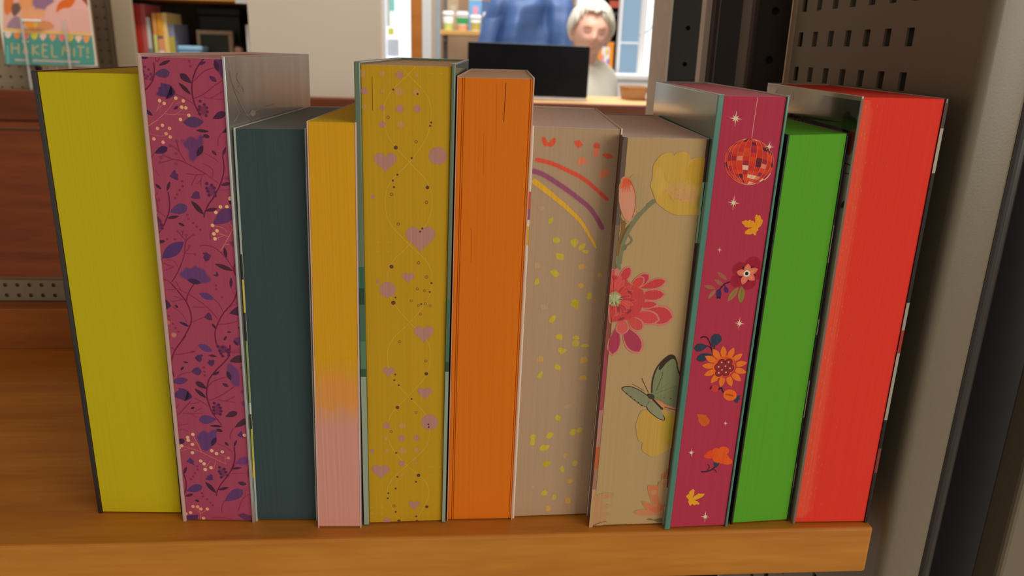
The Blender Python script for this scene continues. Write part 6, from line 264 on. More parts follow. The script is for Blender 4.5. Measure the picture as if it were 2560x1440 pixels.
# ------------------------------------------------------------------ materials used in several places
M_SHELF = wood('beech_shelf', '#94581c', '#ad7228'); M_DESK = wood('beech_counter', '#6a3214', '#864620', 1.5)
M_POST = mat('warm_grey_paint', A('#625745'), rough=.33, spec=.55, scale=(900, 900, 900), var=.05, bump=.05)
M_SHADEDPOST = mat('anthracite_paint', A('#3a322c', 1.0), rough=.5, scale=(700, 700, 700), var=.06, bump=.05)  # shade on the rear posts put into the colour, metal itself is beige grey
M_BEIGE = mat('beige_shelf_paint', A('#82735c', 1.5), rough=.5, scale=(300, 300, 300), var=.04)
M_WHITE = mat('white_paint', (.82, .83, .84), rough=.45, var=.02)
M_BLACK = mat('black_plastic', (.012, .012, .014), rough=.35, var=.1)
M_INK = ink_mat('page_edge_ink'); M_FLAT = ink_mat('printed_card', False, .5)
M_HOLE = mat('hollow_dark', (.012, .011, .010), rough=.9)  # near-black colour stands in for shade inside the hollow posts

# ------------------------------------------------------------------ room
FZ = -0.85
def struct(o): o['kind'] = 'structure'; return o
struct(box('floor', -3.6, 3.6, -2.2, 4.6, FZ-.05, FZ, mat('grey_linoleum', (.32, .30, .27), rough=.4, scale=(30, 30, 30))))
struct(box('ceiling', -3.6, 3.6, -2.2, 4.6, 1.9, 1.95, mat('ceiling_white', (.75, .74, .72), rough=.8, var=.02)))
struct(box('wall_back', -3.6, 3.6, 4.45, 4.6, FZ, 1.9, mat('beige_wall_back', A('#94775c', 1.35), rough=.8, scale=(8, 8, 8), var=.05)))
struct(box('wall_left', -3.7, -3.6, -2.2, 4.6, FZ, 1.9, mat('cream_wall', (.62, .57, .50), rough=.8, scale=(8, 8, 8), var=.03)))
struct(box('wall_right', 3.6, 3.7, -2.2, 4.6, FZ, 1.9, _M['cream_wall']))

# ------------------------------------------------------------------ our shelf
sh = empty('shelf_board', (0, 0, 0), label='beech shelf board with rounded front edge carrying the row of colourful books', cat='shelf')
box('board', -.80, .2215, 0, .252, -.0275, 0, M_SHELF, sh, .0016, 3)
br = empty('shelf_back_rail', (0, 0, 0), label='wooden back rail with perforated metal strip along the rear of the shelf board', cat='shelf rail')
box('back_lip', -.80, .2215, .252, .270, -.0275, .0325, wood('beech_lip', '#7c421a', '#935622'), br, .001)
plate('perforated_strip', lambda u, v, w: (-.79+u, .2715+w, .0325+v), 112, 2, .009, .0085, circ(.0017), .001, M_BEIGE, br)
box('strip_backing', -.80, .2215, .2745, .279, -.02, .0495, mat('strip_back', A('#7c6a50', 1.3), rough=.6), br)
ts = empty('shelf_board', (0, 0, .43), label='beech shelf board overhead, just above the frame, of the same bay', cat='shelf')
box('board', -.80, .2215, 0, .27, 0, .0275, M_SHELF, ts, .0016, 3)

rs = empty('shelf_board', (0, .282, .43), label='beech shelf board overhead of the bay behind, above the frame', cat='shelf')  # unseen board added to keep lamp light off the shelf surface
box('board', -.80, .2215, 0, .38, 0, .0275, M_SHELF, rs, .0016, 3)

# right upright: sheet metal side panel with slots, rounded into a front face
up = empty('shelf_upright', (.2362, 0, FZ), label='warm grey metal shelf upright with slotted side panel, right of the red book', cat='shelf upright')
prof = []; PX, FYY, RB, FW = .2362, .010, .0052, .0243
prof += [(PX, .060), (PX, FYY+RB)]
for k in range(1, 7):
    a = math.pi/2*k/6; prof.append((PX+RB*(1-math.cos(a)), FYY+RB*(1-math.sin(a))))
prof += [(PX+FW-.002, FYY), (PX+FW-.0006, FYY+.0006), (PX+FW, FYY+.002), (PX+FW, FYY+.03)]
V = [(x-PX, y, z) for z in (0, 2.6) for x, y in prof]; n_ = len(prof)
o = mesh('front_post', V, [(i, i+1, n_+i+1, n_+i) for i in range(n_-1)], M_POST, up, True)
o.data.polygons[0].use_smooth = False
slot = [(-.0034, -.0046), (0, -.0046), (.0034, -.0046), (.0034, 0), (.0034, .0046), (0, .0046), (-.0034, .0046), (-.0034, 0)]
plate('slotted_panel', lambda u, v, w: (w, .060+u, 0.0092-FZ-.22+v), 7, 40, .0215, .0222, slot, .0014, M_POST, up)
box('lower_panel', 0, .0014, .060, .2105, 0, -FZ+.0092-.22, M_POST, up)
box('rear_flange', -.0005, .012, .2105, .2185, 0, 2.6, mat('grey_edge', A('#8a7c66', 1.5), rough=.4), up, .0008)  # lighter post grey paints the light falling on the flange
box('inner_sheet', .0055, .007, .02, .2105, 0, 2.6, M_POST, up)
# neighbouring upright at the far right
nb = empty('shelf_upright', (.30, 0, FZ), label='dark shelf upright of the next bay at the right edge, behind the grey front post', cat='shelf upright')
box('side_panel', -.0335, -.0305, .0300, .24, 0, 2.6, M_SHADEDPOST, nb, .001)
box('edge_roll', -.0390, -.0305, .0120, .030, 0, 2.6, mat('dark_roll', A('#2c2622', 1.5), rough=.28), nb, .004, 4)
box('front_post', 0.0063, 0.0513, .010, .030, 0, 2.6, M_POST, nb, .003, 3)
box('back_sheet', -.030, .20, .060, .064, 0, 2.6, mat('aubergine_dark', A('#221c20', 1.2), rough=.5), nb)  # dark sheet stands in for the shade in the gap

# rear uprights seen through the open back of the bay
pa = empty('shelf_upright', (.33, .25, FZ), label='dark rear upright with round holes, directly behind the slotted side panel', cat='shelf upright')
x0, x1, _, _ = (0.2251, 0.2492, 0.2557, 0.2612)
plate('holed_face', lambda u, v, w: (x0-.33+u, w, .24+v), 1, 40, x1-x0, .0343, circ(.0029, 16), .001, M_SHADEDPOST, pa)
box('body', x0-.33, x1-.33, .004, .03, 0, 2.6, M_HOLE, pa); box('lower_face', x0-.33, x1-.33, 0, .003, 0, .24, M_SHADEDPOST, pa)
box('rolled_edge', x0-.33-.006, x0-.33, -.002, .02, 0, 2.6, mat('dark_brown_paint', A('#4c3c34', 1.2), rough=.35), pa, .0018, 3)  # edge colour darkened to paint the shade on this upright
pc = empty('shelf_upright', (.33, .31, FZ), label='plain dark rear upright with a pale left edge, between the two holed ones', cat='shelf upright')
x0, x1, _, _ = (0.2095, 0.2458, 0.2571, 0.2632)
box('body', x0-.33, x1-.33, 0, .02, 0, 2.6, M_SHADEDPOST, pc, .001); box('pale_edge', x0-.33-.0048, x0-.33, .001, .012, 0, 2.6, mat('pale_grey_paint', A('#b4aa9c', 1.9), rough=.4), pc)  # light on the left face is put into a pale colour
box('brown_edge', x0-.33, x0-.33+.006, -.004, 0, 0, 2.6, _M['dark_brown_paint'], pc, .0015)
pb = empty('shelf_upright', (.33, .42, FZ), label='holed dark upright with a pale left side, farthest left of the rear uprights', cat='shelf upright')
x0, x1, _, _ = (0.2080, 0.2403, 0.2600, 0.2671)
plate('holed_face', lambda u, v, w: (x0-.33+u, w, .27+v), 1, 40, x1-x0, .0328, circ(.0022, 16), .001, mat('olive_black_paint', A('#36322a', 1.1), rough=.5), pb)  # face coloured near black to paint its shade
box('body', x0-.33, x1-.33, .004, .06, 0, 2.6, M_HOLE, pb); box('lower_face', x0-.33, x1-.33, 0, .003, 0, .27, M_SHADEDPOST, pb)
box('pale_side', x0-.33-.0018, x0-.33, 0, .065, 0, 2.6, _M['pale_grey_paint'], pb)  # pale slab paints light on the left side

# ------------------------------------------------------------------ the books
def book(key, label, page, var, covl, covr=None, cl=.0018, cr=.0018, recess=.0012, head=.0012, foot=.0, sections=((0, 1),), spine=None, group='books in a row with coloured page edges', dl=0, dr=0, cut=None, topmat=None, rim=None, full=False, rise=.0008):
    pages = paper(key+'_pages', page, var); d = BOOK[key]; ox, oy = d['o']; wd = d['w']; (xl, zl), (xr, zr) = d['TL'], d['TR']; Dx, Dy = d['D']; covr = covr or covl
    e = empty('book', (ox, oy, 0), math.radians(d['yaw']), label=label, cat='book', group=group)
    def P(a, b, t, dz=0, rs=0):                                 # a across, b up, t depth
        z = (zl+(zr-zl)*a)*b+dz; x = wd*a*(1-b)+(xl*(1-a)+xr*a)*b+(Dx+dl*(1-a)+dr*a)*t
        return Vector((x, Dy*t+rs, z))
    fl, fr = cl/wd, 1-cr/wd
    def slab(a0, a1, t0, t1, z0=0., z1=0., bev=.0003, s0=0., nm='x', m=None, seg=1):
        bm = bmesh.new(); c = [P(a0, 0, t0, z0, s0), P(a1, 0, t0, z0, s0), P(a1, 1, t0, z1, s0), P(a0, 1, t0, z1, s0), P(a0, 0, t1, z0), P(a1, 0, t1, z0), P(a1, 1, t1, z1), P(a0, 1, t1, z1)]
        hexa_bm(bm, c, bev, seg); return bmobj(nm, bm, m, e)
    L = slab(0, fl, 0, 1, 0, 0, min(.0005, cl*.3), 0, 'cover_board', covl, 2); R = slab(fr, 1, 0, 1, 0, 0, min(.0005, cr*.3), 0, 'cover_board', covr, 2)
    slab(fl*.6, fr+(1-fr)*.4, 1-.0022/Dy, 1, 0, 0, .0006, 0, 'spine', spine or covl, 2)
    blk = None
    for (a0, a1) in sections:
        s = fl+(fr-fl)*a0; q = fl+(fr-fl)*a1
        b = slab(s, q, 0, 1-.003/Dy, rise, -head, .00025, recess, 'page_block', pages)
        blk = blk or b
    def place(s, t, lift_): return (s, (-.00009 if full else recess-.00004)-lift_, t)
    if key in PRINT:
        txt, pal = PRINT[key]
        fq = .02*fl if full else fl; q = [P(fq, 0, 0, rise+.0001), P(fr, 0, 0, rise+.0001), P(fr, 1, 0, -head-.00015), P(fq, 1, 0, -head-.00015)]
        film('edge_print', txt, pal, [(v.x*1e5, v.z*1e5) for v in q], place, M_INK, page, blk)
    for nm, a0, a1, t0, t1 in (() if not rim else (('cut_edge', 0, fl, 0, 1), ('cut_edge', fr, 1, 0, 1), ('cut_edge', fl, fr, 1-.0022/Dy, 1))):
        bm = bmesh.new(); hexa_bm(bm, [P(a0, 1, t0, -.00004), P(a1, 1, t0, -.00004), P(a1, 1, t0, .00007), P(a0, 1, t0, .00007), P(a0, 1, t1, -.00004), P(a1, 1, t1, -.00004), P(a1, 1, t1, .00007), P(a0, 1, t1, .00007)]); bmobj(nm, bm, rim, e)
    if topmat:
        bm = bmesh.new(); g = .0003
        c = [P(fl, 1, 0, -head, recess+g), P(fr, 1, 0, -head, recess+g), P(fr, 1, 0, -head+.00006, recess+g), P(fl, 1, 0, -head+.00006, recess+g), P(fl, 1, 1-.003/Dy, -head), P(fr, 1, 1-.003/Dy, -head), P(fr, 1, 1-.003/Dy, -head+.00006), P(fl, 1, 1-.003/Dy, -head+.00006)]
        hexa_bm(bm, c); bmobj('top_edge', bm, topmat, e)
    e_ = dict(e=e, P=P, L=L, R=R, blk=blk, fl=fl, fr=fr, cl=cl, cr=cr); return e_
def edge_bands(b, side, bands, g=None):
    """printed colour changes along the front edge of a cover board: (z0, z1, hex) in mm"""
    P = b['P']; a0, a1 = (0.03*b['fl'], b['fl']*.97) if side == 'L' else (b['fr']+.03*(1-b['fr']), 1-.03*(1-b['fr'])); H = P(0, 1, 0).z
    V = []; F = []; C = []
    for z0, z1, h in bands:
        i = len(V); f0, f1 = z0/1000/H, z1/1000/H
        for a, f in ((a0, f0), (a1, f0), (a1, f1), (a0, f1)): p = P(a, f, 0); V.append((p.x, p.y-.00006, p.z)); C.append((*A(h, g), 1))
        F.append((i, i+1, i+2, i+3))
    o = mesh('edge_print', V, F, M_FLAT, b[side]); o.data.color_attributes.new('Col', 'FLOAT_COLOR', 'POINT').data.foreach_set('color', [x for c in C for x in c])
BOOK = {"lime": {"o": [-0.17754, 0.02594], "yaw": -2.87, "w": 0.04223, "TL": [-0.00013, 0.21754], "TR": [0.04611, 0.21789], "D": [0.00406, 0.13537]}, "floral": {"o": [-0.13281, 0.01714], "yaw": -3.6, "w": 0.03602, "TL": [0.00277, 0.22598], "TR": [0.0394, 0.22579], "D": [0.00038, 0.14531]}, "teal": {"o": [-0.09667, 0.01659], "yaw": -1.96, "w": 0.03068, "TL": [0.00386, 0.19624], "TR": [0.03471, 0.19669], "D": [0.00472, 0.13024]}, "amber": {"o": [-0.06467, 0.0097], "yaw": -2.01, "w": 0.0215, "TL": [0.00424, 0.20047], "TR": [0.02509, 0.20035], "D": [0.0025, 0.125]}, "hearts": {"o": [-0.04196, 0.0106], "yaw": 1.38, "w": 0.0409, "TL": [0.00194, 0.22545], "TR": [0.04466, 0.22551], "D": [0.01248, 0.14774]}, "orange": {"o": [-0.00026, 0.01329], "yaw": -0.17, "w": 0.03358, "TL": [0.00351, 0.22057], "TR": [0.03691, 0.22064], "D": [0.00906, 0.13003]}, "rainbow": {"o": [0.03341, 0.01424], "yaw": 1.63, "w": 0.04007, "TL": [0.00291, 0.20034], "TR": [0.04387, 0.19974], "D": [0.01508, 0.12762]}, "dahlia": {"o": [0.07217, 0.00559], "yaw": 1.02, "w": 0.03946, "TL": [0.0033, 0.19725], "TR": [0.04212, 0.19712], "D": [0.0115, 0.128]}, "disco": {"o": [0.11062, 0.00185], "yaw": 2.11, "w": 0.03345, "TL": [0.004, 0.21621], "TR": [0.03637, 0.21645], "D": [0.01606, 0.14451]}, "green": {"o": [0.14668, 0.00508], "yaw": 3.78, "w": 0.0317, "TL": [0.00249, 0.19972], "TR": [0.03133, 0.20084], "D": [0.016, 0.125]}, "red": {"o": [0.17979, 0.00464], "yaw": -0.97, "w": 0.04019, "TL": [0.00013, 0.21719], "TR": [0.04005, 0.21738], "D": [0.01434, 0.14526]}}
glossy = lambda n, h, r=.18, g=None, **k: mat(n, A(h, g), rough=r, coat=.6, spec=.5, var=.05, scale=(90, 90, 90), **k)

RIM = mat('white_cut_board', (.80, .77, .72), rough=.7, var=.08, scale=(800, 800, 800))
b = book('lime', 'thick lime yellow edged hardcover in black boards, leftmost in the row', '#a8980c', .025, glossy('black_board', '#241c18', .4, 1.0), cl=.0022, cr=.0004, recess=.0004, head=.0006, topmat=paper('lime_top', '#8a7618', .12, 2.5))
b = book('floral', 'tall magenta book with purple flower and vine print on its page edges', '#8f3b50', .05, mat('blush_board', A('#a88a80', 1.55), rough=.4, var=.04), mat('silver_foil', (.72, .70, .68), rough=.33, metal=.85, scale=(40, 120, 9), var=.1, bump=.2), cl=.0017, cr=.0014, recess=.001, head=.0012, topmat=paper('floral_top', '#967270', .12, 2.5), rim=RIM)
q_ = PRINT['foil']; P_ = b['P']
film('foil_swirl', q_[0], q_[1], [(-100, 0), (14600, 0), (14600, 22550), (-100, 22550)], lambda s, t, l: tuple(P_(1, t/P_(1, 1, 0).z, s/BOOK['floral']['D'][1])+Vector((.00012+l, 0, 0))), M_FLAT, '#9a9088', b['R'])
b = book('teal', 'dark teal edged paperback standing beside the purple flowered book', '#2e3d3e', .08, mat('pale_cover', A('#a8a898', 1.5), rough=.4), cl=.0008, cr=.0005, recess=.0003, head=.0003, topmat=paper('teal_top', '#525652', .12, 2.5), rim=RIM)
edge_bands(b, 'L', [(0, 25, '#8a9890'), (25, 34, '#c0a83a'), (34, 52, '#9a9a30'), (52, 60, '#2c3024'), (60, 66, '#a8b0a0'), (66, 98, '#6c8048'), (98, 112, '#28302c'), (112, 128, '#b0a040'), (128, 140, '#2a3230'), (140, 195, '#87938e')])
b = book('amber', 'slim paperback with page edges fading from yellow to pink', '#b88612', .06, mat('lilac_cover', A('#b49a94', 1.5), rough=.4), cl=.0005, cr=.0006, recess=.0002, head=.0002, topmat=paper('amber_top', '#a4860f', .12, 2.5), rim=RIM)
b = book('hearts', 'tall mustard book with pink hearts and dots printed on its page edges', '#a47e12', .055, glossy('sage_board', '#4c5c46', .3), cl=.0026, cr=.0017, recess=.0014, head=.0014, topmat=paper('hearts_top', '#a08a68', .12, 2.5), rim=RIM)
HB = b
edge_bands(b, 'L', [(1, 82, '#7e8a76'), (82, 86, '#2e4a36'), (86, 100, '#4a6a50'), (100, 118, '#3e5844'), (118, 126, '#243c2e'), (126, 136, '#2e5440')]); edge_bands(b, 'R', [(1, 84, '#7c8674'), (84, 89, '#28402e'), (89, 120, '#3c5c48')])
b = book('orange', 'thick bright orange edged paperback with creased cover corners', '#bc600a', .05, mat('salmon_cover', A('#b88468', 1.5), rough=.45), cl=.0005, cr=.0007, recess=.0003, head=.0006, sections=((0, .052), (.057, .078), (.082, .966), (.970, 1)), topmat=paper('orange_top', '#ac8a72', .12, 2.5), rim=RIM)
b = book('rainbow', 'cream book with red, purple and yellow brush strokes on its page edges', '#9a7f63', .04, mat('white_cover', A('#c4b6a4', 1.5), rough=.35), cl=.0011, cr=.0007, recess=.0008, head=.0005, dl=0, dr=0, topmat=paper('rainbow_top', '#a0928a', .12, 2.5), rim=RIM)
edge_bands(b, 'L', [(140, 146, '#c4b6a4'), (146, 155, '#c0902a'), (155, 158, '#c4b6a4'), (158, 163, '#8a4660'), (163, 171, '#b84a34')], 1.5); edge_bands(b, 'R', [(86, 148, '#6a3850'), (148, 152, '#8a7464')], 1.5)
b = book('dahlia', 'cream paperback with red dahlia, yellow flowers and butterfly on its page edges', '#9f835a', .04, mat('plum_cover', A('#5a3a38', 1.5), rough=.35), cl=.0020, cr=.0010, recess=.0001, head=.0003, dl=.003, dr=-.001, full=True, topmat=paper('dahlia_top', '#a08e84', .12, 2.5), rim=RIM)
edge_bands(b, 'L', [(0, 22, '#ac8262'), (22, 34, '#8e6252'), (34, 46, '#a2502e'), (46, 66, '#9a6a5c'), (66, 96, '#8c3c46'), (96, 120, '#7e4238'), (120, 158, '#6c5a46'), (158, 196, '#54483e')]); edge_bands(b, 'R', [(0, 22, '#a89682'), (22, 66, '#6a2420'), (66, 110, '#54282a'), (110, 150, '#4c2228'), (150, 178, '#8ca284'), (178, 196, '#5c2a30')])
b = book('disco', 'magenta book with mirror ball, stars and autumn flowers on its page edges', '#992b3f', .05, glossy('teal_board', '#3e6a5c', .16), cl=.0030, cr=.0012, recess=.0008, head=.0005, topmat=paper('disco_top', '#9c5c66', .12, 2.5), rim=RIM)
b = book('green', 'short vivid green edged book standing between the magenta and red books', '#4a8a1e', .04, mat('black_cover', A('#28221c', 1.1), rough=.35), cl=.0009, cr=.0006, recess=.0003, head=.0003, topmat=paper('green_top', '#41781e', .12, 2.5))
edge_bands(b, 'R', [(1, 20, '#2c2620'), (20, 34, '#6c6454'), (34, 60, '#2c2620'), (60, 80, '#8a8474'), (80, 104, '#2c2620'), (104, 112, '#8a8474'), (112, 140, '#2c2620'), (140, 158, '#807866'), (158, 198, '#2c2620')], 1.1)
b = book('red', 'thick red edged hardcover leaning by the metal upright, rightmost in the row', '#c42e20', .04, glossy('ivory_cover', '#948a7a', .14), glossy('ink_black_cover', '#241c1a', .25, 1.1), cl=.0011, cr=.0016, recess=.0005, head=.0006, topmat=paper('red_top', '#b82a1a', .12, 2.5))
edge_bands(b, 'R', [(1, 30, '#2c2220'), (30, 44, '#7c3a30'), (44, 60, '#241c1a'), (60, 96, '#a09684'), (96, 108, '#a03028'), (108, 122, '#9c9484'), (122, 184, '#241c1a'), (184, 204, '#a89a88'), (204, 215, '#4a3430')], 1.2)
edge_bands(b, 'L', [(0, 216, '#6c5a50')], 1.5)
q_ = PRINT['cover']; PC_ = b['P']
film('cover_print', q_[0], q_[1], [(50, 50), (14500, 50), (14500, 21500), (50, 21500)], lambda s, t, l: tuple(PC_(0, t/PC_(0, 1, 0).z, s/BOOK['red']['D'][1])-Vector((.00008+l, 0, 0))), ink_mat('glossy_print', False, .14, .6), '#948a7a', b['L'])  # dark area is part printed art, part painted reflection

# ------------------------------------------------------------------ counter behind the shelf
CT = .1045
co = empty('service_counter', (0, 1.65, FZ), label='reddish wooden counter with plain front panel behind the bookshelf', cat='counter')
box('top_edge', -2.2, 1.15, 0, .035, CT-.072-FZ, CT-FZ, wood('counter_edge', '#562812', '#6c3418', 1.2), co, .003)
box('front_panel', -2.2, 1.15, .006, .028, 0, CT-.094-FZ, wood('beech_panel', '#5a2812', '#763a18', 1.45), co, .001); box('rail', -2.2, 1.15, .003, .03, CT-.090-FZ, CT-.073-FZ, _M['beech_panel'], co, .001)
box('worktop', -.16, 1.15, .035, .40, CT-.03-FZ, CT-.001-FZ, wood('pale_worktop', '#b8905e', '#c8a272', 1.5), co, .001)
box('side_panel', 1.12, 1.148, .03, .40, 0, CT-.03-FZ, _M['beech_panel'], co)
x0, x1, _, _ = (-0.4896, -0.1701, 0.2216, 0.2216)
struct(box('wall_middle', x0, x1, 1.690, 1.74, FZ, 1.9, mat('greige_partition', A('#b4a898', 1.3), rough=.75, scale=(5, 5, 5), var=.02)))

# ------------------------------------------------------------------ left: shelving behind the counter with booklet, books and boxes
x0, x1, z0, z1 = (-1.1858, -1.0300, 0.0984, 0.1726)
bp = empty('shelf_backplate', (x0, 1.715, CT), label='beige perforated metal plate above the counter under the crochet booklet', cat='shelf part')
du = .0242
plate('perforated_plate', lambda u, v, w: (u, w, v-.012), int((x1-x0)/du)+1, 4, du, .0262, circ(.0033, 8), .001, M_BEIGE, bp); box('plate_back', 0, x1-x0+.02, .006, .02, 0, .09, mat('rust_shadow', A('#4a3222', 1.2), rough=.8), bp)  # dark brown backing paints the shade seen through the holes
x0, x1, _, _ = (-0.8832, -0.8456, 0.2439, 0.2439)
u1 = empty('shelf_upright', (x0, 1.76, FZ), label='brown perforated shelf upright right of the crochet booklet', cat='shelf upright')
plate('holed_face', lambda u, v, w: (u, w, .80+v), 2, 34, (x1-x0)/2, .0262, circ(.0026, 8), .001, mat('brown_paint', A('#4c3c2e', 1.35), rough=.5), u1)
box('body', 0, x1-x0, .004, .05, 0, 2.5, M_HOLE, u1); box('lower_face', 0, x1-x0, 0, .003, 0, .80, _M['brown_paint'], u1)
x2, x3, _, _ = (-0.8348, -0.7838, 0.2455, 0.2455)
u2 = empty('shelf_upright', (x2, 1.75, FZ), label='plain beige shelf upright left of the red book on the rear shelf', cat='shelf upright')
box('front_post', 0, x3-x2, 0, .012, 0, 2.5, M_BEIGE, u2, .004, 3); box('edge_groove', -.012, -.002, .004, .03, 0, 2.5, mat('brown_groove', A('#4a3a28', 1.2), rough=.6), u2)
xa, xb, _, _ = (-0.8253, -0.5129, 0.2519, 0.2519); _, _, zb, zt = (-0.6668, -0.5552, 0.1547, 0.3282)
ls = empty('shelf_bay', ((xa+xb)/2, 1.83, FZ), label='dark brown shelf bay behind the flowered book holding small books and boxes', cat='shelf')
hw = (xb-xa)/2+.03
box('board', -hw, hw, 0, .34, zb-.025-FZ, zb-FZ, M_DESK, ls, .002); box('board', -hw, hw, -.01, .34, zt-FZ, zt+.025-FZ, mat('orange_board', A('#b07a36', 1.5), rough=.4), ls, .002)
box('back_panel', -hw, hw, .26, .275, 0, 2.5, mat('brown_back', A('#3e3026', 3.2), rough=.6, var=.1), ls); box('side_panel', -hw-.02, -hw, 0, .36, 0, 2.5, _M['brown_back'], ls); box('side_panel', hw, hw+.02, .02, .36, 0, 2.5, _M['brown_back'], ls)
lh = (-0.5474, -0.5133, 0.3247, 0.3372)
box('label_holder', lh[0]-ls.location.x, lh[1]-ls.location.x, -.022, -.0125, lh[2]-FZ, lh[3]-FZ, mat('white_card', (.7, .7, .7), rough=.4), ls)
def mini(px, name, label, m, Y, cat='book', pagem=None, tilt=0, depth=.12, bands=()):
    a, b_, zz0, zz1 = px
    e = empty(name, ((a+b_)/2, Y, zb), 0, label=label, cat=cat, group='books on the rear shelf'); e.rotation_euler = (0, tilt, 0)
    w_ = (b_-a)/2; h = zz1-zb
    box('cover', -w_, w_, 0, depth, 0, h, m, e, .002); box('page_block', -w_+.002, w_-.002, .004, depth+.002, .003, h+.0006, pagem or M_WHITE, e)
    for f0, f1, mm in bands: box('spine_band', -w_+.0008, w_-.0008, -.0008, .002, h*f0, h*f1, mm, e)
c_ = lambda n, h, g=2.1: mat(n, A(h, g), rough=.45, var=.08, scale=(150, 150, 30))
mini((-0.8228, -0.8087, 0.2572, 0.3165), 'book', 'red spined book, farthest left on the rear shelf', c_('red_cloth', '#a02a1e'), 1.86)
mini((-0.8076, -0.7945, 0.2576, 0.3170), 'book', 'rose red book next to the red spined one on the rear shelf', c_('rose_cloth', '#a8504e'), 1.86)
mini((-0.7943, -0.7841, 0.2581, 0.2849), 'book', 'low white book leaning between red and orange ones on the rear shelf', c_('white_cloth', '#b4b4aa'), 1.86, bands=((0, .4, c_('slate_band', '#66767c')),))
mini((-0.8020, -0.7938, 0.2587, 0.2961), 'book', 'thin olive green book behind the low white one on the rear shelf', c_('olive_cloth', '#7c7a1e'), 1.90)
mini((-0.7749, -0.7648, 0.2584, 0.2950), 'book', 'thin salmon orange book on the rear shelf, left of the amber one', c_('salmon_cloth', '#c87a44'), 1.85, bands=((0, .62, c_('lime_band', '#a8b060')),))
mini((-0.7638, -0.7496, 0.2588, 0.2955), 'book', 'amber orange book with a small figure on its spine on the rear shelf', c_('amber_cloth', '#b47a1c'), 1.85, bands=((.55, .60, c_('slate_cap', '#4a4a58')), (.34, .55, c_('coral_band', '#c87a5a')), (0, .34, c_('cream_band', '#c8bcb0'))))
mini((-0.7503, -0.7391, 0.2593, 0.2970), 'book', 'pale peach book right of the amber one on the rear shelf', c_('peach_cloth', '#cc9c64'), 1.855)
mini((-0.7402, -0.7239, 0.2599, 0.2699), 'book', 'short book with slate top and olive spine, rightmost of the left cluster', c_('slate_cloth', '#646878'), 1.86, bands=((0, .72, c_('moss_band', '#8a8030')),))
mini((-0.5399, -0.5316, 0.2661, 0.2741), 'book', 'thin white book standing alone at the right end of the rear shelf', c_('grey_white', '#aaa8a6'), 1.86, tilt=0)
bx_ = (-0.7323, -0.6612, 0.1529, 0.2170)
t = empty('storage_tub', ((bx_[0]+bx_[1])/2, 1.88, zb), label='light blue plastic tub with rounded lid between the small books and the framed board', cat='box')
w_ = (bx_[1]-bx_[0])/2; box('body', -w_+.003, w_-.003, 0, .10, 0, bx_[3]-zb-.012, mat('sky_plastic', (.28, .58, .88), rough=.35), t, .004); box('lid', -w_, w_, -.003, .104, bx_[3]-zb-.014, bx_[3]-zb, mat('ice_plastic', (.36, .68, .93), rough=.3), t, .005, 3)
bx_ = (-0.6894, -0.5930, 0.1530, 0.2583)
t = empty('framed_board', ((bx_[0]+bx_[1])/2, 1.93, zb), label='small dark green board in a beige frame standing on the rear shelf', cat='board'); w_ = (bx_[1]-bx_[0])/2; h = bx_[3]-zb; fm = c_('beige_frame', '#86745e')
for nm, q in (('frame_rail', (-w_, w_, h-.011, h)), ('frame_rail', (-w_, w_, 0, .01)), ('frame_stile', (-w_, -w_+.009, .01, h-.011)), ('frame_stile', (w_-.012, w_, .01, h-.011))): box(nm, q[0], q[1], 0, .018, q[2], q[3], fm, t, .0015)
box('green_panel', -w_+.009, w_-.012, .006, .012, .01, h-.011, mat('board_green', A('#1e2414', 2.2), rough=.5), t)
bx_ = (-0.6963, -0.5844, 0.1514, 0.3187)
t = empty('document_box', ((bx_[0]+bx_[1])/2, 1.985, zb), label='black green storage box standing at the back of the rear shelf behind the framed board', cat='box'); w_ = (bx_[1]-bx_[0])/2; h = bx_[3]-zb
box('body', -w_, w_, 0, .09, 0, h-.02, mat('bottle_black', A('#12140f', 2.2), rough=.5), t, .003); box('lid', -w_-.003, w_+.003, -.003, .093, h-.02, h, _M['bottle_black'], t, .003)
bx_ = (-0.5839, -0.5690, 0.1557, 0.2351); t = box('figurine_base', 0, 1, 0, 1, 0, 1, M_WHITE) if False else None
t = empty('toy_figure', ((bx_[0]+bx_[1])/2, 1.92, zb), label='tiny brown and pink figure beside the thin white book', cat='toy')
bm = bmesh.new(); lathe_bm(bm, [(.001, 0), (.016, .002), (.015, .03), (.009, .045), (.002, .05)], 14); bmobj('body', bm, c_('ochre_toy', '#9c7a34'), t, True)
bm = bmesh.new(); bmesh.ops.create_uvsphere(bm, u_segments=14, v_segments=10, radius=.012, matrix=Matrix.Translation((0, 0, .055))); bmobj('head', bm, c_('pink_toy', '#b08c78'), t, True)
bm = bmesh.new(); bmesh.ops.create_uvsphere(bm, u_segments=14, v_segments=8, radius=.013, matrix=Matrix.Translation((0, .003, .060)) @ Matrix.Diagonal((1, 1, .75, 1))); bmobj('hair', bm, c_('dark_toy', '#2a1c14'), t, True)
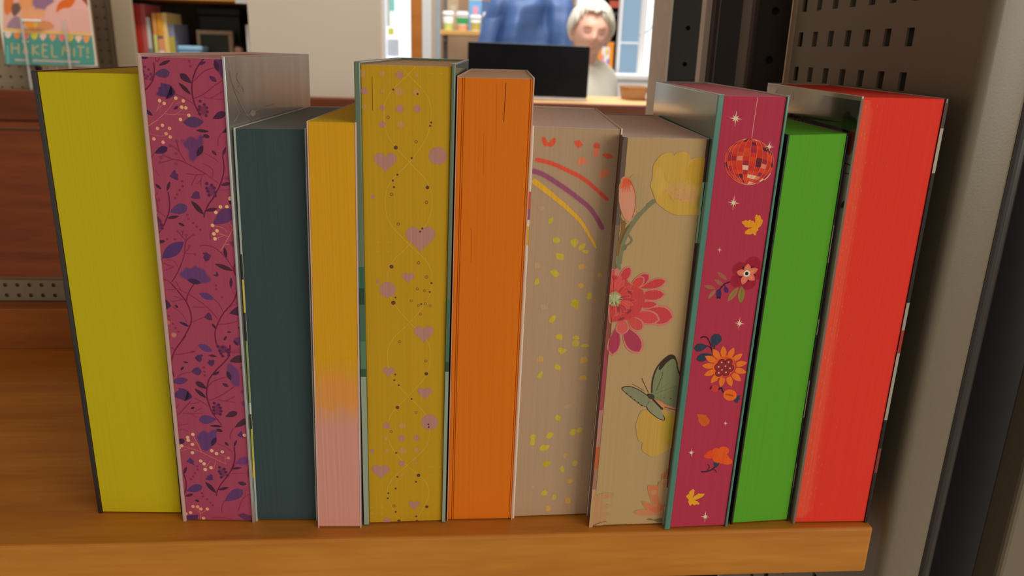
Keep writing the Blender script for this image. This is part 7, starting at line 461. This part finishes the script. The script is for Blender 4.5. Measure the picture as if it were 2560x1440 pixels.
# crochet booklet in a clear holder
BQ = {"x": -1.0552, "z": 0.1637, "w": 0.2057, "h": 0.3}
bk = empty('booklet', (BQ['x'], 1.662, BQ['z']), label='crochet booklet with people photo and teal title band in a clear holder', cat='booklet')
w_, h_ = BQ['w'], BQ['h']
box('page_block', .001, w_-.0008, .0012, .0085, .001, h_-.001, mat('booklet_pages', A('#c0b8a8', 1.5), rough=.6), bk)
cv = box('cover', 0, w_, 0, .0012, 0, h_, c_('booklet_cover', '#b8a494'), bk); box('cover', 0, w_, .0085, .0097, 0, h_, _M['booklet_cover'], bk)
film('cover_print', PRINT['booklet'][0], PRINT['booklet'][1], [(0, 0), (w_*1e5, 0), (w_*1e5, h_*1e5), (0, h_*1e5)], lambda s, t, l: (s, -.0001-l*3, t), M_FLAT, '#b8a494', cv, 1.9)
hd = empty('leaflet_holder', (BQ['x'], 1.655, CT), label='clear acrylic leaflet holder in front of the crochet booklet', cat='holder')
ac = mat('clear_acrylic', (.95, .96, .95), rough=.04, trans=1.0, var=.0)
zb_ = BQ['z']-CT
FROST = mat('frosted_acrylic', (.66, .62, .58), rough=.3, var=.02); FROST.node_tree.nodes['Principled BSDF'].inputs['Alpha'].default_value = .55
for u, nm in ((.052, 'front_strip'), (.148, 'front_strip')): box(nm, u, u+.0055, -.004, -.001, 0, zb_+.105, FROST, hd, .0008)
box('ledge', .0, w_, -.004, .020, zb_-.003, zb_-.0005, ac, hd, .0006); box('cross_bar', .056, .10, -.0045, -.0015, zb_+.098, zb_+.1025, mat('bright_acrylic', (.9, .9, .9), rough=.05, coat=1), hd, .001); box('foot', .045, .16, -.004, .03, 0, .003, ac, hd, .0006); box('stem', .09, .11, .012, .018, .003, zb_-.003, ac, hd)  # white bar paints a highlight on the holder

# ------------------------------------------------------------------ middle and right background
wp = (-0.1233, -0.0880, 0.2887, 0.2887)
t = empty('wooden_post', (wp[0], 2.25, FZ), label='orange brown wooden post beside the bright window', cat='post'); box('post', 0, wp[1]-wp[0], 0, .035, 0, 2.75, wood('post_wood', '#9c6028', '#ac7034', 1.25), t, .002)
def window(n, px, Y, pane, frame=.02, bars=()):
    x0, x1, z0, z1 = px; z0 = max(z0, FZ+.05); e = bpy.data.objects.new('window_%d' % n, None); link(e); e.location = (x0, Y, z0); e['kind'] = 'structure'
    W, H = x1-x0, z1-z0
    box('frame_stile', -frame, 0, -.02, .03, -frame, H+frame, M_WHITE, e, .002); box('frame_stile', W, W+frame, -.02, .03, -frame, H+frame, M_WHITE, e, .002)
    box('frame_rail', 0, W, -.02, .03, -frame, 0, M_WHITE, e, .002); box('frame_rail', 0, W, -.02, .03, H, H+frame, M_WHITE, e, .002)
    box('pane', 0, W, .008, .012, 0, H, pane, e)
    for (z, hgt) in bars: box('glazing_bar', 0, W, -.006, .006, z-z0, z-z0+hgt, M_WHITE, e)
    return e
DAY = emis('daylight_pane', (.93, .98, 1.0), 1.15)
w1 = window(1, (-0.3066, -0.1821, -0.1198, 0.7230), 3.6, DAY, .028)
def sheet(name, px, Y, m, label, cat='paper', th=.0015): 
    x0, x1, z0, z1 = px; o = box(name, x0, x1, Y-th, Y, z0, z1, m); tag(o, label, cat); return o
sheet('poster', (-0.2869, -0.2642, 0.3911, 0.5128), 3.604, c_('aqua_paper', '#8ad4d0', 1.2), 'aqua strip poster on the bright window', 'poster'); sheet('sticky_note', (-0.2973, -0.2705, 0.2834, 0.3146), 3.604, c_('yellow_paper', '#dcdc60', 1.2), 'yellow note stuck on the bright window', 'note')
sheet('leaflet', (-0.3025, -0.2467, 0.1855, 0.2635), 3.604, c_('lavender_paper', '#ccd4ea', 1.2), 'pale lavender leaflet low on the bright window', 'leaflet'); sheet('leaflet', (-0.3032, -0.2861, 0.3215, 0.4588), 3.604, c_('grey_green_paper', '#c4ccc4', 1.2), 'narrow grey green leaflet at the left of the bright window', 'leaflet')
fr = (-0.1102, -0.0738, 0.3043, 0.3043); struct(box('trim_1', fr[0], fr[1], 2.9, 2.98, FZ, 1.9, mat('white_lacquer', A('#d2d8dc', 1.2), rough=.4, var=.02)))
fr = (-0.0749, -0.0589, 0.3063, 0.3063); struct(box('trim_2', fr[0], fr[1], 2.95, 3.0, FZ, 1.9, mat('taupe_lacquer', A('#a89a88', 1.2), rough=.5)))
fr = (-0.0589, -0.0379, 0.3069, 0.3069); struct(box('trim_3', fr[0], fr[1], 2.96, 3.0, FZ, 1.9, mat('blue_grey_lacquer', A('#96a0a6', 1.2), rough=.4)))
# cup shelf on the back wall
s0 = (-0.0504, 0.3642, 0.2949, 0.3186)
cs = empty('wall_shelf', (s0[0], 3.85, s0[2]), label='light wooden wall shelf carrying four paper cups, left of the blue jacket', cat='shelf')
box('board', 0, s0[1]-s0[0], 0, .24, 0, s0[3]-s0[2], wood('light_shelf', '#c09050', '#cc9e60', 1.3), cs, .003); g0 = (-0.0369, -0.0111, 0.0638, 0.2915)
box('wall_rail', g0[0]-s0[0], g0[1]-s0[0], .24, .27, -.75, .62, mat('grey_rail', A('#6a645c', 1.3), rough=.5), cs)
box('bracket', g0[0]-s0[0]+.006, g0[1]-s0[0]-.006, .03, .24, -.03, 0, _M['grey_rail'], cs)
def cup(px, label, band, low):
    x0, x1, z0, z1 = px; r = (x1-x0)/2; h = z1-s0[3]; e = empty('paper_cup', ((x0+x1)/2, 3.95, s0[3]), label=label, cat='cup', group='paper cups on the wall shelf')
    bm = bmesh.new(); lathe_bm(bm, [(r*.68, 0), (r*.72, .003), (r*.92, h*.8)], 20); bmobj('cup_body', bm, c_('cup_white', '#d2d2cc', 1.25), e, True)
    bm = bmesh.new(); lathe_bm(bm, [(r*.9, h*.78), (r, h*.79), (r, h*.86), (r*.9, h*.88), (r*.88, h), (r*.7, h), (r*.68, h*.96)], 20); bmobj('lid', bm, c_('lid_white', '#dcdce0', 1.25), e, True)
    for f0, f1, m in (band, low):
        bm = bmesh.new(); R_ = lambda f: r*(.70+.24*f/.8)+.0006; lathe_bm(bm, [(R_(f0), h*f0), (R_(f1), h*f1)], 20, cap=False); bmobj('printed_band', bm, m, e, True)
cup((-0.0412, 0.0239, 0.3154, 0.4150), 'white paper cup with lime printed base, leftmost on the wall shelf', (.02, .32, c_('cup_lime', '#b8cc7a', 1.25)), (.34, .37, c_('cup_lemon', '#c8c83c', 1.25)))
cup((0.0323, 0.0997, 0.3177, 0.4154), 'white paper cup with round green print, second on the wall shelf', (.36, .68, c_('cup_green', '#3ca060', 1.25)), (.03, .30, c_('cup_peach', '#d0a080', 1.25)))
cup((0.1041, 0.1674, 0.3199, 0.3999), 'grey paper cup with olive print, third on the wall shelf', (.1, .5, c_('cup_olive', '#b4ac5c', 1.25)), (.52, .55, c_('cup_grey', '#b4b0a4', 1.25)))
cup((0.1715, 0.2393, 0.3221, 0.4160), 'white paper cup with sky blue print, half hidden by the jacket', (.2, .62, c_('cup_sky', '#74b8d4', 1.25)), (.05, .15, c_('cup_ice', '#b4d4dc', 1.25)))
def standbook(px, Y, m, label, patches=()):
    x0, x1, z0, z1 = px; e = empty('picture_book', (x0, Y, s0[3]), label=label, cat='book'); box('cover', 0, x1-x0, 0, .012, 0, z1-s0[3], m, e, .001)
    for (u0, u1, v0, v1, mm) in patches: box('cover_print', (x1-x0)*u0, (x1-x0)*u1, -.0012, .001, (z1-s0[3])*v0, (z1-s0[3])*v1, mm, e)
standbook((0.1018, 0.1709, 0.3221, 0.4932), 4.06, c_('book_azure', '#6aa4d4', 1.25), 'azure picture book with pink figure standing behind the cups', ((.3, .75, .35, .75, c_('book_pink', '#d098b0', 1.25)), (0, 1, .92, 1, c_('book_cream', '#c8bcb0', 1.25))))
standbook((0.1732, 0.2101, 0.3238, 0.4790), 4.06, c_('book_navy', '#4a6490', 1.25), 'navy picture book standing right of the azure one behind the cups', ((.1, .5, .3, .45, c_('book_red', '#8a3a4a', 1.25)),))
standbook((-0.0146, 0.0456, 0.3185, 0.5578), 4.07, c_('book_sand', '#a89478', 1.25), 'sand coloured picture book behind the leftmost cup', ((.3, .8, .3, .55, c_('book_taupe', '#b4a890', 1.25)),))
# blue jacket over an office chair
jx0, jx1, jz0, jz1 = (0.1539, 0.5318, 0.2618, 0.4561); jc = (jx0+jx1)/2
ch = empty('office_chair', (jc, 3.42, FZ), label='black office chair with the blue jacket hung over its backrest', cat='chair')
top = jz1-FZ
box('backrest', -.10, .10, -.115, -.085, top-.50, top-.02, M_BLACK, ch, .012, 3); box('seat', -.23, .23, -.06, .40, .44, .50, M_BLACK, ch, .02, 3)
bm = bmesh.new(); tube_bm(bm, [(0, .15, .08), (0, .15, .44)], .025, 12); bmobj('column', bm, M_BLACK, ch, True)
bm = bmesh.new(); tube_bm(bm, [(0, .0, .45), (0, -.10, .47), (0, -.10, top-.4)], .018, 10); bmobj('back_stem', bm, M_BLACK, ch, True)
for k in range(5):
    a = 2*math.pi*k/5+.3; bm = bmesh.new(); tube_bm(bm, [(0, .15, .09), (.27*math.cos(a), .15+.27*math.sin(a), .065)], [.02, .012], 8); bmobj('leg', bm, M_BLACK, ch, True)
    bm = bmesh.new(); bmesh.ops.create_uvsphere(bm, u_segments=12, v_segments=8, radius=.0275, matrix=Matrix.Translation((.27*math.cos(a), .15+.27*math.sin(a), .0275))); bmobj('caster', bm, M_BLACK, ch, True)
def grow(bm):
    for v in bm.verts: v.co = Vector((v.co.x*1.29, -.1+(v.co.y+.1)*1.2, top+(v.co.z-top)*1.29))
    return bm
def jacket():
    bm = bmesh.new(); NU, NV = 96, 44; rows = []
    ztop = top+.035; zbot = top-.46
    for j in range(NV+1):
        v = j/NV; z = ztop+(zbot-ztop)*v
        W = (.055+.075*min(1, v/.06)**.6+.062*min(1, v/.42)) if v > 0 else .02
        W = min(W, .165); Dp = .03+.035*min(1, v/.12)+.015*v
        row = []
        for i in range(NU):
            a = 2*math.pi*i/NU; ca, sa = math.cos(a), math.sin(a)
            sx = math.copysign(abs(ca)**.7, ca)*W; sy = math.copysign(abs(sa)**.75, sa)*Dp
            x = sx
            fold = .027*math.sin(44*sx*(1-.35*v)+2.2*math.sin(5*v)+1.0)*min(1, v*4)+.010*math.sin(95*sx+5*v)*min(1, v*3)
            gap = .055*math.exp(-((sx+.022-.03*v)/.014)**2)*max(0, min(1, (v-.12)*5)) + .034*math.exp(-((sx-.045-.06*v)/.010)**2)*max(0, min(1, (v-.05)*6))+.028*math.exp(-((sx+.085+.06*v)/.010)**2)*max(0, min(1, (v-.1)*5))
            puff = .002*abs(math.sin(v*34+sx*6))
            k = 1 if sa < 0 else .5
            y = sy*(1+.1*fold)-(fold+puff-gap)*(-sa if sa < 0 else 0)*k
            row.append(bm.verts.new((x+.022-.045*v, -.10+y, z+.012*math.sin(20*sx)*(1-v)*.3)))
        rows.append(row)
    for a, b in zip(rows, rows[1:]):
        for k in range(NU): bm.faces.new((a[k], a[(k+1) % NU], b[(k+1) % NU], b[k]))
    bm.faces.new(rows[0][::-1]); return grow(bm)
jk = empty('jacket', (jc, 3.42, FZ), label='blue quilted jacket hung over a chair back behind the black monitor', cat='jacket')
M_JK = mat('blue_nylon', A('#486498', 1.15), rough=.45, scale=(120, 120, 120), var=.1, bump=.15)
bmobj('shell', jacket(), M_JK, jk, True)
for s, x in ((-1, -.135), (1, .118)):
    bm = bmesh.new(); tube_bm(bm, [(x*.80+.02, -.105, top-.02), (x*.97+.012, -.118, top-.09), (x*1.10, -.125, top-.2), (x*1.15, -.125, top-.33), (x*1.14, -.12, top-.44)], [.022, .032, .034, .032, .028], 16); bmobj('sleeve', grow(bm), M_JK, jk, True)
bm = bmesh.new(); tube_bm(bm, [(-.075, -.10, top+.018), (-.03, -.135, top+.03), (.03, -.135, top+.03), (.075, -.10, top+.018)], [.02, .026, .026, .02], 12); bmobj('collar', grow(bm), M_JK, jk, True)
# monitor on the counter
m0 = (0.0465, 0.3711, 0.0977, 0.2476)
mo = empty('monitor', ((m0[0]+m0[1])/2, 1.78, CT), label='black flat monitor with glossy back standing on the counter', cat='monitor'); mo.rotation_euler = (0, math.radians(.55), 0)
W2 = (m0[1]-m0[0])/2; H2 = m0[3]-CT
box('screen_housing', -W2, W2, 0, .016, .010, H2, mat('piano_black', (.006, .006, .008), rough=.25, spec=.1, var=.2, scale=(20, 20, 20)), mo, .002); box('base_strip', -W2*.8, W2, -.004, .05, 0, .009, mat('silver_strip', (.55, .53, .50), rough=.35, metal=.5), mo, .002); box('display_glass', -W2+.006, W2-.006, .0162, .0172, .016, H2-.006, M_BLACK, mo)

# ------------------------------------------------------------------ person behind the counter
hx0, hx1, hz0, hz1 = (0.4475, 0.5893, 0.2097, 0.4027)
hcx, hcz, HH = (hx0+hx1)/2, (hz0+hz1)/2, (hz1-hz0)
PY = 2.62
pe = empty('person', (hcx, PY, FZ), label='person with short white blond hair in a cream top, looking down behind the monitor', cat='person')
skin = mat('skin', A('#d8a896', 1.4), rough=.5, var=.06, scale=(40, 40, 40)); hcen = Vector((0, 0, hcz-FZ))
def capsule(bm, p, q, r0, r1, n=14, k=6):
    p, q = Vector(p), Vector(q); pts = [p+(q-p)*(i/k) for i in range(k+1)]; d = (q-p).normalized()
    tube_bm(bm, [p-d*r0*.8, p-d*r0*.45]+pts+[q+d*r1*.45, q+d*r1*.8], [r0*.35, r0*.85]+[r0+(r1-r0)*(i/k) for i in range(k+1)]+[r1*.85, r1*.35], n)
def head_pt(lon, lat):                                          # lon 0 faces the viewer (-Y)
    cl_, sl = math.cos(lat), math.sin(lat); a, bq, c = .072, .092, HH*.5
    x = a*cl_*math.sin(lon); y = -bq*cl_*math.cos(lon); z = c*sl
    if sl < 0: x *= 1-.30*(-sl)**1.3; y *= 1-.10*(-sl)
    f = max(0, math.cos(lon))
    G = lambda lo, la, s1, s2: math.exp(-((lon-lo)/s1)**2-((lat-la)/s2)**2)
    y -= f*(.020*G(0, -.20, .13, .20)+.012*G(0, -.30, .16, .10)-.010*(G(.38, -.02, .2, .13)+G(-.38, -.02, .2, .13))+.006*(G(.4, .2, .35, .1)+G(-.4, .2, .35, .1))+.007*(G(.5, -.35, .3, .2)+G(-.5, -.35, .3, .2))+.008*G(0, -.62, .3, .08)+.010*G(0, -.98, .4, .2))
    return Vector((x, y, z))
HR = Matrix.Translation(hcen) @ Matrix.Rotation(math.radians(6), 4, 'Y') @ Matrix.Rotation(math.radians(3), 4, 'X')
def body():
    bm = bmesh.new(); NU, NV = 40, 26; rows = []
    for j in range(1, NV):
        la = -math.pi/2+math.pi*j/NV; rows.append([bm.verts.new(HR @ head_pt(-math.pi+2*math.pi*i/NU, la)) for i in range(NU)])
    for a, b in zip(rows, rows[1:]):
        for k in range(NU): bm.faces.new((a[k], a[(k+1) % NU], b[(k+1) % NU], b[k]))
    bm.faces.new(rows[0][::-1]); bm.faces.new(rows[-1])
    for s in (-1, 1): bmesh.ops.create_uvsphere(bm, u_segments=12, v_segments=8, radius=1, matrix=HR @ Matrix.Translation((s*.072, .006, -.008)) @ Matrix.Diagonal((.010, .018, .030, 1)))
    nz = hcen.z-.105
    sz = nz-.045
    capsule(bm, (0, .02, nz+.05), (-.035, .05, nz-.05), .044, .054)
    capsule(bm, (-.04, .055, sz-.09), (-.04, .06, sz-.46), .105, .125, 20)
    for s in (-1, 1):
        shx, shy = -.04+s*.118, .06+s*.065
        capsule(bm, (-.04+s*.03, .055, sz-.005), (shx, shy, sz-.040), .050, .045); capsule(bm, (shx, shy, sz-.035), (shx+s*.02, shy-.05, sz-.30), .050, .040); capsule(bm, (shx+s*.02, shy-.05, sz-.30), (shx*.7, shy-.26, sz-.31), .038, .026)
        hp = Vector((shx*.66, shy-.30, sz-.315)); capsule(bm, hp+Vector((0, .03, 0)), hp+Vector((0, -.03, -.004)), .028, .030)
        for f in range(4): capsule(bm, hp+Vector(((f-1.5)*.017, -.045, 0)), hp+Vector(((f-1.5)*.019, -.095+.008*abs(f-1.4), -.016)), .0085, .007, 8, 3)
        capsule(bm, hp+Vector((-s*.022, -.005, 0)), hp+Vector((-s*.045, -.045, -.008)), .010, .008, 8, 3)
        capsule(bm, (s*.08, .05, .54), (s*.10, -.28, .53), .085, .06); capsule(bm, (s*.10, -.30, .52), (s*.10, -.26, .10), .055, .038); capsule(bm, (s*.10, -.25, .045), (s*.11, -.40, .035), .042, .034)
    o = bmobj('body', bm, skin, pe); md = o.modifiers.new('fuse', 'REMESH'); md.mode = 'VOXEL'; md.voxel_size = .0055; md.use_smooth_shade = True; sm = o.modifiers.new('soften', 'SMOOTH'); sm.factor = .5; sm.iterations = 3
    return o, sz
bod, sz = body()
def cloth_top():
    bm = bmesh.new(); N = 40; rows = []
    for z, w_, d_, cx_, cy_ in [(.062, .066, .064, -.034, .046), (.048, .082, .072, -.036, .05), (.034, .128, .082, -.038, .055), (.012, .164, .094, -.04, .058), (-.03, .180, .110, -.04, .06), (-.10, .182, .128, -.04, .06), (-.18, .178, .136, -.04, .06), (-.30, .168, .142, -.04, .06), (-.44, .172, .148, -.04, .06), (-.54, .178, .152, -.04, .06)]:
        row = []
        for i in range(N):
            a = 2*math.pi*i/N; x = w_*math.copysign(abs(math.cos(a))**.85, math.cos(a)); y = d_*math.copysign(abs(math.sin(a))**.85, math.sin(a)); r = 1+.025*math.sin(7*a+z*30)
            dip = -.05*max(0, math.cos(a+math.pi/2+.3))**6 if z > .04 else 0
            th = math.radians(28); row.append(bm.verts.new((cx_+(x*math.cos(th)-y*math.sin(th))*r, cy_+(x*math.sin(th)+y*math.cos(th))*r, sz+z+dip)))
        rows.append(row)
    for a, b in zip(rows, rows[1:]):
        for k in range(N): bm.faces.new((a[k], a[(k+1) % N], b[(k+1) % N], b[k]))
    return bm
M_TOP = mat('cream_knit', A('#d0cfc2', 1.3), rough=.85, scale=(200, 200, 60), var=.05, bump=.1)
o = bmobj('top', cloth_top(), M_TOP, pe, True); md = o.modifiers.new('t', 'SOLIDIFY'); md.thickness = .004
for s in (-1, 1):
    shx, shy = -.04+s*.118, .06+s*.065; bm = bmesh.new(); tube_bm(bm, [(shx*.8, shy*.95, sz-.02), (shx, shy-.01, sz-.07), (shx+s*.012, shy-.035, sz-.2), (shx+s*.02, shy-.055, sz-.315), (shx*.86, shy-.17, sz-.315), (shx*.72, shy-.255, sz-.312)], [.05, .062, .055, .052, .044, .036], 16); bmobj('sleeve', bm, M_TOP, pe, True)
for s in (-1, 1):
    bm = bmesh.new(); tube_bm(bm, [(s*.08, .06, .54), (s*.10, -.29, .53), (s*.10, -.30, .50), (s*.10, -.26, .11)], [.095, .072, .066, .05], 14); bmobj('trouser_leg', bm, mat('dark_denim', (.03, .04, .07), rough=.8), pe, True)
    bm = bmesh.new(); box_bm(bm, s*.11-.045, s*.11+.045, -.44, -.20, 0, .075, .02, 3); bmobj('shoe', bm, M_BLACK, pe, True)
for s in (-1, 1):
    def fp(lon, lat, o_=.0): v = head_pt(lon, lat); v.y -= o_; return HR @ v
    bm = bmesh.new(); tube_bm(bm, [fp(s*.22, -.02, .002), fp(s*.38, -.035, .003), fp(s*.54, -.02, .002)], [.0015, .0035, .0015], 8); bmobj('eyelid', bm, mat('eyelid_skin', A('#b08680', 1.3), rough=.5), pe, True)
    bm = bmesh.new(); tube_bm(bm, [fp(s*.18, .14, .002), fp(s*.38, .19, .003), fp(s*.62, .15, .002)], [.0012, .002, .001], 8); bmobj('eyebrow', bm, mat('brow_hair', A('#c8aa94', 1.3), rough=.8), pe, True)
bm = bmesh.new(); tube_bm(bm, [HR @ (head_pt(lo, -.62)-Vector((0, .002, 0))) for lo in (-.3, -.15, 0, .15, .3)], [.001, .003, .0035, .003, .001], 8); bmobj('lips', bm, mat('lip_skin', A('#c08a80', 1.3), rough=.45), pe, True)
def hair():
    rnd = random.Random(4); bm = bmesh.new(); NU, NV = 72, 22; rows = []
    ph = [rnd.uniform(0, 6.28) for _ in range(4)]
    for j in range(NV+1):
        row = []
        for i in range(NU):
            lo = -math.pi+2*math.pi*i/NU; f = max(0, math.cos(lo))
            low = .92*f**1.1-.40*(1-f)-.35*max(0, -math.cos(lo)) + .04*math.sin(lo*9+ph[0])-.42*f*math.exp(-((lo-.62)/.42)**2)
            la = low+(math.pi/2-low)*(j/NV); p = head_pt(lo, la)
            r = 1.10+.035*math.sin(lo*13+la*4+ph[1])+.02*math.sin(lo*31+la*9+ph[2])+.05*math.sin(min(1, j/NV*1.6)*math.pi/2)
            if j == 0: r = 1.03
            row.append(bm.verts.new(HR @ (p*r+Vector((0, .004, .004)))))
        rows.append(row)
    for a, b in zip(rows, rows[1:]):
        for k in range(NU): bm.faces.new((a[k], a[(k+1) % NU], b[(k+1) % NU], b[k]))
    for k in range(150):                                        # locks lying over the cap
        lo = rnd.uniform(-math.pi, math.pi); f = max(0, math.cos(lo)); low = .92*f**1.1-.40*(1-f)-.42*f*math.exp(-((lo-.62)/.42)**2); la = rnd.uniform(.5, 1.3)
        pts = []
        for s in range(5):
            t = s/4; q = head_pt(lo+.28*t*f, la+(low-.06-la)*t); pts.append(HR @ (q*(1.175-.05*t)+Vector((0, .003, .003))))
        tube_bm(bm, pts, [.002, .006, .007, .005, .0012], 6)
    return bm
bmobj('hair', hair(), mat('silver_blond_hair', A('#cfccc0', 1.25), rough=.55, scale=(300, 300, 60), var=.12, bump=.2), pe, True)
dc = empty('desk_chair', (hcx, PY+.10, FZ), label='dark swivel chair under the person behind the counter', cat='chair')
box('seat', -.22, .22, -.20, .20, .39, .45, mat('dark_fabric', (.05, .05, .06), rough=.9), dc, .02, 3); bm = bmesh.new(); tube_bm(bm, [(0, 0, .06), (0, 0, .39)], .025, 12); bmobj('column', bm, M_BLACK, dc, True)
for k in range(5):
    a = 2*math.pi*k/5; bm = bmesh.new(); tube_bm(bm, [(0, 0, .07), (.26*math.cos(a), .26*math.sin(a), .02)], [.02, .02], 8); bmobj('leg', bm, M_BLACK, dc, True)

# ------------------------------------------------------------------ far right background: windows, cabinet, desk things
w2 = window(2, (0.7288, 0.8547, 0.4914, 0.8526), 4.3, DAY, .012)
w3 = window(3, (0.8190, 0.9157, 0.1378, 0.7531), 3.5, emis('grey_sky_pane', (.24, .36, .47), .92), .010, bars=(((0.8316, 0.9298, 0.2756, 0.2866)[2], .009),))
w4 = window(4, (0.8876, 0.9688, 0.1098, 0.7299), 3.3, DAY, .018)
vx = (0.8953, 0.9472, 0.3110, 0.4483)
vn = empty('window_sticker', (vx[0], 3.296, vx[2]), label='grey twig sticker on the bright right window', cat='sticker')
bm = bmesh.new(); W_, H_ = vx[1]-vx[0], vx[3]-vx[2]
tube_bm(bm, [(-.03, .008, 0), (.2*W_, .008, .15*H_), (.6*W_, .008, .35*H_), (.8*W_, .008, .7*H_), (.5*W_, .008, .95*H_)], .0035, 6); tube_bm(bm, [(.6*W_, .008, .35*H_), (.9*W_, .008, .2*H_)], .003, 6); bmobj('twig', bm, c_('twig_grey', '#a0a4a4', 1.2), vn, True)
k0 = (0.7716, 0.8699, 0.0984, 0.5953)
bc = empty('bookcase', (k0[0], 3.7, FZ), label='dark bookcase with red items behind the seated person', cat='bookcase'); W_ = k0[1]-k0[0]
dk = mat('espresso_wood', A('#3c302c', 1.3), rough=.5)
for z in (.4, .75, .98, 1.12, 1.26, 1.42, 1.6): box('shelf', 0, W_, 0, .25, z, z+.018, dk, bc)
box('side_panel', -.02, 0, 0, .25, 0, 1.9, dk, bc); box('side_panel', W_, W_+.02, 0, .25, 0, 1.9, dk, bc); box('back_panel', 0, W_, .25, .26, 0, 1.9, mat('umber_back', A('#54483e', 1.3), rough=.6), bc)
r0 = (0.8006, 0.8536, 0.4479, 0.4819); t = box('storage_box', r0[0], r0[1], 3.72, 3.86, r0[2], r0[3], c_('brick_red', '#b4503c', 1.3), None, .002); tag(t, 'brick red box on the dark bookcase above the shoulder', 'box')
lc = (0.7285, 0.9071, 0.0785, 0.1413); t = empty('low_cabinet', (lc[0]-.13, 3.1, FZ), label='low white cabinet under the right windows', cat='cabinet'); box('body', 0, lc[1]-lc[0]+.2, 0, .35, 0, lc[3]-FZ-.02, M_WHITE, t, .003); box('top', -.01, lc[1]-lc[0]+.21, -.012, .35, lc[3]-FZ-.02, lc[3]-FZ, M_WHITE, t, .003)
f0 = (0.6462, 0.7146, 0.1214, 0.2751)
pf = empty('framed_picture', ((f0[0]+f0[1])/2, 3.13, lc[3]), label='orange framed colourful picture behind the shoulder of the seated person', cat='picture frame'); W_ = (f0[1]-f0[0])/2; H_ = f0[3]-lc[3]; og = c_('orange_frame', '#e08a0e', 1.25); t_ = .016
for nm, q in (('frame_rail', (-W_, W_, H_-t_, H_)), ('frame_rail', (-W_, W_, 0, t_)), ('frame_stile', (-W_, -W_+t_, t_, H_-t_)), ('frame_stile', (W_-t_, W_, t_, H_-t_))): box(nm, q[0], q[1], 0, .014, q[2], q[3], og, pf, .001)
pic = box('picture', -W_+t_, W_-t_, .004, .010, t_, H_-t_, c_('picture_white', '#e8e6ea', 1.2), pf)
for (u, v, r, h) in ((-.2, .5, .012, '#d890a0'), (.1, .7, .010, '#e0c060'), (.2, .4, .009, '#8a80c8'), (-.05, .3, .011, '#d080b0')):
    bm = bmesh.new(); bmesh.ops.create_uvsphere(bm, u_segments=10, v_segments=6, radius=r, matrix=Matrix.Translation((W_*u*2, .004, H_*v)) @ Matrix.Diagonal((.8, .12, 1.4, 1))); bmobj('picture_motif', bm, c_('motif'+h[1:], h, 1.25), pic, True)
# on the worktop at the right
b0 = (0.4968, 0.5711, 0.1127, 0.1408)
bs = empty('basket', ((b0[0]+b0[1])/2, 1.93, CT-.001), label='brown woven basket on the pale worktop right of the person', cat='basket'); W_ = (b0[1]-b0[0])/2; H_ = b0[3]-CT
bm = bmesh.new(); n = 28; rows = []
for (sc, z) in [(.82, 0), (.9, H_*.25), (.94, H_*.5), (.98, H_*.75), (1, H_), (.93, H_), (.86, H_*.3), (.8, .004)]: rows.append([bm.verts.new((W_*sc*math.copysign(abs(math.cos(a))**.6, math.cos(a)), .06*sc*math.copysign(abs(math.sin(a))**.6, math.sin(a)), z)) for a in [2*math.pi*k/n for k in range(n)]])
for a, b in zip(rows, rows[1:]):
    for k in range(n): bm.faces.new((a[k], a[(k+1) % n], b[(k+1) % n], b[k]))
bm.faces.new(rows[0][::-1]); bm.faces.new(rows[-1]); bmobj('wicker_body', bm, mat('wicker', A('#94704c', 1.2), rough=.7, scale=(60, 60, 500), var=.2, bump=.5), bs)
bm = bmesh.new(); tube_bm(bm, [(W_*math.copysign(abs(math.cos(a))**.6, math.cos(a)), .06*math.copysign(abs(math.sin(a))**.6, math.sin(a)), H_) for a in [2*math.pi*k/24 for k in range(25)]], .0028, 8, False); bmobj('rim', bm, _M['wicker'], bs, True)
g0 = (0.5552, 0.5853, 0.1143, 0.1419)
gl = empty('soap_dispenser', ((g0[0]+g0[1])/2, 1.88, CT-.001), label='small round white dispenser right of the basket on the worktop', cat='dispenser'); r = (g0[1]-g0[0])/2
bm = bmesh.new(); lathe_bm(bm, [(r*.7, 0), (r*.95, r*.3), (r, r*.8), (r*.85, r*1.4), (r*.5, r*1.75), (r*.3, r*1.85)], 20); bmobj('bottle', bm, mat('porcelain', (.8, .85, .86), rough=.2, coat=.5), gl, True)
bm = bmesh.new(); lathe_bm(bm, [(r*.28, r*1.85), (r*.28, r*2.2), (r*.1, r*2.25), (r*.1, r*2.5)], 12); tube_bm(bm, [(0, 0, r*2.5), (-r*.9, 0, r*2.45)], r*.12, 8); bmobj('pump', bm, _M['porcelain'], gl, True)
